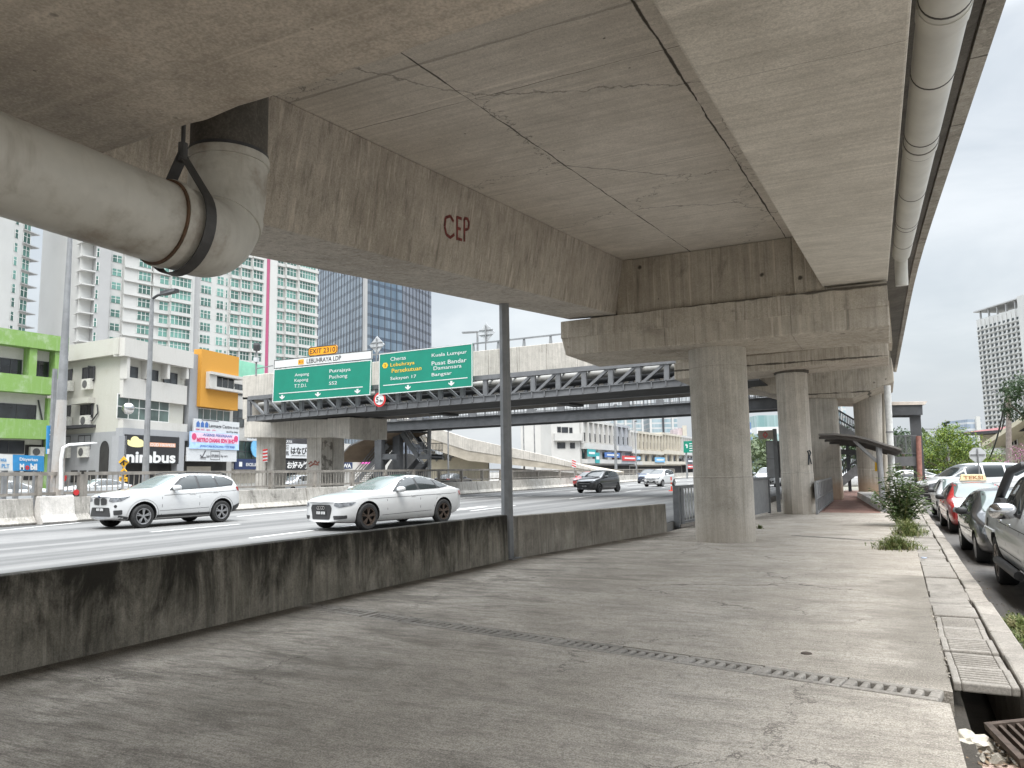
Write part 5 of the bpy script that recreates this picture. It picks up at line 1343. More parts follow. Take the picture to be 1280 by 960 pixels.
HATCH = dict(L=3.75, W=1.66, r=.29, ar=.33, rw=.56, axles=(.72, 3.17), cabin=(.95, 3.5), bow=.18,
    top=[(0, .70), (.06, .82), (.3, .93), (.7, 1.00), (1.0, 1.06), (1.45, 1.33), (1.8, 1.47), (2.2, 1.51), (2.8, 1.49), (3.3, 1.43), (3.52, 1.32), (3.66, 1.0), (3.75, .75)],
    belt=[(0, .66), (.3, .84), (1.0, .93), (2.2, .97), (3.3, 1.02), (3.66, .92), (3.75, .7)],
    hw=[(0, .55), (.06, .66), (.28, .77), (.7, .82), (1.2, .83), (2.2, .83), (3.2, .815), (3.5, .76), (3.68, .69), (3.75, .58)],
    bot=[(0, .26), (.3, .19), (.8, .17), (3.0, .17), (3.4, .26), (3.75, .36)],
    win=[[(1.42, 1.0), (1.78, 1.30), (2.06, 1.40), (2.14, 1.40), (2.14, 1.02)], [(2.22, 1.02), (2.22, 1.40), (2.78, 1.385), (2.84, 1.05)], [(2.92, 1.06), (2.88, 1.37), (3.14, 1.33), (3.30, 1.12)]],
    trim=[[(1.30, .97), (1.72, 1.32), (2.04, 1.43), (2.8, 1.41), (3.22, 1.36), (3.40, 1.10), (2.9, 1.02)]],
    screen=[(-.60, 1.06), (.60, 1.06), (.52, 1.43), (-.52, 1.43)], rearscreen=[(-.5, 1.05), (.5, 1.05), (.45, 1.35), (-.45, 1.35)],
    doors=[(1.12, .26, .95, 0), (2.16, .26, 1.0, .02), (2.86, .5, 1.03, .12)], crease=[(1.0, .80, 3.4, .88)],
    handles=[(1.98, .88), (2.78, .90)], mirror=(1.42, 1.02), plate=(0, .45), msize=(.09, .12, .075),
    extra=[('grille', [[(-.40, .66), (.40, .66), (.44, .72), (-.44, .72)]], 'front', 'blackplastic', (0,), .02),
           ('air_intake', [[(-.48, .28), (.48, .28), (.40, .52), (-.40, .52)]], 'front', 'blackplastic', (0,), .04),
           ('grille_bar', [[(-.42, .60), (.42, .60), (.42, .63), (-.42, .63)]], 'front', 'chrome', (0,), 0),
           ('headlight', [[(.38, .70), (.58, .66), (.84, .82), (.72, .84), (.42, .78)]], 'corner', 'lamp', (1, -1), .02),
           ('fog_lamp', [[(.40, .34), (.56, .38), (.58, .48), (.42, .46)]], 'corner', 'blackplastic', (1, -1), .02),
           ('tail_light', [[(.42, .85), (.66, .87), (.66, 1.1), (.44, 1.12)]], 'rcorner', 'lampred', (1, -1), .02)])
OLD = dict(L=4.25, W=1.68, r=.285, ar=.325, rw=.55, axles=(.78, 3.28), cabin=(1.15, 3.7), bow=.10, spokes=8, double=False,
    top=[(0, .62), (.04, .72), (.25, .80), (.7, .87), (1.20, .93), (1.6, 1.18), (1.92, 1.345), (2.3, 1.39), (2.9, 1.375), (3.3, 1.30), (3.72, 1.0), (4.1, .97), (4.22, .88), (4.25, .7)],
    belt=[(0, .58), (.25, .74), (1.2, .85), (2.3, .87), (3.6, .90), (4.2, .84), (4.25, .66)],
    hw=[(0, .64), (.05, .74), (.25, .81), (.7, .835), (1.3, .84), (2.3, .84), (3.4, .83), (3.9, .80), (4.15, .74), (4.25, .66)],
    bot=[(0, .26), (.3, .20), (.8, .18), (3.5, .18), (3.9, .26), (4.25, .36)],
    win=[[(1.60, .90), (1.92, 1.21), (2.12, 1.28), (2.26, 1.285), (2.26, .905)], [(2.33, .905), (2.33, 1.285), (2.82, 1.265), (3.04, .93)], [(3.10, .935), (2.94, 1.23), (3.2, 1.14), (3.36, .95)]],
    trim=[[(1.46, .88), (1.88, 1.23), (2.1, 1.305), (2.84, 1.29), (3.24, 1.16), (3.46, .93)]],
    screen=[(-.60, .935), (.60, .935), (.51, 1.315), (-.51, 1.315)], rearscreen=[(-.5, 1.0), (.5, 1.0), (.46, 1.28), (-.46, 1.28)],
    doors=[(1.28, .25, .86, -.02), (2.28, .25, .89, .02), (2.98, .45, .90, .1)], crease=[(.7, .55, 3.9, .58)],
    handles=[(2.1, .78), (2.92, .79)], mirror=(1.58, .92), plate=(0, .38), msize=(.08, .11, .07),
    extra=[('grille', [[(-.30, .60), (.30, .60), (.30, .69), (-.30, .69)]], 'front', 'blackplastic', (0,), .02),
           ('air_intake', [[(-.50, .27), (.50, .27), (.48, .36), (-.48, .36)]], 'front', 'blackplastic', (0,), .02),
           ('headlight', [[(.26, .58), (.52, .57), (.68, .60), (.66, .71), (.28, .71)]], 'corner', 'lamp', (1, -1), .02),
           ('bumper_strip', [[(-.62, .455), (.62, .455), (.62, .49), (-.62, .49)]], 'front', 'blackplastic', (0,), 0),
           ('tail_light', [[(.40, .66), (.66, .67), (.66, .84), (.42, .85)]], 'rcorner', 'lampred', (1, -1), .02)])
PICK = dict(L=5.33, W=1.85, r=.38, ar=.45, rw=.60, axles=(.98, 4.07), cabin=(1.5, 3.6), bow=.16, flare=1.02, ww=.26, spokes=6,
    top=[(0, .86), (.05, 1.0), (.3, 1.09), (.9, 1.16), (1.48, 1.22), (1.95, 1.55), (2.22, 1.72), (2.6, 1.80), (3.2, 1.79), (3.56, 1.72), (3.70, 1.30), (3.80, 1.165), (4.6, 1.165), (5.28, 1.165), (5.33, 1.0)],
    belt=[(0, .80), (.3, .98), (1.48, 1.09), (2.6, 1.12), (3.6, 1.14), (3.8, 1.13), (5.28, 1.13), (5.33, .95)],
    hw=[(0, .66), (.06, .78), (.3, .88), (.7, .925), (1.5, .925), (2.6, .92), (3.7, .915), (4.6, .915), (5.2, .91), (5.33, .88)],
    bot=[(0, .44), (.3, .36), (.8, .36), (4.4, .38), (5.0, .45), (5.33, .50)],
    win=[[(2.0, 1.17), (2.36, 1.53), (2.62, 1.66), (2.76, 1.67), (2.76, 1.19)], [(2.85, 1.19), (2.85, 1.67), (3.30, 1.65), (3.44, 1.21)]],
    trim=[[(1.88, 1.14), (2.30, 1.55), (2.6, 1.69), (3.34, 1.675), (3.54, 1.18)]],
    screen=[(-.68, 1.24), (.68, 1.24), (.56, 1.71), (-.56, 1.71)], rearscreen=[(-.5, 1.28), (.5, 1.28), (.48, 1.62), (-.48, 1.62)],
    doors=[(1.72, .48, 1.12, -.02), (2.80, .48, 1.16, .02), (3.58, .5, 1.16, .02), (3.70, .48, 1.13, 0)], crease=[(1.0, .98, 3.6, 1.0), (1.6, .62, 3.6, .62)],
    handles=[(2.56, 1.02), (3.38, 1.03)], mirror=(2.02, 1.22), plate=(0, .62), msize=(.12, .17, .11),
    extra=[('grille', [[(-.48, .66), (.48, .66), (.42, .92), (-.42, .92)]], 'front', 'blackplastic', (0,), .04),
           ('headlight', [[(.48, .80), (.72, .82), (.98, 1.0), (.8, 1.0), (.5, .93)]], 'corner', 'lamp', (1, -1), .02),
           ('tail_light', [[(.5, .78), (.70, .78), (.70, 1.1), (.5, 1.1)]], 'rcorner', 'lampred', (1, -1), .02),
           ('fuel_cap', [[(4.62, .86), (4.78, .86), (4.78, 1.0), (4.62, 1.0)]], 'side', 'seam', (0,), .03)])
MPV = dict(L=4.93, W=1.85, r=.34, ar=.39, rw=.68, axles=(.92, 3.92), cabin=(.95, 4.8), bow=.14,
    top=[(0, .80), (.05, .98), (.3, 1.08), (.7, 1.16), (1.0, 1.24), (1.6, 1.62), (2.0, 1.82), (2.5, 1.90), (3.6, 1.90), (4.5, 1.86), (4.72, 1.75), (4.86, 1.2), (4.93, .8)],
    belt=[(0, .76), (.3, .98), (1.0, 1.10), (2.5, 1.14), (4.5, 1.18), (4.86, 1.05), (4.93, .75)],
    hw=[(0, .68), (.06, .80), (.26, .89), (.7, .92), (1.4, .925), (2.5, .925), (4.2, .92), (4.6, .90), (4.85, .84), (4.93, .76)],
    bot=[(0, .24), (.3, .19), (.8, .17), (4.0, .17), (4.5, .25), (4.93, .36)],
    win=[[(1.10, 1.17), (1.62, 1.52), (1.72, 1.56), (1.72, 1.19)], [(1.80, 1.19), (1.80, 1.60), (2.1, 1.74), (2.52, 1.77), (2.52, 1.2)], [(2.62, 1.2), (2.62, 1.77), (3.55, 1.76), (3.55, 1.22)], [(3.66, 1.30), (3.66, 1.76), (4.5, 1.72), (4.60, 1.45), (4.1, 1.24)]],
    screen=[(-.74, 1.26), (.74, 1.26), (.64, 1.79), (-.64, 1.79)], rearscreen=[(-.6, 1.25), (.6, 1.25), (.56, 1.7), (-.56, 1.7)],
    doors=[(1.40, .26, 1.14, 0), (2.56, .26, 1.18, .0), (3.60, .5, 1.2, .0)], crease=[(.9, .9, 4.6, .98)],
    handles=[(2.36, 1.0), (2.78, 1.0)], mirror=(1.42, 1.22), plate=(0, .36), msize=(.11, .14, .10),
    extra=[('grille', [[(-.52, .50), (.52, .50), (.66, .86), (-.66, .86)]], 'front', 'blackplastic', (0,), .04),
           ('grille_bar', [[(-.60, .76), (.60, .76), (.60, .80), (-.60, .80)], [(-.56, .67), (.56, .67), (.56, .71), (-.56, .71)], [(-.54, .58), (.54, .58), (.54, .62), (-.54, .62)]], 'front', 'chrome', (0,), 0),
           ('lower_intake', [[(-.72, .24), (.72, .24), (.62, .46), (-.62, .46)]], 'front', 'blackplastic', (0,), .03),
           ('headlight', [[(.46, .80), (.66, .76), (.98, .92), (.92, 1.0), (.5, .92)]], 'corner', 'lamp', (1, -1), .02),
           ('tail_light', [[(.5, .9), (.76, .9), (.76, 1.3), (.52, 1.3)]], 'rcorner', 'lampred', (1, -1), .02)])

def at_axles(S, front_px, rear_px, z, side, sc=1.0):
    """place so that the wheels on the seen side touch the road where the photo shows them; side=+1 if local +y is seen"""
    f, r_ = PZ(*front_px, z), PZ(*rear_px, z)
    d = (f - r_).normalized()
    n = Vector((-d.y, d.x, 0))            # left of travel
    mid = (f + r_) / 2
    off = S['L'] / 2 - (S['axles'][0] + S['axles'][1]) / 2        # body centre lies behind the axle middle (towards the rear = -d)
    c = mid - d * off + n * (-1 if side > 0 else 1) * (S['W'] / 2 - .1)
    return Vector((c.x, c.y, z)), (d.x, d.y)

zr = .2
# white SUV: nearside front wheel at px 172,661, rear at 280,653
W1 = (.3, -1)
c, h = at_axles(SUV, (172.5, 660.5), (279, 652.5), zr, +1)
suv, sb, sbody = make_car(SUV, 'suv', 'white compact SUV with black cladding driving past the shops', 'car', dict(body=M['p_white'], screen=M['carglass_l'], rim=M['alloy'], mirror=M['p_white']), tuple(c), h)
mb = MB()
for yy in (-1, 1): mb.tube([(2.2 - 2.22, yy * .58, 1.565), (2.4 - 2.22, yy * .575, 1.60), (3.5 - 2.22, yy * .56, 1.60), (3.75 - 2.22, yy * .55, 1.56)], .018, 6)
for yy in (-1, 1):
    m1 = MB(); m1.tube([(2.15 - 2.22, yy * .585, 1.555), (2.4 - 2.22, yy * .58, 1.605), (3.6 - 2.22, yy * .56, 1.60), (3.85 - 2.22, yy * .55, 1.545)], .017, 6); m1.build('roof_rail', M['blackplastic'], suv, world=False)
M['kidney'] = plain('kidney_surround', (0.5, 0.5, 0.52), .2, metal=1, objc=True)
for sd in (1, -1):
    mb = MB()
    k0 = [(.03, .68), (.03, .87), (.10, .905), (.27, .89), (.335, .84), (.325, .70)]
    for a, b in zip(k0, k0[1:] + k0[:1]): mb.add(*patch(sb, [(sd * a[0], a[1]), (sd * b[0], b[1]), (sd * b[0] * .95 + sd * .009, b[1] * .96 + .031), (sd * a[0] * .95 + sd * .009, a[1] * .96 + .031)], 'front', 1, .014, .2, SUV['L']))
    mb.build('grille_frame', M['kidney'], suv, world=False)
mb = MB().lathe([(.001, 0), (.04, 0), (.001, .012)], (0, 0, 0), 'X', 16)
h_ = sb.ray_cast(Vector((-4, 0, .93)), Vector((1, 0, 0)))[0]
mb = MB().lathe([(.001, h_.x - .015), (.042, h_.x - .01), (.042, h_.x + .02)], (0, 0, .93), 'X', 16); mb.build('badge', M['p_navy'], suv, world=False)
# white saloon
c, h = at_axles(SEDAN, (462.5, 662), (549, 654), zr, +1)
sed, db, dbody = make_car(SEDAN, 'sedan', 'white four door saloon with black grille behind the low wall', 'car', dict(body=M['p_white'], rim=M['alloy_dark'], screen=M['carglass_l']), tuple(c), h)
h_ = db.ray_cast(Vector((-4, 0, .60)), Vector((1, 0, 0)))[0]
for i in range(4):
    MB().lathe([(.036, h_.x - .02), (.048, h_.x - .02), (.048, h_.x - .012), (.036, h_.x - .012)], (0, -.112 + .075 * i, .60), 'X', 20, closed=True).build('badge_ring', M['chrome'], sed, world=False)
mb = MB(); mb.add(*patch(db, rounded([(2.45, -.42), (3.1, -.40), (3.1, .40), (2.45, .42)], .05), 'top', 1, .006, .1, SEDAN['L'])); mb.build('sunroof', M['carglass'], sed, world=False, smooth=True)
# black hatchback, white hatchback and a dark one behind it
c, h = at_axles(HATCH, (757, 615.8), (776, 613.6), zr, +1)
Hd = Vector((.16, -1, 0)).normalized()
def place_px(px, py, z, lead=0): p = PZ(px, py, z); return p
p = PZ(744, 616.0, zr); make_car(HATCH, 'hatchback', 'black hatchback driving towards the camera in the middle lane', 'car', dict(body=M['p_black'], rim=M['alloy_black'], mirror=M['p_black']), (p.x + Hd.x * -1.2, p.y + 1.2, zr), (-.20, -1))
p = PZ(821, 608.3, zr); make_car(HATCH, 'hatchback', 'white hatchback far back on the highway before the red traffic post', 'car', dict(body=M['p_white'], rim=M['alloy']), (p.x, p.y + 1.0, zr), (-.16, -1))
p = PZ(804, 604.6, zr); make_car(HATCH, 'hatchback', 'dark blue hatchback half hidden behind the white hatchback', 'car', dict(body=M['p_navy'], rim=M['alloy']), (p.x, p.y + 2, zr), (.02, -1))
# red and grey cars beyond the barrier, parked silver cars by the shops
def park(S, name, label, mats, px, Y, z, heading, **k):
    q = PY(px, 600, Y); make_car(S, name, label, 'car', mats, (q.x, q.y, z), heading, **k)
park(SEDAN, 'parked_car', 'silver car behind the fence under the blue petrol board', dict(body=M['p_silver'], screen=M['carglass_l']), 15, 23.5, .21, (.1, 1))
park(SEDAN, 'parked_car', 'grey saloon parked between the fence and the cafe', dict(body=M['p_silver'], screen=M['carglass_l']), 118, 34.0, .21, (-.06, -1))
park(SEDAN, 'parked_car', 'red tailed car beyond the barrier below the descending ramp', dict(body=M['p_grey']), 567, 62, .21, (0, 1))
park(OLD, 'parked_car', 'small dark red car behind the barrier left of the black hatchback', dict(body=M['p_red']), 735, 66, .21, (0, -1))
park(HATCH, 'parked_car', 'white car glimpsed between the overpass columns', dict(body=M['p_white']), 368, 47, .21, (0.05, -1))

# right hand row of parked vehicles, noses towards the camera
zs = -.15
make_car(PICK, 'pickup_truck', 'silver pickup truck with black sports bar parked nearest at the kerb', 'pickup truck', dict(body=M['p_silver'], rim=M['alloy_dark'], mirror=M['chrome'], handle=M['chrome']), (2.40, 12.85, -.22), (.012, -1))
PK = bpy.data.objects['pickup_truck']; Lp = PICK['L']
mb = MB()
for yy in (-.78, .78):
    mb.tube([(4.75 - Lp / 2, yy, 1.13), (4.25 - Lp / 2, yy * .95, 1.40), (3.98 - Lp / 2, yy * .80, 1.76), (3.90 - Lp / 2, yy * .6, 1.84)], [.06, .07, .07, .06], 8)
mb.tube([(3.90 - Lp / 2, -.5, 1.84), (3.90 - Lp / 2, .5, 1.84)], .06, 8)
for yy in (-.80, .80): mb.hexa([(4.75 - Lp / 2, yy - .05, 1.14), (3.75 - Lp / 2, yy - .05, 1.14), (3.75 - Lp / 2, yy + .05, 1.14), (4.75 - Lp / 2, yy + .05, 1.14), (4.35 - Lp / 2, yy * .95 - .05, 1.34), (3.80 - Lp / 2, yy * .95 - .05, 1.34), (3.80 - Lp / 2, yy * .95 + .05, 1.34), (4.35 - Lp / 2, yy * .95 + .05, 1.34)])
mb.build('sports_bar', M['blackplastic'], PK, world=False, smooth=50)
for sd in (1, -1):
    MB().tube([(1.6 - Lp / 2, sd * .96, .44), (3.5 - Lp / 2, sd * .96, .44)], .06, 10).build('side_step', M['blackplastic'], PK, world=False, smooth=True)
    MB().bar((4.07 - Lp / 2 - .5, sd * .965, .86), (4.07 - Lp / 2 + .5, sd * .965, .86), .04, .03).build('arch_strip', M['p_silver'], PK, world=False)
make_car(OLD, 'small_car', 'dark grey small car parked between the pickup and the taxi', 'car', dict(body=M['p_grey'], rim=M['alloy'], glass=M['carglass'], mirror=M['blackplastic'], screen=M['carglass_l']), (1.40 + .84, 18.5, -.21), (.02, -1))
tx, tbv, tbody = make_car(OLD, 'taxi', 'red taxi with white bonnet, white roof and yellowish roof box', 'taxi', dict(body=M['p_red'], screen=M['carglass_l'], mirror=M['blackplastic']), (1.42 + .84, 25.6, -.19), (.02, -1))
tx['label'] = 'red taxi with white bonnet, white roof and a yellowish roof box'
mb = MB(); mb.add(*patch(tbv, [(.10, -.70), (1.16, -.66), (1.16, .66), (.10, .70)], 'top', 1, .006, .08, OLD['L'])); mb.build('bonnet', M['p_white'], tx, world=False, smooth=True)
mb = MB(); mb.add(*patch(tbv, [(1.98, -.50), (3.1, -.50), (3.1, .50), (1.98, .50)], 'top', 1, .006, .08, OLD['L'])); mb.build('roof_panel', M['p_white'], tx, world=False, smooth=True)
M['taxibox'] = plain('cream_roof_box', (.62, .48, .28), .5, objc=True)
q = MB().hexa([(2.1 - OLD['L'] / 2, -.34, 1.385), (2.35 - OLD['L'] / 2, -.34, 1.385), (2.35 - OLD['L'] / 2, .34, 1.385), (2.1 - OLD['L'] / 2, .34, 1.385), (2.16 - OLD['L'] / 2, -.29, 1.56), (2.30 - OLD['L'] / 2, -.29, 1.56), (2.30 - OLD['L'] / 2, .29, 1.56), (2.16 - OLD['L'] / 2, .29, 1.56)]).build('roof_sign', M['taxibox'], tx, world=False, bevel=.01)
vs, fs, x0, x1, y0, y1 = glyphs('TEKSI', .02)
mb = MB(); mb.add([(2.104 - OLD['L'] / 2 + .034 * ((p.y - y0) / (y1 - y0)) , .24 - (p.x - x0) / (x1 - x0) * .48, 1.42 + (p.y - y0) / (y1 - y0) * .10) for p in vs], fs); mb.build('roof_sign_lettering', plain('brown_letter', (.25, .10, .03), .6), q, world=False)
make_car(OLD, 'parked_sedan', 'silver saloon parked just behind the taxi', 'car', dict(body=M['p_silver'], mirror=M['blackplastic'], screen=M['carglass_l']), (1.44 + .84, 30.6, zs), (.02, -1))
mp = PZ(1192, 623, zs)
make_car(MPV, 'minivan', 'white minivan with chrome grille turning across behind the parked cars', 'minivan', dict(body=M['p_white'], rim=M['alloy'], screen=M['carglass']), (PY(1214, 600, 42.3).x, 42.3, zs), (-1, -.50))
for i, (px, Y, mt_, lab, S) in enumerate([(1122, 62, 'p_white', 'white car parked far back behind the white downpipe', HATCH), (1136, 66, 'p_silver', 'silver car parked far back left of the landing post', SEDAN), (1155, 70, 'p_white', 'white car parked far back right of the landing post', HATCH), (1060, 68, 'p_white', 'white car glimpsed behind the round far column', HATCH), (960, 62, 'p_silver', 'silver car glimpsed beside the board left of the second column', HATCH)]):
    park(S, 'far_car', lab, dict(body=M[mt_]), px, Y, zs if px > 1000 else .2, (-1, -.2) if px > 1000 else (0, -1), group='cars parked far back')
# ------------------------------------------------------------------ buildings
class Facade:
    """a vertical wall plane through two ground points; pixel <-> (u metres along, z)"""
    def __init__(s, A, B):
        s.A = Vector((A[0], A[1], 0)); s.B = Vector((B[0], B[1], 0)); s.d = (s.B - s.A).normalized(); s.len = (s.B - s.A).length
        s.n = Vector((s.d.y, -s.d.x, 0))
        if s.n.dot(EYE - s.A) < 0: s.n = -s.n
    def hit(s, px, py):
        r_ = _ray(px, py); t = (s.A - EYE).dot(s.n) / r_.dot(s.n); p = EYE + r_ * t
        return (p - s.A).dot(s.d), p.z
    def at(s, u, z, d=0): return s.A + s.d * u + s.n * d + Vector((0, 0, z))
    def box(s, mb, u0, u1, z0, z1, d0, d1, mat=None):
        mb.hexa([s.at(u0, z0, d0), s.at(u1, z0, d0), s.at(u1, z0, d1), s.at(u0, z0, d1), s.at(u0, z1, d0), s.at(u1, z1, d0), s.at(u1, z1, d1), s.at(u0, z1, d1)], mat)
    def rect(s, px0, py0, px1, py1):      # left/right px at mid height, top/bottom at mid width
        xm, ym = (px0 + px1) / 2, (py0 + py1) / 2
        return s.hit(px0, ym)[0], s.hit(px1, ym)[0], s.hit(xm, py1)[1], s.hit(xm, py0)[1]
    def panel(s, u0, u1, z0, z1, d): return Panel(s.at(u0, z1, d), s.at(u1, z1, d), s.at(u0, z0, d))
    def window(s, parent, u0, u1, z0, z1, glass, frame, mull=2, trans=0, d=.0, fw=.06, name='window', sill=None):
        mb = MB(); s.box(mb, u0, u1, z0, z1, d - .02, d + .015); o = mb.build(name, glass, parent)
        fr = MB()
        s.box(fr, u0 - fw, u1 + fw, z1, z1 + fw, d, d + .05); s.box(fr, u0 - fw, u1 + fw, z0 - fw, z0, d, d + .05)
        s.box(fr, u0 - fw, u0, z0, z1, d, d + .05); s.box(fr, u1, u1 + fw, z0, z1, d, d + .05)
        for i in range(1, mull): u = u0 + (u1 - u0) * i / mull; s.box(fr, u - fw * .5, u + fw * .5, z0, z1, d + .001, d + .045)
        for i in range(1, trans + 1): z = z0 + (z1 - z0) * i / (trans + 1); s.box(fr, u0, u1, z - fw * .5, z + fw * .5, d + .002, d + .043)
        fr.build('frame', frame, o)
        if sill:
            sb_ = MB(); s.box(sb_, u0 - .25, u1 + .25, z0 - .18, z0 - .07, d, d + sill); sb_.build('sill', M['wallwhite'], o)
        return o
def ground_at(px, depth): p = PD(px, 590, depth); return (p.x, p.y)

M['wallwhite'] = dirty('white_render', (0.50, 0.485, 0.455), (0.30, 0.28, 0.24), .45, .85, .5)
M['wallcream'] = dirty('cream_render', (0.46, 0.45, 0.405), (0.34, 0.31, 0.24), .45, .85, .5)
M['wallgrey'] = dirty('grey_render', (0.30, 0.305, 0.315), (0.18, 0.18, 0.18), .4, .85, .5)
M['wallgreen'] = dirty('peeling_green_paint', (0.185, 0.32, 0.085), (0.36, 0.43, 0.30), .85, .85, 1.1)
M['wallorange'] = dirty('orange_render', (0.52, 0.25, 0.032), (0.5, 0.25, 0.05), .25, .75, .5)
M['winglass'] = glassy('shop_window_glass', (0.045, 0.052, 0.056), .08, .4)
M['wingreen'] = glassy('greenish_window_glass', (0.07, 0.10, 0.09), .08, .35)
M['windark'] = glassy('dark_window_glass', (0.02, 0.022, 0.026), .1, .4)
M['frame_dark'] = plain('dark_window_frame', (0.04, 0.04, 0.045), .6)
M['frame_white'] = plain('white_window_frame', (0.62, 0.62, 0.60), .6)
M['dark_inside'] = plain('dark_shop_inside', (0.022, 0.021, 0.02), .9, var=.4, scale=.8)
M['acwhite'] = plain('air_conditioner_casing', (0.55, 0.54, 0.50), .6)
M['fan'] = plain('fan_grille', (0.10, 0.10, 0.10), .7)
M['rolldoor'] = plain('roller_shutter', (0.33, 0.30, 0.25), .6, var=.1, scale=3)

def ac(F, parent, px, py, s=.75):
    u, z = F.hit(px, py); mb = MB(); F.box(mb, u - s * .5, u + s * .5, z - s * .36, z + s * .36, .02, .36)
    o = mb.build('air_conditioner', M['acwhite'], parent)
    c = F.at(u - s * .1, z, .365); t = F.d; mb = MB(); vs = [c + (t * math.cos(a) + Vector((0, 0, 1)) * math.sin(a)) * s * .27 for a in [2 * math.pi * i / 16 for i in range(16)]]
    mb.prism(vs, F.n * .012); mb.build('fan_grille', M['fan'], o)

def block(name, label, F, u0, u1, ztop, depth, wall, cat='building'):
    t = thing(name, label, cat, tuple(F.at((u0 + u1) / 2, .15)))
    mb = MB(); F.box(mb, u0, u1, 0, ztop, -depth, 0); mb.build('wall', wall, t)
    return t

# --- green shophouse at the left edge
A, B = ground_at(-70, 56), ground_at(76, 63.5)
F = Facade(A, B); e = F.hit(68, 500)[0]; zt = F.hit(40, 418)[1]
g = block('shophouse', 'green shophouse with peeling paint at the left edge', F, -8, e - .6, zt - .3, 14, M['wallwhite'])
def band(F, t, px0, py0, px1, py1, d0, d1, mat, nm='band'):
    u0, u1, z0, z1 = F.rect(px0, py0, px1, py1); mb = MB(); F.box(mb, u0, u1, z0, z1, d0, d1); return mb.build(nm, mat, t)
z_ = lambda px, py: F.hit(px, py)[1]
mb = MB(); F.box(mb, -8, F.hit(77, 440)[0], z_(40, 437), z_(40, 418), -.4, 1.0); mb.build('parapet', M['wallgreen'], g)
mb = MB(); F.box(mb, -8, F.hit(63, 480)[0], z_(30, 492), z_(30, 470.5), -.2, .9); mb.build('balcony', M['wallgreen'], g)
mb = MB(); F.box(mb, -8, F.hit(53, 535)[0], z_(25, 549), z_(25, 525), -.2, 1.2); mb.build('canopy', M['wallgreen'], g)
for px in (34, 66): mb = MB(); u = F.hit(px, 450)[0]; F.box(mb, u - .3, u + .3, z_(px, 474), z_(px, 436), 0, .85); mb.build('fin', M['wallgreen'], g)
mb = MB(); u = F.hit(57, 560)[0]; F.box(mb, u - .25, u + .35, 0, z_(57, 498), 0, .4); mb.build('pilaster', M['wallgreen'], g)
for (a, b, c, d) in ((-14, 448.5, 26, 468), (36, 452, 59.5, 472.5), (-30, 505, 44, 523), (-30, 551, 29, 566)):
    u0, u1, z0, z1 = F.rect(a, b, c, d); F.window(g, u0, u1, z0, z1, M['windark'], M['frame_dark'], 3 if c - a > 30 else 2, d=.02)
band(F, g, 30, 556, 50, 600, .02, .06, M['dark_inside'], 'doorway')
ac(F, g, 44, 565, 1.1); mb = MB(); u, z = F.hit(47, 500); mb.tube([F.at(u, z, .1), F.at(u + .5, z - 2, .1), F.at(u + .6, z - 6.5, .1)], .06, 6); mb.build('downpipe', M['frame_dark'], g)

# --- white corner building with the cafe
C0 = ground_at(145, 62); B = ground_at(232, 70); Lw = ground_at(64, 66.5)
F = Facade(C0, B); zt = F.hit(150, 423)[1]
w = thing('corner_building', 'white three storey corner building with a cafe below', 'building', (C0[0], C0[1], .15))
FS = Facade(Lw, C0)
e = F.hit(229.5, 500)[0]
mb = MB()
foot = [F.at(0, 0), F.at(e, 0), F.at(e, 0, -12), FS.at(-3, 0)]
mb.prism([p + Vector((0, 0, 0)) for p in foot], (0, 0, zt - 1.4)); mb.build('wall', M['wallcream'], w)
zp0 = F.hit(150, 446)[1]
mb = MB(); F.box(mb, -.5, e + .2, zp0, zt, -.3, .8); mb.build('parapet', M['wallwhite'], w)
mb = MB(); FS.box(mb, -3, FS.len + .4, FS.hit(110, 450)[1], FS.hit(110, 430)[1], -.3, .55); mb.build('parapet', M['wallcream'], w)
for px in (152, 178.5, 203, 227): mb = MB(); u = F.hit(px, 460)[0]; F.box(mb, u - .16, u + .16, F.hit(px, 474)[1], zp0, 0, .7); mb.build('fin', M['wallwhite'], w)
mb = MB(); F.box(mb, 0, e, F.hit(185, 501)[1], F.hit(185, 476)[1], 0, .35); mb.build('spandrel', M['wallwhite'], w)
mb = MB(); F.box(mb, 0, e, F.hit(185, 540)[1], F.hit(185, 527)[1], 0, .5); mb.build('spandrel', M['wallwhite'], w)
mb = MB(); F.box(mb, -.2, e + .1, F.hit(185, 549)[1], F.hit(185, 537.5)[1], 0, .7); mb.build('fascia', M['wallgrey'], w)
for (a, b, c, d) in ((152, 458.5, 171, 474), (181, 463, 196.5, 477.5), (204.5, 466.5, 220.5, 481)):
    u0, u1, z0, z1 = F.rect(a, b, c, d); F.window(w, u0, u1, z0, z1, M['winglass'], M['frame_dark'], 2, d=.03)
u0, u1, z0, z1 = F.rect(146, 496.5, 210, 525); F.window(w, u0, u1, z0, z1, M['wingreen'], M['frame_white'], 5, 1, d=.04)
for (a, b, c, d) in ((104, 460, 118, 476.5), (83, 463, 90, 479), (101.5, 507, 116, 522), (80, 508, 88, 524), (99, 545, 113.5, 561), (78, 546, 88, 562)):
    u0, u1, z0, z1 = FS.rect(a, b, c, d); FS.window(w, u0, u1, z0, z1, M['windark'], M['frame_dark'], 1 if c - a < 12 else 2, d=.02, fw=.08)
    ac(FS, w, (a + c) / 2 + 1, d + 4, 1.25)
band(FS, w, 78, 532.5, 120, 536, .02, .9, M['frame_dark'], 'awning')
band(FS, w, 97, 498, 119, 505, .02, .6, M['wallcream'], 'awning')
mb = MB(); FS.box(mb, FS.hit(75, 560)[0], FS.len, 0, FS.hit(115, 541)[1], 0, .06); mb.build('plinth', M['wallgrey'], w)
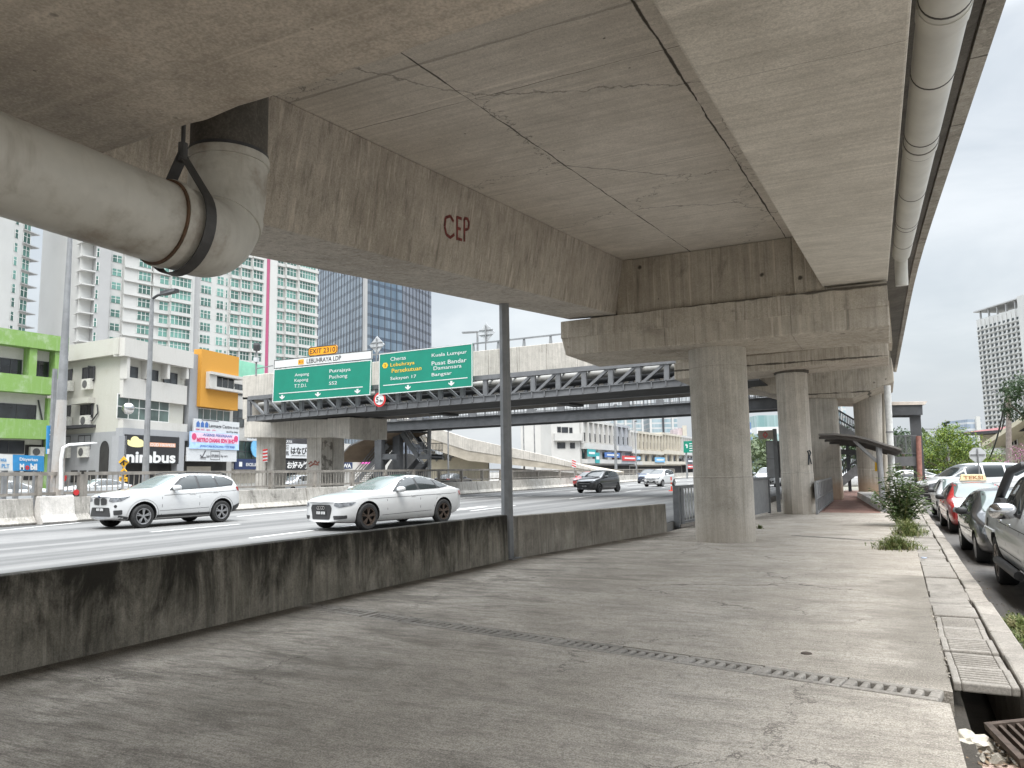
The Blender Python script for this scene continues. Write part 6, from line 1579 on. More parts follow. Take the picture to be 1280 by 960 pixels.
for pts in ([(112, 458), (119.5, 459), (119.5, 474), (114, 480)], [(117, 500), (117, 518), (112, 526)], [(123, 506), (124, 516), (117, 526), (112, 526)]):
    mb = MB(); mb.tube([FS.at(*FS.hit(x, y), .12) for x, y in pts], .06, 6); mb.build('refrigerant_pipe', M['frame_dark'], w)
# dark cafe front with arches
u0, u1, z0, z1 = F.rect(145.5, 543, 214, 600); mb = MB(); F.box(mb, u0, u1, .1, z1, .02, .08); mb.build('shopfront', M['dark_inside'], w)
for px in (144.5, 218.5): mb = MB(); u = F.hit(px, 570)[0]; F.box(mb, u - .55, u + .3, .1, F.hit(px, 545)[1], .1, .75); mb.build('pier', M['wallgrey'], w)
ua = FS.hit(126, 570)[0]; ub = FS.hit(137, 570)[0]; zt_ = FS.hit(131, 551)[1]
mb = MB(); mb.prism([FS.at(ua, .1, .07), FS.at(ub, .1, .07), FS.at(ub, zt_ - .8, .07)] + [FS.at((ua + ub) / 2 + (ub - ua) / 2 * math.cos(R(20 * i)), zt_ - .8 + .8 * math.sin(R(20 * i)), .07) for i in range(1, 9)] + [FS.at(ua, zt_ - .8, .07)], FS.n * .05); mb.build('arch', M['dark_inside'], w)
for i in range(3):
    band(FS, w, 90 + 11 * i, 588, 98 + 11 * i, 603, .08, .12, M['dark_inside'], 'shutter')
# mirror-like globe on the corner
p = F.at(F.hit(150, 511)[0], F.hit(150, 511)[1], .8); bm = bmesh.new(); bmesh.ops.create_uvsphere(bm, u_segments=16, v_segments=10, radius=.5)
mb = MB(); mb.add([v.co * Vector((1, 1, 1)).x + p for v in bm.verts], [[v.index for v in f.verts] for f in bm.faces]); bm.free(); mb.build('globe', M['chrome'], w, smooth=True)
# cafe sign
P = F.panel(*F.rect(146, 545, 215, 580), .75)
sg = thing('shop_sign', 'white nimbus lettering with a yellow cloud over the cafe', 'sign', tuple(P.at(.5, 1)))
M['sign_lit'] = plain('white_channel_letter', (0.66, 0.66, 0.65), .5, var=.02); M['sign_cloud'] = plain('pale_yellow_cloud', (0.82, 0.74, 0.36), .5, var=.03); M['sign_or'] = plain('orange_strip_sign', (0.72, 0.36, 0.22), .5)
M['signboard_black'] = plain('black_sign_board', (0.018, 0.018, 0.02), .5)
P.board('board', M['signboard_black'], sg, t=.08)
mb = MB(); P.text(mb, 'nimbus', .03, .56, .93, .97, .03, bold=.035); mb.build('lettering', M['sign_lit'], sg)
mb = MB()
for cu, cv, ru, rv in ((.17, .20, .075, .15), (.24, .28, .085, .14), (.11, .30, .07, .10), (.20, .36, .13, .07), (.06, .22, .02, .035)): mb.prism([P.at(cu + ru * math.cos(a), cv + rv * math.sin(a), .03 + cu * .01) for a in [2 * math.pi * i / 18 for i in range(18)]], -P.n * .02)
mb.build('cloud', M['sign_cloud'], sg)
mb = MB(); P.rect(mb, .42, .24, .92, .385, .03, t=.03); st_ = mb.build('strip', M['sign_or'], sg)
mb = MB(); P.text(mb, 'CLOUD HAWKER', .36, .26, .91, .37, .045); mb.build('strip_lettering', M['sign_lit'], st_)

# --- grey and orange shophouse
A = ground_at(229.5, 70); B = ground_at(308, 79); F = Facade(A, B)
zt = F.hit(240, 437)[1]
o_ = block('shophouse', 'orange and grey shophouse with stacked shop signs', F, .15, F.hit(291.5, 500)[0], F.hit(262, 446)[1], 14, M['wallwhite'])
band(F, o_, 230.5, 442.5, 242.5, 570, .02, .5, M['wallgrey'], 'pilaster')
u0, u1 = F.hit(241, 480)[0], F.hit(288.5, 480)[0]
zt2 = F.hit(264, 441.5)[1]; zb2 = F.hit(264, 511)[1]
wu0, wu1, wz0, wz1 = F.rect(249, 472, 288, 486)
mb = MB(); F.box(mb, u0, u1, wz1, zt2, .02, .9); F.box(mb, u0, u1, zb2, wz0, .02, .9); F.box(mb, u0, wu0, wz0, wz1, .02, .9); mb.build('front_panel', M['wallorange'], o_)
mb = MB(); F.box(mb, wu0 - .2, wu1 + .5, wz1, wz1 + .25, .5, 1.5); F.box(mb, wu0 - .2, wu1 + .5, wz0 - .25, wz0, .5, 1.4); F.box(mb, wu0 - .2, wu0 + .9, wz0, wz1, .6, 1.3); mb.build('window_hood', M['wallwhite'], o_)
F.window(o_, wu0 + .9, wu1 - .2, wz0, wz1, M['winglass'], M['frame_white'], 4, d=.5)
ac(F, o_, 286, 487, .9)
u0, u1, z0, z1 = F.rect(233, 512, 284, 528); F.window(o_, u0, u1, z0, z1, M['wingreen'], M['frame_white'], 6, d=.25)
band(F, o_, 226, 577, 282, 600, .02, .08, M['dark_inside'], 'shopfront'); band(F, o_, 232, 583, 262, 605, .09, .12, M['rolldoor'], 'shutter'); 
M['signpale'] = plain('pale_sign_sheet', (0.54, 0.55, 0.56), .5, var=.05); M['signblue'] = plain('blue_sign_ink', (0.05, 0.13, 0.36), .5); M['signskyblue'] = plain('light_blue_banner', (0.36, 0.52, 0.76), .5, var=.2, scale=1.2); M['signpink'] = plain('pink_red_ink', (0.55, 0.06, 0.16), .5); M['signdarkgrey'] = plain('dark_grey_ink', (0.07, 0.07, 0.08), .5); M['signpink2'] = plain('pale_pink_banner', (0.66, 0.50, 0.60), .5)
# language centre
P = F.panel(*F.rect(230.5, 526, 288, 542), 1.05); s_ = thing('shop_sign', 'pale sign of a language centre on the orange shophouse', 'sign', tuple(P.at(.5, 1)), group='shop signs on the orange shophouse')
P.board('board', M['signpale'], s_, t=.15)
mb = MB(); P.text(mb, 'Language Centre', .31, .30, .82, .66, .02, bold=.02); P.text(mb, 'SDN BHD', .84, .40, .98, .56, .02); P.text(mb, '03-7726 0908', .70, .76, .96, .92, .02); P.rect(mb, .15, .03, .52, .09, .02); mb.build('lettering', M['signdarkgrey'], s_)
mb = MB()
for u, mt in ((.08, 0), (.17, 0), (.26, 0)): P.rect(mb, u - .035, .30, u + .035, .62, .02); P.poly(mb, [(u - .03, .3), (u, .14), (u + .03, .3)], .02)
mb.build('pictogram', M['signblue'], s_)
mb = MB(); [P.text(mb, t_, u, .74, u + .07, .86, .02) for t_, u in (('BM', .04), ('ENG', .14), ('MAN', .26), ('JPN', .38))]; mb.build('small_lettering', M['signpink'], s_)
# banner
P = F.panel(*F.rect(224, 541.5, 286, 562), 1.2); s_ = thing('shop_banner', 'blue and pink banner with crowded lettering between two pale signs', 'sign', tuple(P.at(.5, 1)), group='shop signs on the orange shophouse')
P.board('board', M['signskyblue'], s_, t=.12)
mb = MB(); P.rect(mb, .02, .04, .98, .62, .004, t=.006); mb.build('panel', M['signpink2'], s_)
mb = MB(); P.text(mb, 'AGENSI PEKERJAAN', .24, .08, .84, .28, .02); P.text(mb, 'JAWATAN KOSONG 7777 9588', .18, .76, .90, .94, .02); mb.build('lettering', M['signblue'], s_)
mb = MB(); P.text(mb, 'METRO DAMAI SDN BHD', .12, .34, .90, .60, .02, bold=.05); mb.build('red_lettering', M['signpink'], s_)
mb = MB()
for cu in (.07, .93): mb.prism([P.at(cu + .045 * math.cos(a), .30 + .2 * math.sin(a), .02) for a in [2 * math.pi * i / 14 for i in range(14)]], -P.n * .01)
mb.build('emblem', M['signpink'], s_)
# white lower sign
P = F.panel(*F.rect(221, 560.5, 284, 577), 1.1); s_ = thing('shop_sign', 'white sign with a tick and small black lettering below the banner', 'sign', tuple(P.at(.5, 1)), group='shop signs on the orange shophouse')
P.board('board', M['signpale'], s_, t=.12)
mb = MB(); P.text(mb, 'hair', .37, .50, .44, .72, .02); P.text(mb, 'STUDIO', .47, .48, .62, .70, .02, bold=.04); P.text(mb, 'by art', .66, .48, .80, .72, .02)
P.rect(mb, .45, .22, .64, .26, .02); P.rect(mb, .45, .84, .64, .88, .02); P.rect(mb, .45, .26, .458, .84, .02); P.rect(mb, .632, .26, .64, .84, .02)
P.poly(mb, [(.24, .55), (.26, .52), (.28, .66), (.34, .18), (.36, .2), (.285, .78)], .02); P.rect(mb, .25, .68, .36, .74, .02); P.rect(mb, .24, .80, .36, .84, .02); mb.build('lettering', M['signdarkgrey'], s_)

# --- pale shophouse further right, half hidden by the overpass pier
A = ground_at(288, 77); B = ground_at(470, 108); F = Facade(A, B)
zt = F.hit(300, 473)[1]
h_ = block('shophouse', 'pale shophouse with a dark blue sign behind the overpass pier', F, .15, F.hit(330, 520)[0], zt, 14, M['wallwhite'])
for (a, b, c, d) in ((292, 481, 304, 493), (290, 512, 304, 533)):
    u0, u1, z0, z1 = F.rect(a, b, c, d); F.window(h_, u0, u1, z0, z1, M['winglass'], M['frame_dark'], 2, 1 if d - b > 15 else 0, d=.03)
u0, u1, z0, z1 = F.rect(289, 552, 322, 577); F.window(h_, u0, u1, z0, z1, M['wingreen'], M['frame_dark'], 4, 1, d=.05)
band(F, h_, 288, 586, 318, 604, .02, .06, M['rolldoor'], 'shutter')
M['greenroof'] = plain('mint_green_wall', (0.22, 0.50, 0.36), .8, var=.15, scale=.5)
A2 = ground_at(292, 84); B2 = ground_at(345, 92); F2 = Facade(A2, B2)
mb = MB(); u0, u1, z0, z1 = F2.rect(294, 453, 330, 475); F2.box(mb, u0, u1, 0, z1, -8, 0); tag(mb.build('mint_building', M['greenroof']), 'mint green wall rising behind the pale shophouse', 'building')
P = F.panel(*F.rect(303, 543.5, 320, 551), .6); s_ = thing('shop_sign', 'small white strip sign on the pale shophouse', 'sign', tuple(P.at(.5, 1)))
P.board('board', M['signpale'], s_, t=.1); mb = MB(); P.text(mb, 'THE MATHS', .05, .2, .95, .7, .02); mb.build('lettering', M['signblack'], s_)
P = F.panel(*F.rect(286.5, 574, 324, 587), .7); s_ = thing('shop_sign', 'dark navy sign with white lettering beside the striped post', 'sign', tuple(P.at(.5, 1)))
M['navy'] = plain('navy_sign_sheet', (0.015, 0.03, 0.09), .5); M['skyblue'] = plain('sky_blue_roundel', (0.16, 0.42, 0.68), .5)
P.board('board', M['navy'], s_, t=.15); mb = MB(); P.text(mb, 'EXCELLENCE C', .35, .38, .97, .68, .02); P.rect(mb, .12, .28, .22, .72, .02); mb.build('lettering', M['sign_lit'], s_)
u, z = F.hit(315.5, 560); tmp = MB().prism([F.at(u + 1.0 * math.cos(a), z + 1.0 * math.sin(a), .5) for a in [2 * math.pi * i / 20 for i in range(20)]], F.n * .08).build('round_sign', M['skyblue']); tag(tmp, 'round sky blue sign above the navy sign', 'sign')
# --- dark restaurant row between the overpass columns
A = ground_at(335, 84); B = ground_at(520, 112); F = Facade(A, B)
M['blackwall'] = plain('dark_restaurant_front', (0.045, 0.043, 0.045), .8, var=.3, scale=.6)
h_ = block('restaurant', 'dark fronted restaurant seen between the overpass columns', F, .15, F.hit(430, 560)[0], F.hit(370, 546)[1], 10, M['blackwall'])
band(F, h_, 344, 585, 395, 600, .02, .1, M['rolldoor'], 'glazed_front')
for i in range(3):
    a = 344 + 9 * i; u0, u1, z0, z1 = F.rect(a, 588, a + 7, 598); F.window(h_, u0, u1, z0, z1, M['winglass'], M['frame_dark'], 1, d=.14)
P = F.panel(*F.rect(351, 555, 386, 573), .5); s_ = thing('restaurant_sign', 'white restaurant sign with black brush lettering between the overpass columns', 'sign', tuple(P.at(.5, 1)))
P.board('board', M['signpale'], s_, t=.1); mb = MB(); P.text(mb, 'はなび', .22, .22, .80, .72, .02, bold=.03); P.text(mb, '酒', .05, .12, .16, .42, .02); P.text(mb, '処', .05, .50, .16, .82, .02); P.text(mb, 'JAPANESE DINING', .25, .78, .75, .88, .02); mb.build('lettering', M['signblack'], s_)
mb = MB(); P.text(mb, '花', .86, .18, .97, .48, .02); P.text(mb, '火', .86, .52, .97, .82, .02); mb.build('red_lettering', M['signred'], s_)
P = F.panel(*F.rect(350, 575, 386, 588), .5); s_ = thing('restaurant_sign', 'black strip sign with white lettering under the white restaurant sign', 'sign', tuple(P.at(.5, 1)))
P.board('board', M['signboard_black'], s_, t=.1); mb = MB(); P.text(mb, 'お好み焼', .12, .15, .85, .85, .02, bold=.03); mb.build('lettering', M['sign_lit'], s_)
P = F.panel(*F.rect(345, 549, 362, 555), .5); s_ = thing('restaurant_sign', 'small grey lettered board above the white restaurant sign', 'sign', tuple(P.at(.5, 1)))
P.board('board', M['signdarkgrey'], s_, t=.1); mb = MB(); P.text(mb, 'IZAKAYA', .08, .2, .92, .8, .02); mb.build('lettering', M['sign_lit'], s_)
A = ground_at(410, 96); B = ground_at(520, 112); F = Facade(A, B)
h_ = block('shophouse', 'pale shop behind the roofed stair with a navy sign and pink poster', F, -3, F.hit(490, 560)[0], F.hit(440, 555)[1], 10, M['wallwhite'])
P = F.panel(*F.rect(414, 578, 437, 586), .5); s_ = thing('shop_sign', 'navy sign with white letters under the roofed stair', 'sign', tuple(P.at(.5, 1)))
P.board('board', M['navy'], s_, t=.1); mb = MB(); P.text(mb, 'ITI WA', .1, .2, .92, .85, .02, bold=.04); mb.build('lettering', M['sign_lit'], s_)
M['magenta'] = plain('magenta_poster', (0.62, 0.10, 0.38), .6, var=.5, scale=.5)
P = F.panel(*F.rect(448, 562, 461, 580), .5); tag(P.board('poster', M['magenta'], None, t=.08), 'pink poster glimpsed through the roofed stair', 'poster')

# ------------------------------------------------------------------ high-rise towers
M['twhite'] = plain('tower_white_render', (0.46, 0.46, 0.447), .85, var=.05, scale=.1)
M['tgrey'] = plain('tower_grey_recess', (0.35, 0.35, 0.35), .85, var=.06, scale=.1)
M['tglass'] = glassy('tower_green_glass', (0.10, 0.20, 0.175), .1, .5, .5, .13)
M['tpink'] = plain('tower_maroon_stripe', (0.36, 0.08, 0.16), .8)
def many_windows(parent, F, items, glass, frame=None, name='window', keep=100):
    """items: (u0,u1,z0,z1,d). nearest ones become parts of their own, the rest one part"""
    items = sorted(items, key=lambda q: (F.at(q[0], q[2]) - EYE).length)
    rest = MB()
    for i, (u0, u1, z0, z1, d) in enumerate(items):
        mb = MB() if i < keep else rest
        F.box(mb, u0, u1, z0, z1, d - .05, d + .04, glass)
        if frame:
            n = max(1, round((u1 - u0) / 1.1))
            for k in range(n + 1): u = u0 + (u1 - u0) * k / n; F.box(mb, u - .06, u + .06, z0, z1, d + .041, d + .10, frame)
            zz = z0 + (z1 - z0) * .62; F.box(mb, u0, u1, zz - .05, zz + .05, d + .042, d + .09, frame)
        if i < keep: mb.build(name, None, parent)
    if rest.v:
        o = rest.build(name, None, parent); o['kind'] = 'stuff'
# far left slim tower
A = ground_at(-70, 150); B = ground_at(36, 172); F = Facade(A, B)
t = thing('apartment_tower', 'slim white apartment tower at the left edge behind the green shophouse', 'tower', tuple(F.at(F.len * .6, .1)), group='white apartment towers')
mb = MB(); F.box(mb, 0, F.hit(32.5, 400)[0], 0, 105, -18, 0); mb.build('wall', M['twhite'], t)
z0 = F.hit(20, 402)[1]; fh = F.hit(20, 384.5)[1] - z0
it = []
eu = F.hit(32.5, 400)[0]
for k in range(-11, 22):
    z = z0 + k * fh
    ua, ub = F.hit(12.5, 390)[0], F.hit(16.8, 390)[0]; it.append((ua, ub, z, z + fh * .62, .03))
    it.append((eu - 2.3, eu - .2, z - .2, z + fh * .66, .03))
    mb = MB(); F.box(mb, eu - 2.4, eu + 2.2, z + fh * .80, z + fh * .86, -3, .5); mb.build('slab_fin', M['tgrey'], t)
many_windows(t, F, it, M['tglass'], M['frame_white'])
# big white complex
A = ground_at(95, 176); B = ground_at(392, 232); F = Facade(A, B)
t = thing('apartment_tower', 'big white apartment complex with rows of green glass windows', 'tower', tuple(F.at(F.len * .45, .1)), group='white apartment towers')
U = lambda px, py=390: F.hit(px, py)[0]
mb = MB(); F.box(mb, U(100), U(391), 0, 118, -22, 0); mb.build('wall', M['twhite'], t)
mb = MB(); F.box(mb, U(113), U(132), 0, 118.5, .02, 1.5); mb.build('grey_shaft', M['tgrey'], t)
mb = MB(); F.box(mb, U(237.5), U(248), 0, 118.5, .02, .3); mb.build('grey_shaft', M['tgrey'], t)
mb = MB(); F.box(mb, U(232.5), U(237.5), 0, 119, .02, 1.8); mb.build('pilaster', M['twhite'], t)
mb = MB(); F.box(mb, U(322.5), U(326.5), 0, 119, .02, 2.2); F.box(mb, U(331), U(340), 0, 119, .02, 2.2); mb.build('pilaster', M['twhite'], t)
mb = MB(); F.box(mb, U(326.6), U(330.9), 0, 119, .02, 2.0); mb.build('maroon_stripe', M['tpink'], t)
zref = F.hit(200, 372)[1]; fh = F.hit(200, 355.7)[1] - zref
it = []
cols = [(113.5, 117, .58, 1.55), (137.5, 149.5, .5, .05), (169, 184.5, .62, .9), (189, 192.5, .62, .9), (195, 206.5, .62, 1.2), (207.5, 232, .66, 2.2),
        (250, 263, .62, .05), (270, 278.5, .62, .05), (281, 283.5, .6, .05), (286, 296, .64, .5), (297.5, 309, .66, 1.2), (310, 322, .66, 2.0), (341, 352, .64, .5), (354, 366, .66, 1.3), (368, 388, .66, 2.2)]
for k in range(-14, 19):
    z = zref + k * fh
    if z < 4 or z > 114: continue
    for (a, b, hh, d) in cols: it.append((U(a), U(b), z, z + fh * hh, d))
zs_ = [zref + k * fh for k in range(-14, 19) if 4 <= zref + k * fh <= 114]
for (a, b, d, e0_, e1_, dd, nm) in ((187, 206.8, 1.15, .70, .96, 1.6, 'bay'), (206.8, 232.4, 2.15, .70, .96, 2.6, 'bay'), (286, 297, .45, .70, .96, .9, 'bay'), (297, 309.4, 1.15, .70, .96, 1.6, 'bay'), (309.4, 322.4, 1.95, .70, .96, 2.4, 'bay'), (341, 353, .45, .70, .96, .9, 'bay'), (353, 367, 1.25, .70, .96, 1.7, 'bay'), (367, 391, 2.15, .70, .96, 2.6, 'bay'), (151, 186, .85, .70, .78, 1.3, 'bay'), (96.5, 113, .05, .84, .92, 1.6, 'wing')):
    mb = MB(); F.box(mb, U(a) + .05, U(b) - .05, 3, 117, .02, d)      # the bay and its projecting floor bands are one part
    for z in zs_: F.box(mb, U(a), U(b), z + fh * e0_, z + fh * e1_, -2.0 if nm == 'wing' else .015, dd)
    mb.build(nm, M['twhite'], t)
many_windows(t, F, it, M['tglass'], M['frame_white'])
# glass office tower
def mat_curtain(name, c1, c2, line, fh):
    t_ = NT(name); p = t_.pos(); Z = t_.sep(p)[2]
    fr = t_.math('FRACT', t_.math('DIVIDE', Z, fh))
    m_ = t_.math('MULTIPLY', t_.sstep(fr, .66, .70), t_.math('SUBTRACT', 1.0, t_.sstep(fr, .96, 1.0)))
    n_ = t_.noise(t_.map(p, (.25, .25, .02)), 1.4, 3); c = t_.mix(t_.sstep(n_, .35, .65), c1, c2)
    w_ = t_.node('ShaderNodeTexWhiteNoise'); sn = t_.node('ShaderNodeVectorMath', operation='SNAP'); t_.l.new(p, sn.inputs[0]); sn.inputs[1].default_value = (1.9, 1.9, fh)
    t_.l.new(sn.outputs[0], w_.inputs['Vector']); c = t_.mix(t_.math('MULTIPLY', w_.outputs['Value'], .35), c, tuple(x * .45 for x in c1))
    t_.col(t_.mix(m_, c, line)); return t_.set(Roughness=.22, Specular_IOR_Level=.6)
M['curtain1'] = mat_curtain('blue_curtain_wall', (0.14, 0.175, 0.215), (0.20, 0.245, 0.29), (0.085, 0.105, 0.13), 3.9)
M['curtain2'] = mat_curtain('deep_blue_curtain_wall', (0.09, 0.135, 0.185), (0.15, 0.20, 0.255), (0.06, 0.08, 0.11), 3.9)
M['curtain3'] = mat_curtain('dark_striped_cladding', (0.13, 0.15, 0.19), (0.15, 0.17, 0.21), (0.06, 0.07, 0.09), 3.9)
P0, P1_, P2, P3 = ground_at(372, 330), ground_at(456.5, 262), ground_at(503, 278), ground_at(540, 305)
t = thing('office_tower', 'blue glass office tower rising behind the green signs', 'tower', (P1_[0], P1_[1], .1))
H = 112
for a, b, mt_, nm in ((P0, P1_, 'curtain1', 'glass_front'), (P1_, P2, 'curtain2', 'glass_side'), (P2, P3, 'curtain3', 'dark_side')):
    f_ = Facade(a, b); mb = MB(); f_.box(mb, .0, f_.len, 0, H, -1.5, 0); mb.build(nm, M[mt_], t)
    mm = MB()
    for i in range(int(f_.len / 3.2)): u = (i + 1) * 3.2; f_.box(mm, u - .09, u + .09, 0, H, .01, .16)
    mm.build('mullion', M['truss'] if mt_ != 'curtain3' else M['frame_dark'], t)
f_ = Facade(P0, P1_); mb = MB(); f_.box(mb, f_.len - 1.0, f_.len + 1.3, 0, H + 1, .05, .9); mb.build('white_edge', M['tgrey'], t)
mb = MB(); f_.box(mb, 0, f_.len, H, H + 4, -20, 0); mb.build('roof', M['tgrey'], t)

# ------------------------------------------------------------------ white shop row along the highway, far
A = ground_at(690, 158); C1 = ground_at(726, 160); B = ground_at(872, 262)
F = Facade(C1, B); F0 = Facade(A, C1)
M['rowgrey'] = plain('row_grey_render', (0.33, 0.34, 0.36), .85, var=.08, scale=.3); M['rowcream'] = plain('row_cream_render', (0.46, 0.425, 0.36), .85, var=.08, scale=.3); M['rowwhite'] = plain('row_white_render', (0.47, 0.46, 0.44), .85, var=.06, scale=.2)
segs = [(726, 769, 'rowwhite', 'white shophouse at the near end of the far row'), (769, 786, 'rowgrey', 'grey shophouse in the far row'), (786, 796, 'rowwhite', 'narrow pale blue-white shophouse in the far row'), (796, 826, 'rowcream', 'cream shophouse with fins in the far row'), (826, 851, 'rowcream', 'cream shophouse beside the green highway sign in the far row'), (851, 872, 'rowwhite', 'white shophouse at the far end of the row')]
for si, (pa, pb, mt_, lab) in enumerate(segs):
    ua, ub = F.hit(pa, 560)[0], F.hit(pb, 560)[0]
    zt = F.hit(726, 524)[1] - (0 if si < 2 else .9 if si < 4 else .3)
    z3, z2, z1 = zt * .78, zt * .46, zt * .27
    t = thing('shophouse', lab, 'building', tuple(F.at((ua + ub) / 2, .1)), group='shophouses of the far row')
    mb = MB(); F.box(mb, ua, ub - .05, 0, zt, -14, 0); 
    if si == 0: mb.prism([F0.at(0, 0), F0.at(F0.len, 0), F.at(0, 0, -13), F0.at(0, 0, -13)], (0, 0, zt))
    mb.build('wall', M[mt_], t)
    mb = MB(); F.box(mb, ua, ub - .05, zt - .5, zt + .1, 0, .5); mb.build('cornice', M[mt_], t)
    mb = MB(); F.box(mb, ua, ub - .05, z2 + .5, z3 - 2.3, 0, .9); mb.build('balcony', M[mt_], t)
    mb = MB(); F.box(mb, ua, ub - .05, z1 - .2, z1 + .7, 0, 1.4); mb.build('awning', M[mt_], t)
    n = max(3, int((ub - ua) / 3.1)); w_ = (ub - ua) / n
    for i in range(n):
        u = ua + w_ * i; fin = MB()
        F.window(t, u + .5, u + w_ - .5, z3 - 1.9, z3 - .0, M['windark'], M[mt_], 1, d=.03, fw=.1)
        F.box(fin, u - .15, u + .15, z3 - 2.2, zt - .5, .0, .7); fin.build('fin', M[mt_], t)
        if i % 2 == 0: F.window(t, u + .3, u + w_ * 1.4, z2 - 1.6, z2 + .2, M['windark'], M[mt_], 2, d=.03, fw=.1)
        if i % 2: fin = MB(); F.box(fin, u - .2, u + .2, z1 + .7, z2 + .5, 0, .5); fin.build('pillar', M[mt_], t)
    mb = MB(); F.box(mb, ua + .4, ub - .4, .1, z1 - .6, .02, .08); mb.build('shopfront', M['dark_inside'], t)
    if si == 0:
        for (a, b, c, d) in ((697, 534, 700.5, 540), (702.5, 534.5, 709.5, 540.5), (712, 535, 715, 541), (697, 553.5, 706, 560), (713, 554, 718, 560)):
            u0, u1, za, zb = F0.rect(a, b, c, d); F0.window(t, u0, u1, za, zb, M['windark'], M['frame_dark'], 1, d=.03, fw=.1)
        mb = MB(); u0, u1, za, zb = F0.rect(692, 542, 726, 551); F0.box(mb, u0, u1, za, zb, 0, .9); mb.build('balcony', M[mt_], t)
for (a, b, c, d, mt_, lab, nm) in ((726, 562, 736, 571, 'teal', 'teal sign on the near end of the far row', 'shop_sign'), (736, 566, 741, 579, 'teal', 'tall teal panel beside the teal sign', 'shop_sign'), (748, 566, 767, 572, 'signblue', 'dark blue awning sign in the far row', 'shop_sign'), (770.5, 570, 788, 576, 'signred', 'red shop sign in the far row', 'shop_sign'), (789, 571, 793, 575, 'skyblue', 'pale blue sign right of the red one in the far row', 'shop_sign'), (812, 572, 824, 578, 'skyblue', 'blue shop sign in the cream part of the far row', 'shop_sign'), (852, 581, 864, 586, 'signred', 'red shop sign at the far end of the row', 'shop_sign'), (853, 573, 861, 580, 'signdarkgrey', 'dark shop sign above the far red one', 'shop_sign')):
    if mt_ == 'teal' and 'teal' not in M: M['teal'] = plain('teal_sign', (0.02, 0.30, 0.31), .5, var=.1)
    P = F.panel(*F.rect(a, b, c, d), 1.6); t = thing(nm, lab, 'sign', tuple(P.at(.5, 1)), group='shop signs of the far row'); P.board('board', M[mt_], t, t=.15)
    mb = MB(); P.rect(mb, .12, .35, .88, .65, .02); mb.build('lettering', M['sign_lit'], t)
# green highway sign down the road
c = PY(860, 559, 118); P = Panel(PY(854.5, 551.5, 118), PY(869, 551, 118), PY(854.5, 566, 118))
t = thing('road_sign', 'small green highway sign far down the road', 'road sign', (c.x, 118, .2)); P.board('board', M['green'], t)
mb = MB(); P.poly(mb, [(.12, .35), (.25, .2), (.25, .3), (.35, .3), (.35, .6), (.25, .6), (.25, .4)], .02); [P.rect(mb, .5, .2 + .2 * i, .88, .27 + .2 * i, .02) for i in range(4)]; mb.build('lettering', M['signwhite'], t)
for u in (.2, .8): p = P.at(u, 1); MB().box(p.x - .12, p.x + .12, p.y + .08, p.y + .3, .2, p.z + 1.5).build('post', M['galv'], t)
# distant twin condominiums
M['farblue'] = mat_curtain('far_blue_balconies', (0.27, 0.36, 0.40), (0.36, 0.43, 0.46), (0.46, 0.47, 0.47), 3.4)
M['farwhite'] = plain('far_tower_white', (0.46, 0.46, 0.45), .9)
def fartower(pa, pb, depth, ptop, label, mat, stripes, slant=0):
    A, B = ground_at(pa, depth), ground_at(pb, depth + slant); f_ = Facade(A, B); h = f_.hit((pa + pb) / 2, ptop)[1]
    t = thing('distant_tower', label, 'tower', tuple(f_.at(f_.len / 2, .1)), group='distant towers')
    mb = MB(); f_.box(mb, 0, f_.len, 0, h, -25, 0); mb.build('wall', mat, t)
    for (a, b, mt_) in stripes: mb = MB(); f_.box(mb, f_.len * a, f_.len * b, 0, h + 1.5, .02, 1.4); mb.build('stripe', mt_, t)
    return t, f_, h
fartower(771, 806, 520, 505, 'left of the two pale blue condominiums beyond the far row', M['farblue'], [(.0, .06, M['farwhite']), (.33, .40, M['farwhite']), (.62, .72, M['tgrey']), (.94, 1, M['farwhite'])])
fartower(814, 849, 520, 503, 'right of the two pale blue condominiums beyond the far row', M['farblue'], [(.0, .08, M['farwhite']), (.46, .52, M['frame_dark']), (.8, .86, M['farwhite'])])
fartower(806, 812, 560, 522, 'narrow brownish block between the two blue condominiums', plain('brownish_far_wall', (.40, .33, .30), .9, var=.2, scale=.2), [])
fartower(850, 860, 480, 535, 'pinkish stepped block right of the blue condominiums', plain('pinkish_far_wall', (.46, .38, .38), .9, var=.2, scale=.2), [(.5, 1, M['rowcream'])])
fartower(949, 976, 300, 519, 'glass mall block with a dark sign band between the columns', mat_curtain('green_mall_glass', (.16, .27, .27), (.30, .40, .40), (.55, .56, .55), 9.0), [(.02, .98, M['tgrey'])] and [])
fartower(937, 942, 240, 528, 'slim blue block seen just right of the near column', mat_curtain('blue_block', (.12, .2, .36), (.2, .3, .45), (.5, .52, .55), 3.5), [])
fartower(1044, 1062, 330, 507, 'pale glassy block behind the stair right of the pier wall', M['farblue'], [(.6, .7, M['farwhite'])])
# tower at the right edge
A = ground_at(1237, 500); B = ground_at(1310, 452); F = Facade(A, B); h = F.hit(1240, 383)[1]
t = thing('apartment_tower', 'tall white apartment tower with a slanted roof at the right edge', 'tower', tuple(F.at(F.len * .5, .1)))
ur = F.hit(1281, 450)[0]
mb = MB(); F.box(mb, 0, ur, 0, h - 6, -20, 0); mb.build('wall', M['twhite'], t)
mb = MB(); F.box(mb, ur, F.len, 0, h + 1, -22, 1.5); mb.build('side_wing', M['twhite'], t)
mb = MB(); mb.prism([F.at(-1, h - .8, 1), F.at(ur + 1, h - .4, 1), F.at(ur + 1, h + .3, 1), F.at(-1, h, 1)], F.n * -20); mb.build('roof', M['tgrey'], t)
for i in range(5): mb = MB(); u = ur * (i + .5) / 5; F.box(mb, u - .3, u + .3, h - 6, h - .7, -1, .2); mb.build('roof_post', M['tgrey'], t)
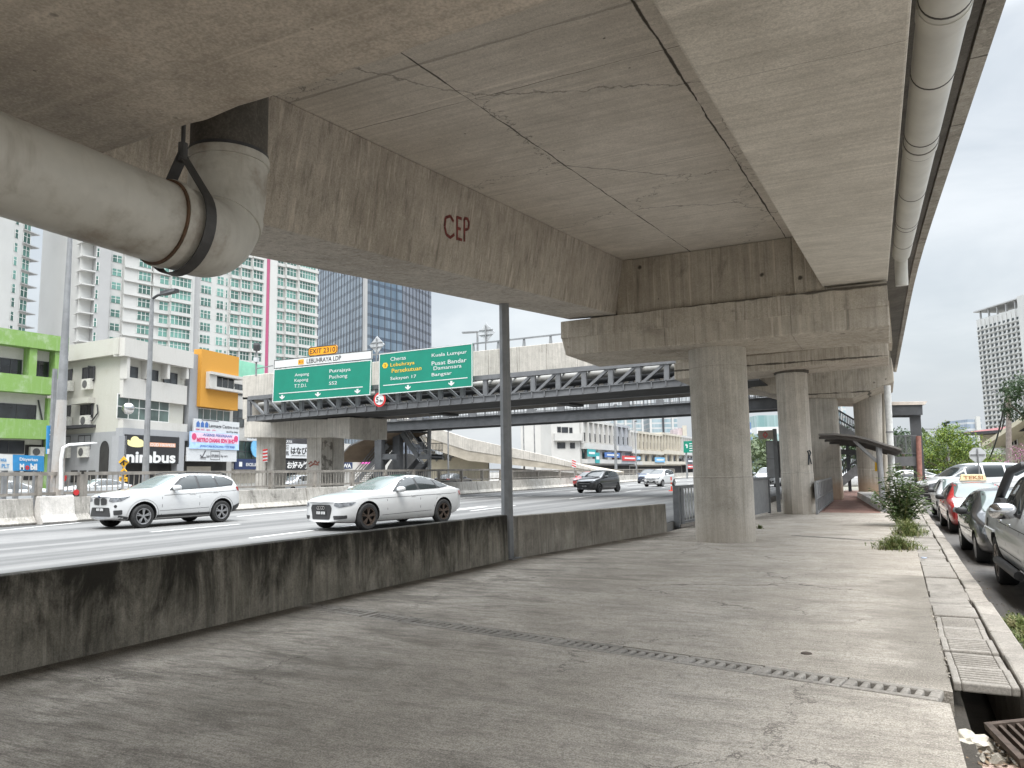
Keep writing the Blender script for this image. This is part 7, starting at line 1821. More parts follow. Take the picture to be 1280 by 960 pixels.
it = []; nf = int((h - 8) / 3.35)
for k in range(1, nf):
    z = 3.35 * k
    for i in range(10): u = ur * (i + .12) / 10; it.append((u, u + ur * .058, z + .9, z + 2.5, .04 + (.3 if i % 3 == 1 else 0)))
for i in range(10):
    u = ur * (i + .1) / 10; mb = MB(); F.box(mb, u + ur * .062, u + ur * .098, 3, h - 7, 0, .45)
    for k in range(1, nf): F.box(mb, u - ur * .008, u + ur * .091, 3.35 * k - .25, 3.35 * k + .05, 0, .8); F.box(mb, u + ur * .061, u + ur * .099, 3.35 * k, 3.35 * k + .9, 0, 1.0)
    mb.build('balcony_stack', M['twhite'], t)
many_windows(t, F, it, M['winglass'], None)
fartower(1214, 1232, 420, 524, 'short grey-blue block left of the right edge tower', mat_curtain('greyblue_block', (.22, .27, .34), (.3, .35, .42), (.42, .44, .46), 3.6), [(.55, .85, M['twhite'])])
# ------------------------------------------------------------------ median barrier, one block per thing
def bar_x(y):
    pts = [(-40, -23.2), (14.5, -24.85), (29, -25.0), (64, -25.9), (88, -28.2), (122, -29.8), (200, -35)]
    for (a, xa), (b, xb) in zip(pts, pts[1:]):
        if y <= b: return xa + (xb - xa) * (y - a) / (b - a)
    return pts[-1][1]
bsec = [(0, 0), (.05, .08), (-.10, .28), (-.20, .86), (-.40, .86), (-.50, .28), (-.65, .08), (-.62, 0)]
def barrier(y0, y1, mat, label, dx=0, h=1.0, dz=0, name='barrier_block'):
    a = Vector((bar_x(y0) + dx, y0, .19)); b = Vector((bar_x(y1) + dx, y1, .19 + dz)); d = (b - a).normalized(); nrm = Vector((d.y, -d.x, 0))
    mb = MB(); mb.prism([a + nrm * q[0] + Vector((0, 0, q[1] * h)) for q in bsec], b - a)
    return tag(mb.build(name, mat, bevel=.02), label, 'barrier', 'median barrier blocks')
M['con_bar2'] = concrete('pale_barrier_concrete', (0.40, 0.385, 0.36), (0.52, 0.50, 0.47), streak=.2, stain_amt=.35, pit=.3)
def py_of(px): return PZ(px, 640, .2)
ybar = lambda px: (lambda p: p.y)(PX(px, 600, -24.9))
e0, e1 = ybar(48), ybar(93)
barrier(e0 - 12, e0 - 6.03, M['con_bar'], 'barrier block out at the far left below the petrol board')
barrier(e0 - 6, e0 - .03, M['con_bar'], 'smoke stained barrier block left of the tall mast')
barrier(e0, e1 - .05, M['con_bar2'], 'clean pale barrier block at the foot of the tall mast', dx=.28, h=1.06)
yy = e1; k = 0
names = ['barrier block hidden behind the nose of the white SUV', 'barrier block behind the white SUV', 'stained barrier block between the SUV and the overpass columns', 'stained barrier block in front of the overpass columns', 'stained barrier block behind the roof of the white saloon', 'barrier block behind the white saloon below the ramp']
while yy < 160:
    Lb = 6.0 if yy < 70 else 12.0
    lab = names[k] if k < len(names) else ['barrier block well beyond the white saloon', 'barrier block by the lamp post', 'barrier block left of the black hatchback', 'barrier block behind the black hatchback', 'barrier block between the black and the dark blue hatchbacks', 'barrier block left of the dark blue hatchback', 'barrier block behind the dark blue hatchback', 'barrier block behind the white hatchback', 'far barrier block below the green highway sign'][min(k - len(names), 8)]
    o = barrier(yy, yy + Lb - .05, M['con_bar'], lab if k < 14 else 'far barrier block receding down the highway, beyond the cars'); yy += Lb; k += 1
# fence on the barrier
M['fencesteel'] = plain('weathered_fence_steel', (0.22, 0.20, 0.175), .7, var=.25, scale=3)
def fence(y0, y1, step, label, top=1.62):
    t = thing('barrier_fence', label, 'fence', (bar_x(y0) - .3, y0, 1.05))
    n = int((y1 - y0) / step)
    for i in range(n + 1):
        y = y0 + (y1 - y0) * i / n; x = bar_x(y) - .3
        MB().box(x - .09, x + .09, y - .07, y + .07, 1.0, top + .2).build('post', M['fencesteel'], t)
    for z, w in ((top + .22, .12), (1.18, .09)):
        mb = MB()
        for i in range(n): a = y0 + (y1 - y0) * i / n; b = y0 + (y1 - y0) * (i + 1) / n; mb.bar((bar_x(a) - .3, a, z), (bar_x(b) - .3, b, z), .07, w)
        mb.build('rail', M['fencesteel'], t)
    mb = MB()
    nb = int((y1 - y0) / .22)
    for i in range(nb): y = y0 + (y1 - y0) * i / nb; x = bar_x(y) - .3; mb.box(x - .012, x + .012, y - .012, y + .012, 1.2, top + .2)
    mb.build('mesh_infill', M['fencesteel'], t)
fence(e0 - 10, ybar(107), 1.35, 'weathered steel fence on the barrier by the tall mast')
fence(ybar(112), ybar(640), 3.0, 'long weathered steel fence on the barrier in front of the shops')
fence(ybar(655), 120, 5.0, 'brownish fence on the far barrier below the white shop row', 1.5)

# tall mast at the barrier
mp_ = PX(71, 615, -25.3); mt = thing('mast', 'tall tapering grey mast with rusty foot behind the pale barrier block', 'mast', (mp_.x, mp_.y, .2))
M['mast_rust'] = dirty('rusty_galvanised_steel', (0.36, 0.35, 0.335), (0.30, 0.20, 0.12), .85, .7, .8)
dpx = 25 / FPX * (mp_ - EYE).dot(_F)
def mz(py): return PX(75, py, -25.3).z
MB().lathe([(dpx * .345, .2), (dpx * .235, mz(500))], (mp_.x, mp_.y, 0), n=12).build('foot', M['mast_rust'], mt, smooth=True)
MB().lathe([(dpx * .232, mz(500)), (dpx * .16, mz(390)), (dpx * .115, mz(300)), (dpx * .06, mz(60))], (mp_.x, mp_.y, 0), n=12).build('pole', M['galv'], mt, smooth=True)
MB().lathe([(dpx * .45, 1.0), (dpx * .45, 1.08)], (mp_.x, mp_.y, 0), n=12).build('collar', M['galv'], mt)
# white bracket arm beside it
b0 = PX(76, 612, -25.0); q = thing('bracket_lamp', 'white curved bracket arm rising beside the foot of the mast', 'bracket', tuple(b0))
mb = MB(); mb.tube([PX(76, 612, -25.0), PX(76.5, 575, -25.0), PX(79, 560, -25.0), PX(86, 556, -25.0), PX(117, 553.5, -25.0)], [.07, .06, .06, .05, .025], 8); mb.build('arm', M['frame_white'], q, smooth=True)
mb = MB(); mb.bar(PX(84, 557, -25.0), PX(115, 553.8, -25.0), .55, .04); mb.build('blade', M['frame_white'], q)
# petrol board and vertical board behind the fence
M['petrolblue'] = plain('petrol_sign_blue', (0.03, 0.22, 0.46), .5, var=.08)
Fp = -26.2
P = Panel(PX(-34, 566, Fp), PX(55, 570, Fp), PX(-34, 587, Fp))
t = thing('petrol_board', 'long white and blue petrol station board above the fence', 'sign', tuple(P.at(.5, 1)))
P.board('board', M['signwhite'], t, u1=.54); P.board('blue_board', M['petrolblue'], t, u0=.54)
mb = MB(); P.text(mb, 'Disyerkan', .635, .16, .90, .42, .02); w_ = MB(); P.text(mb, 'M', .635, .55, .70, .93, .02, bold=.05); P.text(mb, 'bil', .79, .52, .89, .93, .02, bold=.05); mb.build('lettering', M['sign_lit'], t)
mb = MB(); P.text(mb, 'o', .715, .64, .775, .93, .02, bold=.06); mb.build('red_letter', M['signred'], t)
mb = MB(); P.text(mb, 'kereta', .28, .2, .45, .45, .02); P.text(mb, 'atau PLT', .24, .6, .49, .86, .02); mb.build('blue_lettering', M['petrolblue'], t)
for u in (.08, .45, .62, .9):
    p = P.at(u, 1); MB().box(p.x - .15, p.x - .03, p.y - .07, p.y + .07, .2, p.z + .5).build('post', M['galv'], t)
P = Panel(PX(59.5, 532, Fp), PX(69, 532, Fp), PX(58.5, 567.5, Fp))
t = thing('vertical_board', 'narrow blue vertical board with white symbols left of the mast', 'sign', tuple(P.at(.5, 1)))
P.board('board', M['petrolblue'], t); mb = MB()
mb.prism([P.at(.6 + .26 * math.cos(a), .17 + .10 * math.sin(a), .02) for a in [2 * math.pi * i / 16 for i in range(16)]], -P.n * .01); P.rect(mb, .25, .30, .75, .34, .02)
for v in (.42, .60): P.text(mb, 'AT' if v < .5 else 'M', .28, v, .80, v + .12, .02); 
P.rect(mb, 0, .82, 1, 1, .02); mb.build('lettering', M['sign_lit'], t)
p = P.at(.5, 1); MB().box(p.x - .06, p.x + .06, p.y - .06, p.y + .06, .2, p.z + 3).build('post', M['galv'], t)
# yellow warning signs
M['warn'] = plain('yellow_warning_sheet', (0.78, 0.42, 0.02), .5, var=.05)
Fw = -27.0
t = thing('warning_sign', 'post with two yellow diamond warning signs and a plate in front of the cafe', 'road sign', tuple(PX(154.5, 606, Fw)))
Dw = (PX(154.5, 590, Fw) - EYE).dot(_F)
for (cy_, s_) in ((577.5, 9.5), (591, 8.5)):
    c = [PD(154.5, cy_ - s_ * .75, Dw), PD(154.5 + s_ * .68, cy_, Dw), PD(154.5, cy_ + s_ * .75, Dw), PD(154.5 - s_ * .68, cy_, Dw)]
    d_ = MB().prism(c, _F * .03).build('diamond', M['warn'], t)
    mb = MB(); cc = PD(154.5, cy_, Dw - .02); mb.tube([cc + _R * -.14 + _U * -.08, cc + _R * .03 + _U * .07, cc + _R * .15], .03, 5); mb.tube([cc + _U * .07, cc - _U * .12], .026, 5); mb.build('symbol', M['signblack'], d_)
P = Panel(PD(149, 596, Dw), PD(159, 596.5, Dw), PD(149, 601.5, Dw)); pl_ = P.board('plate', M['warn'], t, t=.03)
mb = MB(); P.text(mb, '100 m', .12, .22, .88, .78, .01); mb.build('lettering', M['signblack'], pl_)
a, b = PX(154.5, 572, Fw - .06), PX(154.5, 612, Fw - .06); MB().tube([Vector((a.x, a.y, .2)), a], .04, 8).build('post', M['galv'], t)
# red round signs glimpsed at the fence
for px, py, lab in ((77.5, 597, 'small red round sign beside the foot of the mast'), (95, 615.5, 'tiny red reflector sign at the end of the pale barrier block')):
    c = PX(px, py, -25.9 if py < 600 else -25.1); mb = MB(); mb.lathe([(.001, 0), (.16 if py < 600 else .1, 0), (.16 if py < 600 else .1, .03), (.001, .03)], c, 'X', 16)
    t = thing('red_sign', lab, 'sign', (c.x, c.y, .2)); mb.build('disc', M['signred'], t); MB().tube([(c.x - .03, c.y, .9), (c.x - .03, c.y, c.z)], .025, 6).build('post', M['galv'], t)
# red and white striped post at the overpass column
c = PY(331, 570, YT + 2.2); t = thing('hazard_marker', 'red and white striped hazard board in front of the overpass column', 'road sign', (c.x, c.y, .9))
P = Panel(PY(328.5, 561.5, YT + 2.2), PY(334.5, 561, YT + 2.2), PY(328.5, 577.5, YT + 2.2), .05); P.board('board', M['signwhite'], t)
mb = MB()
for k in range(4): P.poly(mb, [(0, .02 + k * .26), (1, -.0 + k * .26 + .02 if k else .0), (1, .13 + k * .26), (0, min(1, .17 + k * .26))], .01)
mb.build('stripes', M['signred'], t); p = P.at(.5, 1); MB().box(p.x - .05, p.x + .05, p.y + .06, p.y + .14, .9, p.z + .5).build('post', M['fencesteel'], t)
# motorcyclist behind the barrier: only helmet and shoulders show
hp = PX(513, 590, -28.5); hz = hp.z
M['helmet'] = plain('white_helmet', (.7, .7, .7), .3, coat=1); M['jacket'] = plain('dark_jacket', (.03, .03, .035), .8); M['skin'] = plain('skin', (.30, .19, .13), .6); M['yellowvest'] = plain('yellow_vest', (.62, .42, .05), .8)
def rider(name, label, base, rz, helm, coat, seat=.78):
    t = thing(name, label, 'person', base, rz)
    bm = bmesh.new()
    J = dict(pel=(0, 0, seat + .08), chest=(0, .12, seat + .45), neck=(0, .20, seat + .62), head=(0, .26, seat + .78),
             ls=(-.19, .17, seat + .56), le=(-.27, .38, seat + .38), lh=(-.26, .60, seat + .36), rs=(.19, .17, seat + .56), re=(.27, .38, seat + .38), rh=(.26, .60, seat + .36),
             lk=(-.17, .38, seat - .02), lf=(-.16, .25, seat - .44), lt=(-.16, .42, seat - .50), rk=(.17, .38, seat - .02), rf=(.16, .25, seat - .44), rt=(.16, .42, seat - .50))
    E_ = [('pel', 'chest'), ('chest', 'neck'), ('neck', 'head'), ('chest', 'ls'), ('ls', 'le'), ('le', 'lh'), ('chest', 'rs'), ('rs', 're'), ('re', 'rh'), ('pel', 'lk'), ('lk', 'lf'), ('lf', 'lt'), ('pel', 'rk'), ('rk', 'rf'), ('rf', 'rt')]
    rad = dict(pel=.16, chest=.17, neck=.065, head=.10, ls=.075, le=.05, lh=.038, rs=.075, re=.05, rh=.038, lk=.075, lf=.048, lt=.04, rk=.075, rf=.048, rt=.04)
    ks = list(J); me = bpy.data.meshes.new('body'); me.from_pydata([J[k] for k in ks], [(ks.index(a), ks.index(b)) for a, b in E_], [])
    o = bpy.data.objects.new('body', me); COL.objects.link(o); o.parent = t
    md = o.modifiers.new('skin', 'SKIN'); sv = me.skin_vertices[0].data
    for i, k in enumerate(ks): sv[i].radius = (rad[k], rad[k]); sv[i].use_root = (k == 'pel')
    o.modifiers.new('sub', 'SUBSURF').levels = 1
    bpy.context.view_layer.update(); m2 = bpy.data.meshes.new_from_object(o.evaluated_get(bpy.context.evaluated_depsgraph_get())); o.modifiers.clear(); o.data = m2; m2.name = 'body'
    m2.materials.append(coat); m2.polygons.foreach_set('use_smooth', [True] * len(m2.polygons))
    bm = bmesh.new(); bmesh.ops.create_uvsphere(bm, u_segments=18, v_segments=12, radius=1)
    mb = MB(); mb.add([Vector((v.co.x * .135, v.co.y * .165 + .27, v.co.z * .15 + seat + .80)) for v in bm.verts], [[v.index for v in f.verts] for f in bm.faces]); bm.free()
    mb.build('helmet', helm, t, world=False, smooth=True)
    v_ = MB(); v_.add([Vector((.115 * math.sin(a), .27 + .172 * math.cos(a), seat + z)) for z in (.76, .83) for a in [R(-60 + 12 * i) for i in range(11)]], [(i, i + 1, i + 12, i + 11) for i in range(10)]); v_.build('visor', M['carglass'], t, world=False)
    return t
def motorbike(label, base, rz, mat):
    t = thing('motorcycle', label, 'motorcycle', base, rz)
    for y in (-.62, .62):
        w = MB().lathe([(.20, -.05), (.28, -.05), (.295, 0), (.28, .05), (.20, .05)], (0, y, .295), 'X', 24).build('wheel', M['tyre'], t, world=False, smooth=True)
        MB().lathe([(.03, -.04), (.20, -.015), (.20, .015), (.03, .04)], (0, y, .295), 'X', 20).build('rim', M['alloy'], w, world=False)
    mb = MB(); mb.tube([(0, .62, .30), (0, .45, .75), (0, .38, .95)], .035, 8); mb.tube([(-.34, .34, 1.0), (0, .40, .97), (.34, .34, 1.0)], .018, 6); mb.build('fork', M['darksteel'], t, world=False)
    mb = MB(); mb.tube([(0, .42, .72), (0, .2, .48), (0, -.1, .42), (0, -.55, .55)], [.10, .12, .16, .09], 10); mb.build('frame', mat, t, world=False, smooth=True)
    MB().tube([(0, .12, .70), (0, -.2, .74), (0, -.7, .80)], [.10, .13, .10], 10).build('seat', M['blackplastic'], t, world=False, smooth=True)
    MB().lathe([(.001, 0), (.08, .01), (.08, .07), (.001, .09)], (0, .48, .86), 'Y', 14).build('headlight', M['lamp'], t, world=False)
    return t
bz = .21
motorbike('dark motorcycle behind the barrier beyond the white saloon', (hp.x, hp.y, bz), R(190), M['p_black'])
rider('person', 'motorcyclist in dark jacket and white helmet showing above the barrier', (hp.x, hp.y, bz), R(190), M['helmet'], M['jacket'])
# traffic posts, orange and red
M['coneorange'] = plain('red_orange_plastic', (0.62, 0.06, 0.03), .5, var=.1); 
def tpost(px, py, h, lab, z=.2):
    p = PZ(px, py, z); t = thing('traffic_post', lab, 'traffic post', tuple(p))
    MB().lathe([(.001, 0), (.2, 0), (.2, .05), (.05, .07), (.045, h), (.001, h)], p, n=14).build('post', M['coneorange'], t, smooth=40)
    mb = MB()
    for z0 in (.35, .62): mb.lathe([(.048, z0 * h), (.054, z0 * h), (.054, (z0 + .14) * h), (.048, (z0 + .14) * h)], p, n=14)
    for i, z0 in enumerate((.35, .62)): MB().lathe([(.0478, z0 * h), (.056, z0 * h), (.056, (z0 + .14) * h), (.0478, (z0 + .14) * h)], p, n=14).build('band', M['signwhite'], t)
tpost(839.5, 613.8, .95, 'red and white traffic post beside the white hatchback'); 
# hazard chevron below the ramp
c = PY(717, 578, 72); t = thing('hazard_marker', 'small red and white striped board at the end of the descending ramp', 'road sign', (c.x, c.y, .2))
P = Panel(PY(715, 574, 72), PY(720, 575, 72), PY(715, 584, 72), .05); P.board('board', M['signwhite'], t); mb = MB(); [P.poly(mb, [(0, .05 + .3 * k), (1, .2 + .3 * k), (1, .32 + .3 * k if k < 2 else .95), (0, .2 + .3 * k)], .01) for k in range(3)]; mb.build('stripes', M['signred'], t)
p = P.at(.5, 1); MB().box(p.x - .05, p.x + .05, p.y + .06, p.y + .14, .2, p.z + .5).build('post', M['galv'], t)

# ------------------------------------------------------------------ street lamps on the far side
def slamp(px, pbase, ptop, Y, label, arm=1.3, r=.10, base_z=.2):
    b = PY(px, pbase, Y); tpt = PY(px, ptop, Y); t = thing('street_lamp', label, 'street lamp', (b.x, Y, base_z))
    MB().tube([(b.x, Y, base_z), (b.x, Y, tpt.z)], [r, r * .55], 8).build('pole', M['galv'], t, smooth=True)
    mb = MB(); mb.tube([(b.x, Y, tpt.z), (b.x + arm * .3, Y, tpt.z + .12), (b.x + arm, Y, tpt.z + .15)], r * .4, 6); mb.hexa([(b.x + arm * .55, Y - .15, tpt.z + .08), (b.x + arm + .35, Y - .15, tpt.z + .13), (b.x + arm + .35, Y + .15, tpt.z + .13), (b.x + arm * .55, Y + .15, tpt.z + .08), (b.x + arm * .55, Y - .12, tpt.z + .24), (b.x + arm + .35, Y - .1, tpt.z + .26), (b.x + arm + .35, Y + .1, tpt.z + .26), (b.x + arm * .55, Y + .12, tpt.z + .24)]); mb.build('lamp_head', M['darksteel'], t)
q_ = PX(178, 600, -27.4)
slamp(181.5, 600, 375, q_.y, 'slim street lamp with dark head in front of the white cafe building', 1.1, .14)
# second arm pointing left
slamp(655.5, 600, 512, 80, 'street lamp left of the two poles beyond the barrier', 0.0, .12)
slamp(669, 600, 514, 84, 'street lamp right of the two poles beyond the barrier', 0.0, .12)
slamp(770.5, 600, 508, 88, 'tall pole before the grey shophouse in the far row', 0, .2)
slamp(796, 600, 528, 110, 'thin pole before the cream shophouse in the far row', 0, .1)
slamp(537.5, 600, 533, 58, 'pole at the foot of the right stair landing', 0, .09)
slamp(560.5, 600, 540, 60, 'pole between the stair landing and the grey lamp post', 0, .1)

# ------------------------------------------------------------------ railings between pavement and highway
M['railgrey'] = plain('grey_painted_railing', (0.15, 0.155, 0.16), .5, var=.15, scale=5)
M['railpale'] = plain('pale_railing_bar', (0.36, 0.355, 0.33), .5, var=.2, scale=8)
a = PZ(847, 659, .02); b = PZ(905, 648, .02)
t = thing('metal_railing', 'grey metal railing with pale bars between the low wall and the near column', 'railing', tuple(a))
d = (b - a).normalized(); Lr = (b - a).length; ht = PX(847, 601, a.x).z - .02 if False else 1.12
MB().bar(a, a + Vector((0, 0, ht + .05)), .16, .16, up=(0, 1, 0)).build('post', M['railgrey'], t)
MB().bar(a + d * .35, a + d * .35 + Vector((0, 0, ht)), .10, .22, up=d).build('post', M['railgrey'], t)
mb = MB(); mb.bar(a + Vector((0, 0, ht)), b + Vector((0, 0, ht)), .08, .09); mb.build('top_rail', M['railgrey'], t)
mb = MB(); mb.bar(a + Vector((0, 0, .12)), b + Vector((0, 0, .12)), .07, .06); mb.build('bottom_rail', M['railgrey'], t)
n = int(Lr / .24)
for i in range(2, n): p = a + d * (Lr * i / n); MB().bar(p + Vector((0, 0, .12)), p + Vector((0, 0, ht)), .03, .03, up=(0, 1, 0)).build('bar', M['railpale'], t)
mb = MB(); mb.bar(a + Vector((0, 0, .03)), b + Vector((0, 0, .03)), .22, .08); tag(mb.build('railing_kerb', M['con_kerb']), 'concrete footing strip below the grey metal railing', 'kerb')
# grey sheet panel right of the near column
a = PZ(943, 645.5, 0.02); b = PZ(962, 641.5, 0.02)
t = thing('sheet_panel', 'grey sheet metal panel fence just right of the near column', 'fence panel', tuple(a))
d = (b - a).normalized(); z1 = 1.25
M['sheetgrey'] = plain('grey_sheet_metal', (0.26, 0.265, 0.27), .5, var=.1, scale=4)
aa = a - d * 1.2
MB().bar(aa + Vector((0, 0, z1 / 2)), b + Vector((0, 0, z1 / 2)), .04, z1 - .1).build('panel', M['sheetgrey'], t)
mb = MB(); mb.bar(aa + Vector((0, 0, z1)), b + Vector((0, 0, z1)), .09, .09); mb.build('top_rail', M['railgrey'], t)
MB().bar(b, b + Vector((0, 0, z1 + .05)), .10, .10, up=d).build('post', M['railgrey'], t)
# board on a post left of the second column, with a small red emblem board on top
Yb = 30.5
t = thing('notice_board', 'grey two leaf board on a post left of the second column', 'board', tuple(PY(972, 640, Yb)))
P = Panel(PY(957, 551, Yb), PY(978, 551, Yb), PY(959, 597, Yb), .06)
P.board('board', M['sheetgrey'], t, u1=.56); P.board('leaf', M['railgrey'], t, u0=.60, u1=1.0, d=-.05)
mb = MB(); [P.rect(mb, 0, v, .56, v + .015, .008) for v in (0, .48, .985)]; P.rect(mb, 0, 0, .04, 1, .008); P.rect(mb, .52, 0, .56, 1, .008); mb.build('board_frame', M['railgrey'], t)
p0, p1 = PY(970, 536, Yb - .1), PY(974, 641, Yb - .1); MB().box(p1.x - .07, p1.x + .07, Yb - .16, Yb - .04, 0, p0.z).build('post', M['railgrey'], t)
P = Panel(PY(947.5, 538.5, Yb - .2), PY(966, 537.5, Yb - .2), PY(948, 549.5, Yb - .2), .04); t2 = thing('emblem_board', 'small brown board with a red diamond above the grey notice board', 'sign', tuple(P.at(.5, 1)))
M['brownboard'] = plain('brownish_board', (0.27, 0.235, 0.20), .6, var=.1); P.board('board', M['brownboard'], t2)
mb = MB(); P.poly(mb, [(.30, .5), (.48, .14), (.66, .5), (.60, .5), (.48, .28), (.36, .5)], .008); P.poly(mb, [(.30, .52), (.36, .52), (.48, .74), (.60, .52), (.66, .52), (.48, .88)], .008); mb.build('emblem', M['signred'], t2)
# dark car door-like booth window seen above the sheet panel
# railing along the red path
a = PZ(1021.5, 643, 0); b = PZ(1041, 626.5, 0); t = thing('path_railing', 'grey metal railing along the red paved path', 'railing', tuple(a)); Lr = (b - a).length; d = (b - a).normalized()
for z in (1.12, .55, .06): mb = MB(); mb.bar(a + Vector((0, 0, z)), b + Vector((0, 0, z)), .06, .07 if z > 1 else .05); mb.build('rail', M['sheetgrey'], t)
n = int(Lr / 1.0)
for i in range(n + 1): p = a + d * (Lr * i / n); MB().bar(p, p + Vector((0, 0, 1.12)), .07, .07, up=(0, 1, 0)).build('post', M['sheetgrey'], t)
mb = MB(); mb.bar(a + Vector((0, 0, .84)), b + Vector((0, 0, .84)), .02, .5); mb.build('infill_panel', M['sheetgrey'], t)

# ------------------------------------------------------------------ curved walkway roof
YC = 31.0
t = thing('walkway_canopy', 'curved dark walkway roof on pale posts beside the round far column', 'canopy', tuple(PZ(1104, 640, 0)))
prof = [(1023, 542), (1045, 541.5), (1067, 543.5), (1084, 547.5), (1100, 552.5), (1114, 556.5), (1127, 560.5)]
pr = [PY(x, y, YC) for x, y in prof]; back = Vector((-.1, 11.0, 0))
vs = [p for p in pr] + [p + back for p in pr]; n = len(pr); th_ = Vector((0, 0, -.07))
vs += [p + th_ for p in vs]
fs = [(i, i + 1, n + i + 1, n + i) for i in range(n - 1)]; fb2 = [(2 * n + i, 3 * n + i, 3 * n + i + 1, 2 * n + i + 1) for i in range(n - 1)]
ed = [(i, 2 * n + i, 2 * n + i + 1, i + 1) for i in range(n - 1)] + [(n + i, n + i + 1, 3 * n + i + 1, 3 * n + i) for i in range(n - 1)] + [(0, n, 3 * n, 2 * n), (n - 1, 3 * n - 1, 4 * n - 1, 2 * n - 1)]
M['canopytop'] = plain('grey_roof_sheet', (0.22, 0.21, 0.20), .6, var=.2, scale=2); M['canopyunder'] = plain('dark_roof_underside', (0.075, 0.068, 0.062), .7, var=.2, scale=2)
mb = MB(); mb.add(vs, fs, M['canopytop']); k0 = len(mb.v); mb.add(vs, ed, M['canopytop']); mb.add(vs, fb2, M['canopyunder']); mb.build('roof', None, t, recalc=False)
for yv in (.1, 3, 6, 8.9):
    mb = MB()
    for p, q in zip(pr, pr[1:]): o3 = back * (yv / 9.0) + Vector((0, 0, -.16)); mb.bar(p + o3, q + o3, .06, .10)
    mb.build('rib', M['canopyunder'], t)
for yv in (0.2, 4.4, 8.6):
    o3 = back * (yv / 9.0); p = PZ(1104.5, 640, 0) + o3; p.z = 0; top_ = pr[4] + o3
    MB().tube([(p.x, p.y, 0), (top_.x - .05, top_.y, top_.z - .12)], .10, 14).build('post', M['sheetgrey'], t, smooth=True)
    mb = MB(); mb.bar(PY(1097, 577, YC) + o3, PY(1067, 549, YC) + o3 + Vector((0, 0, -.04)), .07, .10); mb.build('brace', M['sheetgrey'], t)
mb = MB(); a = PZ(1069, 619, 0); 
P = Panel(PY(1093.5, 575, YC + 6), PY(1099, 575, YC + 6), PY(1093.5, 589, YC + 6), .03); tag(P.board('small_board', M['signyellow'], None), 'small faded yellow plate beyond the canopy post', 'sign')
mb = MB(); mb.hexa([tuple(PZ(1072, 622, 0)), tuple(PZ(1101, 640, 0)), tuple(PZ(1104, 634, 0)), tuple(PZ(1090, 619, 0)), tuple(PZ(1072, 622, 0) + Vector((0, 0, .30))), tuple(PZ(1101, 640, 0) + Vector((0, 0, .30))), tuple(PZ(1104, 634, 0) + Vector((0, 0, .30))), tuple(PZ(1090, 619, 0) + Vector((0, 0, .30)))])
tag(mb.build('plinth', M['con_bar2']), 'low pale plinth between the canopy post and the round far column', 'plinth')
# white downpipes from the far crosshead
yd = 40.9
t = thing('downpipe', 'white leaning downpipe dropping from the far crosshead', 'pipe', tuple(PY(1116.5, 630, yd)))
MB().tube([PY(1109, 482, yd), PY(1111, 520, yd), PY(1117.5, 640, yd)], .155, 14).build('pipe', M['frame_white'], t, smooth=True)
for py in (540, 590): p = PY(1111 + (py - 520) * .054, py, yd); MB().tube([p - Vector((0, 0, .03)), p + Vector((0, 0, .03))], .175, 14).build('clamp', M['galv'], t)
t = thing('downpipe', 'cream downpipe beside the round far column', 'pipe', tuple(PY(1106, 630, yd + 3.2)))
MB().tube([PY(1105.5, 492, yd + 3.2), PY(1108, 632, yd + 3.2)], .12, 12).build('pipe', M['rowcream'], t, smooth=True)

# ------------------------------------------------------------------ landing and stair of the footbridge on the right
YL = 56.0
t = thing('stair_landing', 'roofed grey landing with railing right of the white downpipe', 'stairs', tuple(PY(1146, 610, YL)))
rf = MB(); A, B = PY(1100, 502.5, YL), PY(1156, 501.5, YL)
M['roofcream'] = plain('cream_ribbed_roof', (.58, .52, .46), .7, var=.12, scale=2)
rf.hexa([A + Vector((0, 0, -.22)), B + Vector((0, 0, -.22)), B + Vector((-.2, 3.4, -.1)), A + Vector((0, 3.4, -.1)), A, B + Vector((.15, 0, -.02)), B + Vector((-.05, 3.4, .25)), A + Vector((0, 3.4, .25))]); rf.build('roof', M['roofcream'], t)
mb = MB(); A2, B2 = PY(1100, 511.5, YL + .2), PY(1153, 511, YL + .2); mb.bar(A2, B2, .25, .80); mb.build('roof_beam', M['truss'], t); mb = MB(); mb.bar(A2 + Vector((0, 2.8, 0)), B2 + Vector((0, 2.8, 0)), .25, .8); mb.build('roof_beam', M['truss'], t)
p, q = PY(1144, 520, YL), PY(1148, 597, YL)
MB().box(p.x - .32, p.x + .32, YL + .3, YL + .9, -.15, p.z).build('post', M['truss'], t)
M['rustred'] = plain('rusty_red_pipe', (.30, .14, .11), .6, var=.2)
MB().tube([PY(1148, 545, YL - .3), PY(1150, 604, YL - .3)], .16, 10).build('pipe', M['rustred'], t, smooth=True)
mb = MB(); A, B = PY(1096, 577, YL), PY(1148, 576.5, YL); mb.bar(A, B, .3, .62); mb.bar(A + Vector((0, 2.6, 0)), B + Vector((0, 2.6, 0)), .3, .62); mb.bar(A + Vector((0, 1.3, .1)), B + Vector((0, 1.3, .1)), 2.4, .12); mb.build('floor', M['truss_l'], t)
mb = MB(); A, B = PY(1096, 571, YL), PY(1148, 570.5, YL)
for h in (.2, 1.35): mb.bar(A + Vector((0, 0, h)), B + Vector((0, 0, h)), .06, .07)
for i in range(34): p = A + (B - A) * (i / 33); mb.bar(p + Vector((0, 0, .2)), p + Vector((0, 0, 1.35)), .03 if i % 8 else .07, .03 if i % 8 else .07, up=(0, 1, 0))
mb.build('railing', M['truss_l'], t)
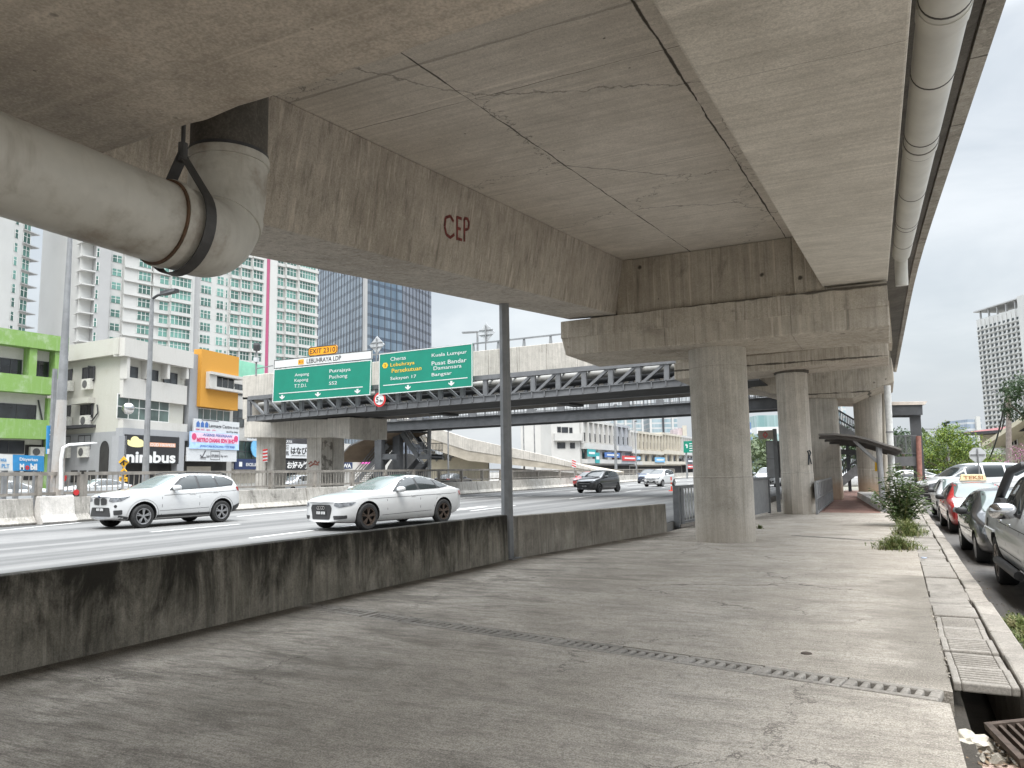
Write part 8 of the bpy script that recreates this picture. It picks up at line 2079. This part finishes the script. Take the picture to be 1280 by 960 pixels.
# stair flights left of the round column
t = thing('right_stair', 'dark steel stair rising behind the pier wall and the round column', 'stairs', tuple(PY(1056, 612, YL - 2)))
f0, f1 = PY(1046, 533, YL - 1), PY(1078, 552, YL - 1)
g0, g1 = PY(1042, 610, YL - 2), PY(1076, 583, YL - 2)
for (s0, s1_) in ((f0, f1), (g0, g1)):
    mb = MB(); rs_ = []
    for dy in (0, 1.8):
        rl = MB(); rs_.append(rl)
        mb.bar(s0 + Vector((0, dy, 0)), s1_ + Vector((0, dy, 0)), .1, .5)
        for h in (.6, 1.2): rl.bar(s0 + Vector((0, dy, h)), s1_ + Vector((0, dy, h)), .06, .06)
        for i in range(16): p = s0 + (s1_ - s0) * (i / 15) + Vector((0, dy, 0)); rl.bar(p, p + Vector((0, 0, 1.2)), .03, .03, up=(0, 1, 0))
    for i in range(16): p = s0 + (s1_ - s0) * ((i + .5) / 16); mb.box(p.x - .2, p.x + .2, p.y, p.y + 1.8, p.z - .03, p.z + .03)
    st = mb.build('flight', M['galv_dark'], t); [q_.build('railing', M['truss'], st) for q_ in rs_]
p = PY(1060, 583, YL - 1); MB().box(p.x - .1, p.x + .1, YL - .2, YL, 0, PY(1060, 542, YL).z).build('post', M['truss'], t)
mb = MB(); mb.bar(PY(1040, 564, YL - 1.2), PY(1076, 566, YL - 1.2), 2.0, .3); mb.build('landing', M['blackgap'], t)

# ------------------------------------------------------------------ stop sign seen from behind
Ys = 40.0
c = PY(1222, 568.5, Ys); t = thing('stop_sign', 'back of an octagonal stop sign above the white minivan', 'road sign', (c.x, Ys, -.15))
rr = 9.6 / FPX * (c - EYE).dot(_F)
MB().prism([c + Vector((rr * math.cos(R(22.5 + 45 * i)), 0, rr * math.sin(R(22.5 + 45 * i)))) for i in range(8)], (0, .03, 0)).build('plate', M['alu'], t)
mb = MB(); mb.box(c.x - rr * .8, c.x + rr * .8, Ys - .03, Ys - .005, c.z - .03, c.z + .03); mb.build('stiffener', M['galv'], t)
MB().tube([(c.x, Ys - .06, -.15), (c.x, Ys - .06, c.z + rr * .8)], .035, 8).build('post', M['galv'], t)
# utility pole with wires
Yu = 62.0
b = PY(1258, 575, Yu); t = thing('utility_pole', 'grey brown utility pole with sagging wires in front of the house', 'utility pole', (b.x, Yu, -.15))
M['polewood'] = plain('weathered_pole', (.20, .17, .15), .9, var=.2)
tp_ = PY(1260.5, 484, Yu); MB().tube([(b.x, Yu, -.15), (tp_.x, Yu, tp_.z)], [.2, .15], 10).build('pole', M['polewood'], t, smooth=True)
mb = MB(); mb.bar((tp_.x - 1.0, Yu, tp_.z - .2), (tp_.x + .2, Yu, tp_.z - .9), .1, .1); mb.build('cross_arm', M['galv_dark'], t)
def wire(p0, p1, sag, lab, r_=.03):
    pts = [p0 + (p1 - p0) * (i / 16) - Vector((0, 0, sag * 4 * (i / 16) * (1 - i / 16))) for i in range(17)]
    tag(MB().tube(pts, r_, 5).build('overhead_wire', M['blackplastic']), lab, 'wire', 'overhead wires')
wire(PY(1258, 493, Yu), PY(1196, 546, Yu + 30), 4.2, 'thick black wire sagging left from the utility pole', .06)
wire(PY(1257, 505, Yu), PY(1250, 540, Yu + 6), .4, 'short black wire dropping beside the utility pole', .05)
wire(PY(1260, 486, Yu), PY(1300, 478, Yu - 20), .5, 'thin wire running right from the utility pole')
# far street lamp on the right
p = PY(1186, 575, 90); t = thing('street_lamp', 'slim distant lamp left of the conifer', 'street lamp', (p.x, 90, -.15)); q = PY(1186, 536, 90)
MB().tube([(p.x, 90, -.15), (p.x, 90, q.z)], .1, 8).build('pole', M['galv'], t); mb = MB(); mb.bar((p.x, 90, q.z), (p.x - 2.0, 90, q.z + .05), .15, .1); mb.build('lamp_head', M['galv'], t)
# house
Yh = 84.0
A = PY(1216, 560, Yh); B = PY(1296, 560, Yh - 6)
F = Facade((A.x, A.y), (B.x, B.y)); t = thing('house', 'cream house with a maroon tiled roof on the right', 'house', (A.x, A.y, -.15))
M['housecream'] = plain('cream_house_wall', (.46, .42, .32), .85, var=.06); M['maroonroof'] = plain('maroon_roof_tile', (.17, .055, .055), .8, var=.25, scale=4)
mb = MB(); zt = F.hit(1240, 543)[1]; F.box(mb, 1.0, F.len, -.1, zt, -9, 0); mb.build('wall', M['housecream'], t)
z1 = F.hit(1240, 541)[1]; z2 = F.hit(1252, 530.5)[1]; ua = F.hit(1213, 545)[0]; ub = F.hit(1262, 545)[0]
mb = MB(); mb.prism([F.at(ua, z1 - .1, 1.1), F.at(ub + 4, z1 - .1, 1.1), F.at(ub + 4, z1 + .15, 1.1), F.at(ua, z1 + .15, 1.1)], F.n * -11); mb.build('eaves', M['frame_dark'], t)
mb = MB(); mb.add([F.at(ua, z1 + .15, 1.0), F.at(ub + 4, z1 + .15, 1.0), F.at(ub + 4, z1 + .15, -9.5), F.at(ua, z1 + .15, -9.5), F.at(ua + 5, z2 + .3, -4.2), F.at(ub + 4, z2 + .3, -4.2)], [(0, 1, 5, 4), (1, 2, 5), (2, 3, 4, 5), (3, 0, 4), (0, 3, 2, 1)]); mb.build('roof', M['maroonroof'], t)
uc = F.hit(1254, 545)[0]; mb = MB(); mb.prism([F.at(uc, z1 - 1.4, 2.2), F.at(uc + 7, z1 + 1.7, 2.2), F.at(uc + 7, z1 + 2.1, 2.2), F.at(uc, z1 - 1.0, 2.2)], F.n * -6); mb.build('side_roof', M['housecream'], t)
for (a, b, c_, d_) in ((1240, 552, 1251, 560), (1264, 548, 1272, 556)): u0, u1, za, zb = F.rect(a, b, c_, d_); F.window(t, u0, u1, za, zb, M['windark'], M['frame_white'], 2, d=.03)
band(F, t, 1236, 561, 1262, 568, .02, .5, M['frame_white'], 'parapet')
# dark and pale boundary wall at the end of the side road
YW = 74
mb = MB(); a, b = PY(1100, 590, YW), PY(1162, 590, YW); mb.box(a.x, b.x, YW, YW + .2, .5, 1.35); o1 = mb.build('boundary_band', M['frame_dark']); tag(o1, 'long black band of the boundary wall beyond the landing', 'wall')
mb = MB(); mb.box(a.x, b.x, YW + .02, YW + .22, -.15, .496); tag(mb.build('boundary_wall', M['con_bar2']), 'pale low boundary wall below the black band', 'wall')
# ------------------------------------------------------------------ vegetation
def leafmat(name, c1, c2, trans=.25, c3=None):
    t = NT(name); p = t.pos(); n = t.noise(p, 2.2, 3); w = t.node('ShaderNodeTexWhiteNoise'); sn = t.node('ShaderNodeVectorMath', operation='SNAP'); t.l.new(p, sn.inputs[0]); sn.inputs[1].default_value = (.07, .07, .07); t.l.new(sn.outputs[0], w.inputs['Vector'])
    f = t.math('ADD', t.math('MULTIPLY', n, .6), t.math('MULTIPLY', w.outputs['Value'], .5)); c = t.mix(t.sstep(f, .3, .75), c1, c2)
    if c3: c = t.mix(t.sstep(w.outputs['Value'], .86, .9), c, c3)
    t.col(c); t.set(Roughness=.55, Specular_IOR_Level=.4)
    tr = t.node('ShaderNodeBsdfTranslucent'); t.l.new(c, tr.inputs['Color']); mx = t.node('ShaderNodeMixShader'); mx.inputs[0].default_value = trans
    t.l.new(t.b.outputs[0], mx.inputs[1]); t.l.new(tr.outputs[0], mx.inputs[2]); t.l.new(mx.outputs[0], t.n['Material Output'].inputs['Surface'])
    return t.mat
M['leaf_mid'] = leafmat('shrub_leaf', (.05, .09, .03), (.15, .22, .08), c3=(.36, .38, .25))
M['leaf_bright'] = leafmat('bright_leaf', (.045, .09, .012), (.16, .225, .03), c3=(.32, .34, .06))
M['leaf_dark'] = leafmat('dark_leaf', (.018, .04, .014), (.05, .085, .03))
M['leaf_dull'] = leafmat('dull_leaf', (.05, .075, .035), (.12, .15, .07))
M['leaf_pink'] = leafmat('pink_flower', (.10, .14, .06), (.34, .12, .24), c3=(.5, .2, .36))
M['weed'] = leafmat('weed_blade', (.07, .10, .025), (.19, .22, .07), c3=(.30, .28, .14))
M['bark'] = plain('bark', (.13, .10, .075), .9, var=.3, scale=6)
def leaf(mb, c, d, up, L, W):
    d = d.normalized(); s = d.cross(up)
    if s.length < 1e-3: s = Vector((1, 0, 0))
    s.normalize(); n = s.cross(d)
    b = c + d * L * .5 + n * L * .06
    mb.add([c, b + s * W * .5, c + d * L - n * L * .12, b - s * W * .5], [(0, 1, 2, 3)])
def rdir(r): 
    while True:
        v = Vector((r.uniform(-1, 1), r.uniform(-1, 1), r.uniform(-1, 1)))
        if .05 < v.length < 1: return v.normalized()
def tree(name, label, base, h, cr, n_cl, n_leaf, ls, mat, seed, cz=.62, squash=.75, cat='tree', group=None, trunk=True, clump=.28):
    r = random.Random(seed); base = Vector(base); t = thing(name, label, cat, tuple(base), 0, group)
    if trunk:
        mb = MB(); top_ = base + Vector((r.uniform(-.1, .1) * h, 0, h * cz))
        mb.tube([base, base + (top_ - base) * .5 + Vector((r.uniform(-.05, .05) * h, 0, 0)), top_], [h * .028, h * .02, h * .010], 8)
        for i in range(7):
            a = r.uniform(0, 6.28); s = base + (top_ - base) * r.uniform(.4, .95); mb.tube([s, s + Vector((math.cos(a) * cr * .4, math.sin(a) * cr * .4, h * .12)), s + Vector((math.cos(a) * cr * .75, math.sin(a) * cr * .75, h * .2))], [h * .010, h * .007, h * .003], 6)
        mb.build('trunk', M['bark'], t)
    mb = MB(); cc = base + Vector((0, 0, h * cz + 0))
    rz = (h - h * cz)
    for _ in range(n_cl):
        d = rdir(r); k = r.uniform(.35, 1.0) ** .6; c = cc + Vector((d.x * cr * k, d.y * cr * k, d.z * (rz if d.z > 0 else rz * squash) * k)); rad = cr * clump * r.uniform(.6, 1.25)
        for _ in range(n_leaf):
            e = rdir(r); q = c + e * rad * r.uniform(.4, 1) ; q.z = max(q.z, base.z + .02)
            leaf(mb, q, (e + rdir(r) * .8 + Vector((0, 0, -.2))), Vector((0, 0, 1)) + rdir(r) * .5, ls * r.uniform(.6, 1.3), ls * r.uniform(.4, .7))
    mb.build('crown', mat, t, recalc=False)
    return t
# leafy weed shrub on the kerb
def shrub(name, label, base, stems, mat, seed, h, spread, ll):
    r = random.Random(seed); base = Vector(base); t = thing(name, label, 'plant', tuple(base)); st = MB(); lf = MB()
    for i in range(stems):
        a = r.uniform(0, 6.28); lean = r.uniform(.1, 1) * spread; hh = h * r.uniform(.45, 1) * (1.1 - .45 * lean / spread)
        b = base + Vector((math.cos(a) * .12 * r.random(), math.sin(a) * .3 * r.random(), 0)); tip = b + Vector((math.cos(a) * lean, math.sin(a) * lean, hh)); mid_ = b + (tip - b) * .5 + Vector((0, 0, hh * .12))
        st.tube([b, mid_, tip], [.012, .008, .004], 5)
        n = int(26 * hh / .8) + 6
        for k in range(n):
            u = .15 + .85 * (k / n); p = b * (1 - u) ** 2 + mid_ * 2 * u * (1 - u) + tip * u * u; an = r.uniform(0, 6.28)
            d = Vector((math.cos(an), math.sin(an), r.uniform(-.45, .5))); leaf(lf, p + d * .02, d, Vector((0, 0, 1)), ll * r.uniform(.6, 1.25), ll * r.uniform(.32, .5))
    st.build('stem', M['weed'], t); lf.build('foliage', mat, t, recalc=False)
p = PZ(1128, 657, 0); shrub('kerb_shrub', 'leafy green shrub growing from the drain beside the white downpipe', (p.x, p.y, 0), 44, M['leaf_mid'], 3, 1.9, .78, .17)
def weeds(label, c, rx, ry, n, h, seed):
    r = random.Random(seed); mb = MB(); c = Vector(c)
    for _ in range(n):
        a = r.uniform(0, 6.28); k = abs(r.gauss(0, .55)); b = c + Vector((math.cos(a) * rx * k, math.sin(a) * ry * k, 0)); d = Vector((r.gauss(0, .35), r.gauss(0, .35), 1)); L = h * r.uniform(.4, 1.1) * max(.3, 1.1 - .5 * k)
        s = Vector((-d.y, d.x, 0)); s = s.normalized() * .006 if s.length > .01 else Vector((.006, 0, 0)); mid_ = b + d * L * .55; tip = b + d * L + Vector((d.x, d.y, -.3)) * L * .5
        mb.add([b - s, b + s, mid_ + s, mid_ - s], [(0, 1, 2, 3)]); mb.add([mid_ - s, mid_ + s, tip], [(0, 1, 2)])
        for _ in range(2): leaf(mb, b + d * L * r.uniform(.3, .9), rdir(r), Vector((0, 0, 1)), .05 * r.uniform(.5, 1.2), .022)
    o = mb.build('weed_clump', M['weed'], recalc=False); tag(o, label, 'weeds', 'weed clumps by the drain')
q = PZ(1120, 686, 0); weeds('wide low weed clump nearest the camera, lying over the drain slabs', (q.x, q.y, 0), .42, .4, 700, .30, 4)
q = PZ(1136, 669, 0); weeds('taller yellowish weed clump between the low clump and the leafy shrub', (q.x, q.y, 0), .34, .7, 700, .42, 5)
weeds('small dark weed clump in the gutter below the pickup', (1.25, 10.2, -.22), .2, .8, 900, .20, 6)
q = PZ(950, 661, 0); weeds('tiny weed tuft at the foot of the near column', (q.x, q.y, 0), .07, .07, 60, .14, 8)
for i in range(3): pass
# trees on the right
tree('bright_tree', 'bright yellow-green bushy tree behind the minivan', PY(1190, 590, 68).to_tuple()[:2] + (-.15,), 4.7, 2.3, 75, 75, .20, M['leaf_bright'], 21, cz=.52, squash=1.0)
tree('bright_shrub', 'lower bright green bush between the bright tree and the stop sign', PY(1217, 590, 72).to_tuple()[:2] + (-.15,), 3.3, 2.2, 50, 70, .18, M['leaf_bright'], 22, cz=.5, squash=1.1)
tree('green_bush', 'mid green bush right of the stop sign below the house', PY(1240, 590, 74).to_tuple()[:2] + (-.15,), 2.9, 2.2, 40, 60, .18, M['leaf_mid'], 23, cz=.5, squash=1.1)
tree('flowering_bush', 'bush with pink flowers at the right edge below the house', PY(1275, 585, 60).to_tuple()[:2] + (-.15,), 2.9, 1.3, 40, 60, .13, M['leaf_pink'], 24, cz=.6, squash=1.1)
tree('dark_tree', 'dark tree crown leaning in at the right edge', PY(1297, 585, 48).to_tuple()[:2] + (-.15,), 6.7, 1.55, 45, 80, .16, M['leaf_dark'], 25, cz=.80, squash=.9)
tree('roadside_tree', 'dull green tree left of the bright one, behind the landing post', PY(1168, 590, 105).to_tuple()[:2] + (-.15,), 5.0, 3.2, 55, 60, .36, M['leaf_dull'], 26, cz=.55, squash=1.1)
tree('roadside_tree', 'dull green tree seen through the landing railing', PY(1128, 590, 110).to_tuple()[:2] + (-.15,), 5.4, 4.0, 55, 60, .4, M['leaf_dull'], 27, cz=.55, squash=1.1)
tree('roadside_tree', 'pale bushy tree between the grey board and the near column', PY(952, 590, 170).to_tuple()[:2] + (.15,), 8, 4.5, 55, 60, .6, M['leaf_dull'], 28, cz=.55, squash=1.1)
tree('roadside_tree', 'dark green tree low behind the round far column', PY(1098, 590, 100).to_tuple()[:2] + (-.15,), 7.5, 3.4, 50, 60, .4, M['leaf_dark'], 29, cz=.55, squash=1.1)
# conifer
def conifer(label, base, h, seed):
    r = random.Random(seed); base = Vector(base); t = thing('conifer', label, 'tree', tuple(base)); MB().tube([base, base + Vector((0, 0, h))], [.16, .03], 8).build('trunk', M['bark'], t); mb = MB()
    for i in range(46):
        z = h * (.45 + .54 * i / 46); L = (1 - i / 48) * 1.5 * r.uniform(.5, 1.1) + .25; a = r.uniform(0, 6.28)
        for k in range(26):
            u = r.random(); p = base + Vector((math.cos(a) * L * u, math.sin(a) * L * u, z + .15 * u * L)); leaf(mb, p, Vector((math.cos(a), math.sin(a), .3)) + rdir(r) * .8, Vector((0, 0, 1)), .22, .08)
    mb.build('crown', M['leaf_dark'], t, recalc=False)
b = PY(1188, 590, 95); conifer('dark slender conifer rising above the bright tree', (b.x, 95, -.15), PY(1188, 524, 95).z, 31)
# palm
def palm(label, base, h, seed, fl=2.6):
    r = random.Random(seed); base = Vector(base); t = thing('palm_tree', label, 'tree', tuple(base)); MB().tube([base, base + Vector((.1, 0, h))], [.2, .13], 8).build('trunk', M['bark'], t); mb = MB(); top_ = base + Vector((.1, 0, h))
    for i in range(26):
        a = 6.28 * i / 26 + r.uniform(-.1, .1); el = r.uniform(-.2, 1.1); prev = top_
        for k in range(9):
            u = (k + 1) / 9; p = top_ + Vector((math.cos(a) * fl * u * math.cos(el * .8), math.sin(a) * fl * u * math.cos(el * .8), fl * (math.sin(el) * u - .75 * u * u)))
            d = (p - prev); s = Vector((-math.sin(a), math.cos(a), 0))
            for sg in (1, -1):
                for q in range(3): leaf(mb, prev + d * q / 3, s * sg + d.normalized() * .7 + Vector((0, 0, -.35)), Vector((0, 0, 1)), .55 * (1 - .5 * u), .09)
            prev = p
    mb.build('crown', M['leaf_dark'], t, recalc=False)
b = PY(1130, 590, 100); palm('palm with drooping fronds seen above the landing railing', (b.x, 100, -.15), PY(1130, 545, 100).z, 33, 3.2)
# far greenery that closes the horizon: one uncountable mass on each side
def mass(label, x0, x1, y0, y1, h, n, ls, mat, seed):
    r = random.Random(seed); mb = MB()
    for _ in range(n):
        x, y = r.uniform(x0, x1), r.uniform(y0, y1); hh = h * (.55 + .45 * math.sin(x * .21 + 1.3 * math.sin(x * .07)) ** 2); q = Vector((x, y, r.random() ** .7 * hh))
        leaf(mb, q, rdir(r), Vector((0, 0, 1)), ls * r.uniform(.6, 1.3), ls * .6)
    o = mb.build('far_greenery', mat, recalc=False); o['kind'] = 'stuff'; o['label'] = label; o['category'] = 'greenery'
mass('far hedge and trees closing the side road', -22, 60, 118, 132, 6.5, 6500, 1.0, M['leaf_dull'], 41)
mass('far trees at the end of the highway', -110, -20, 420, 450, 13, 5000, 2.6, M['leaf_dull'], 42)
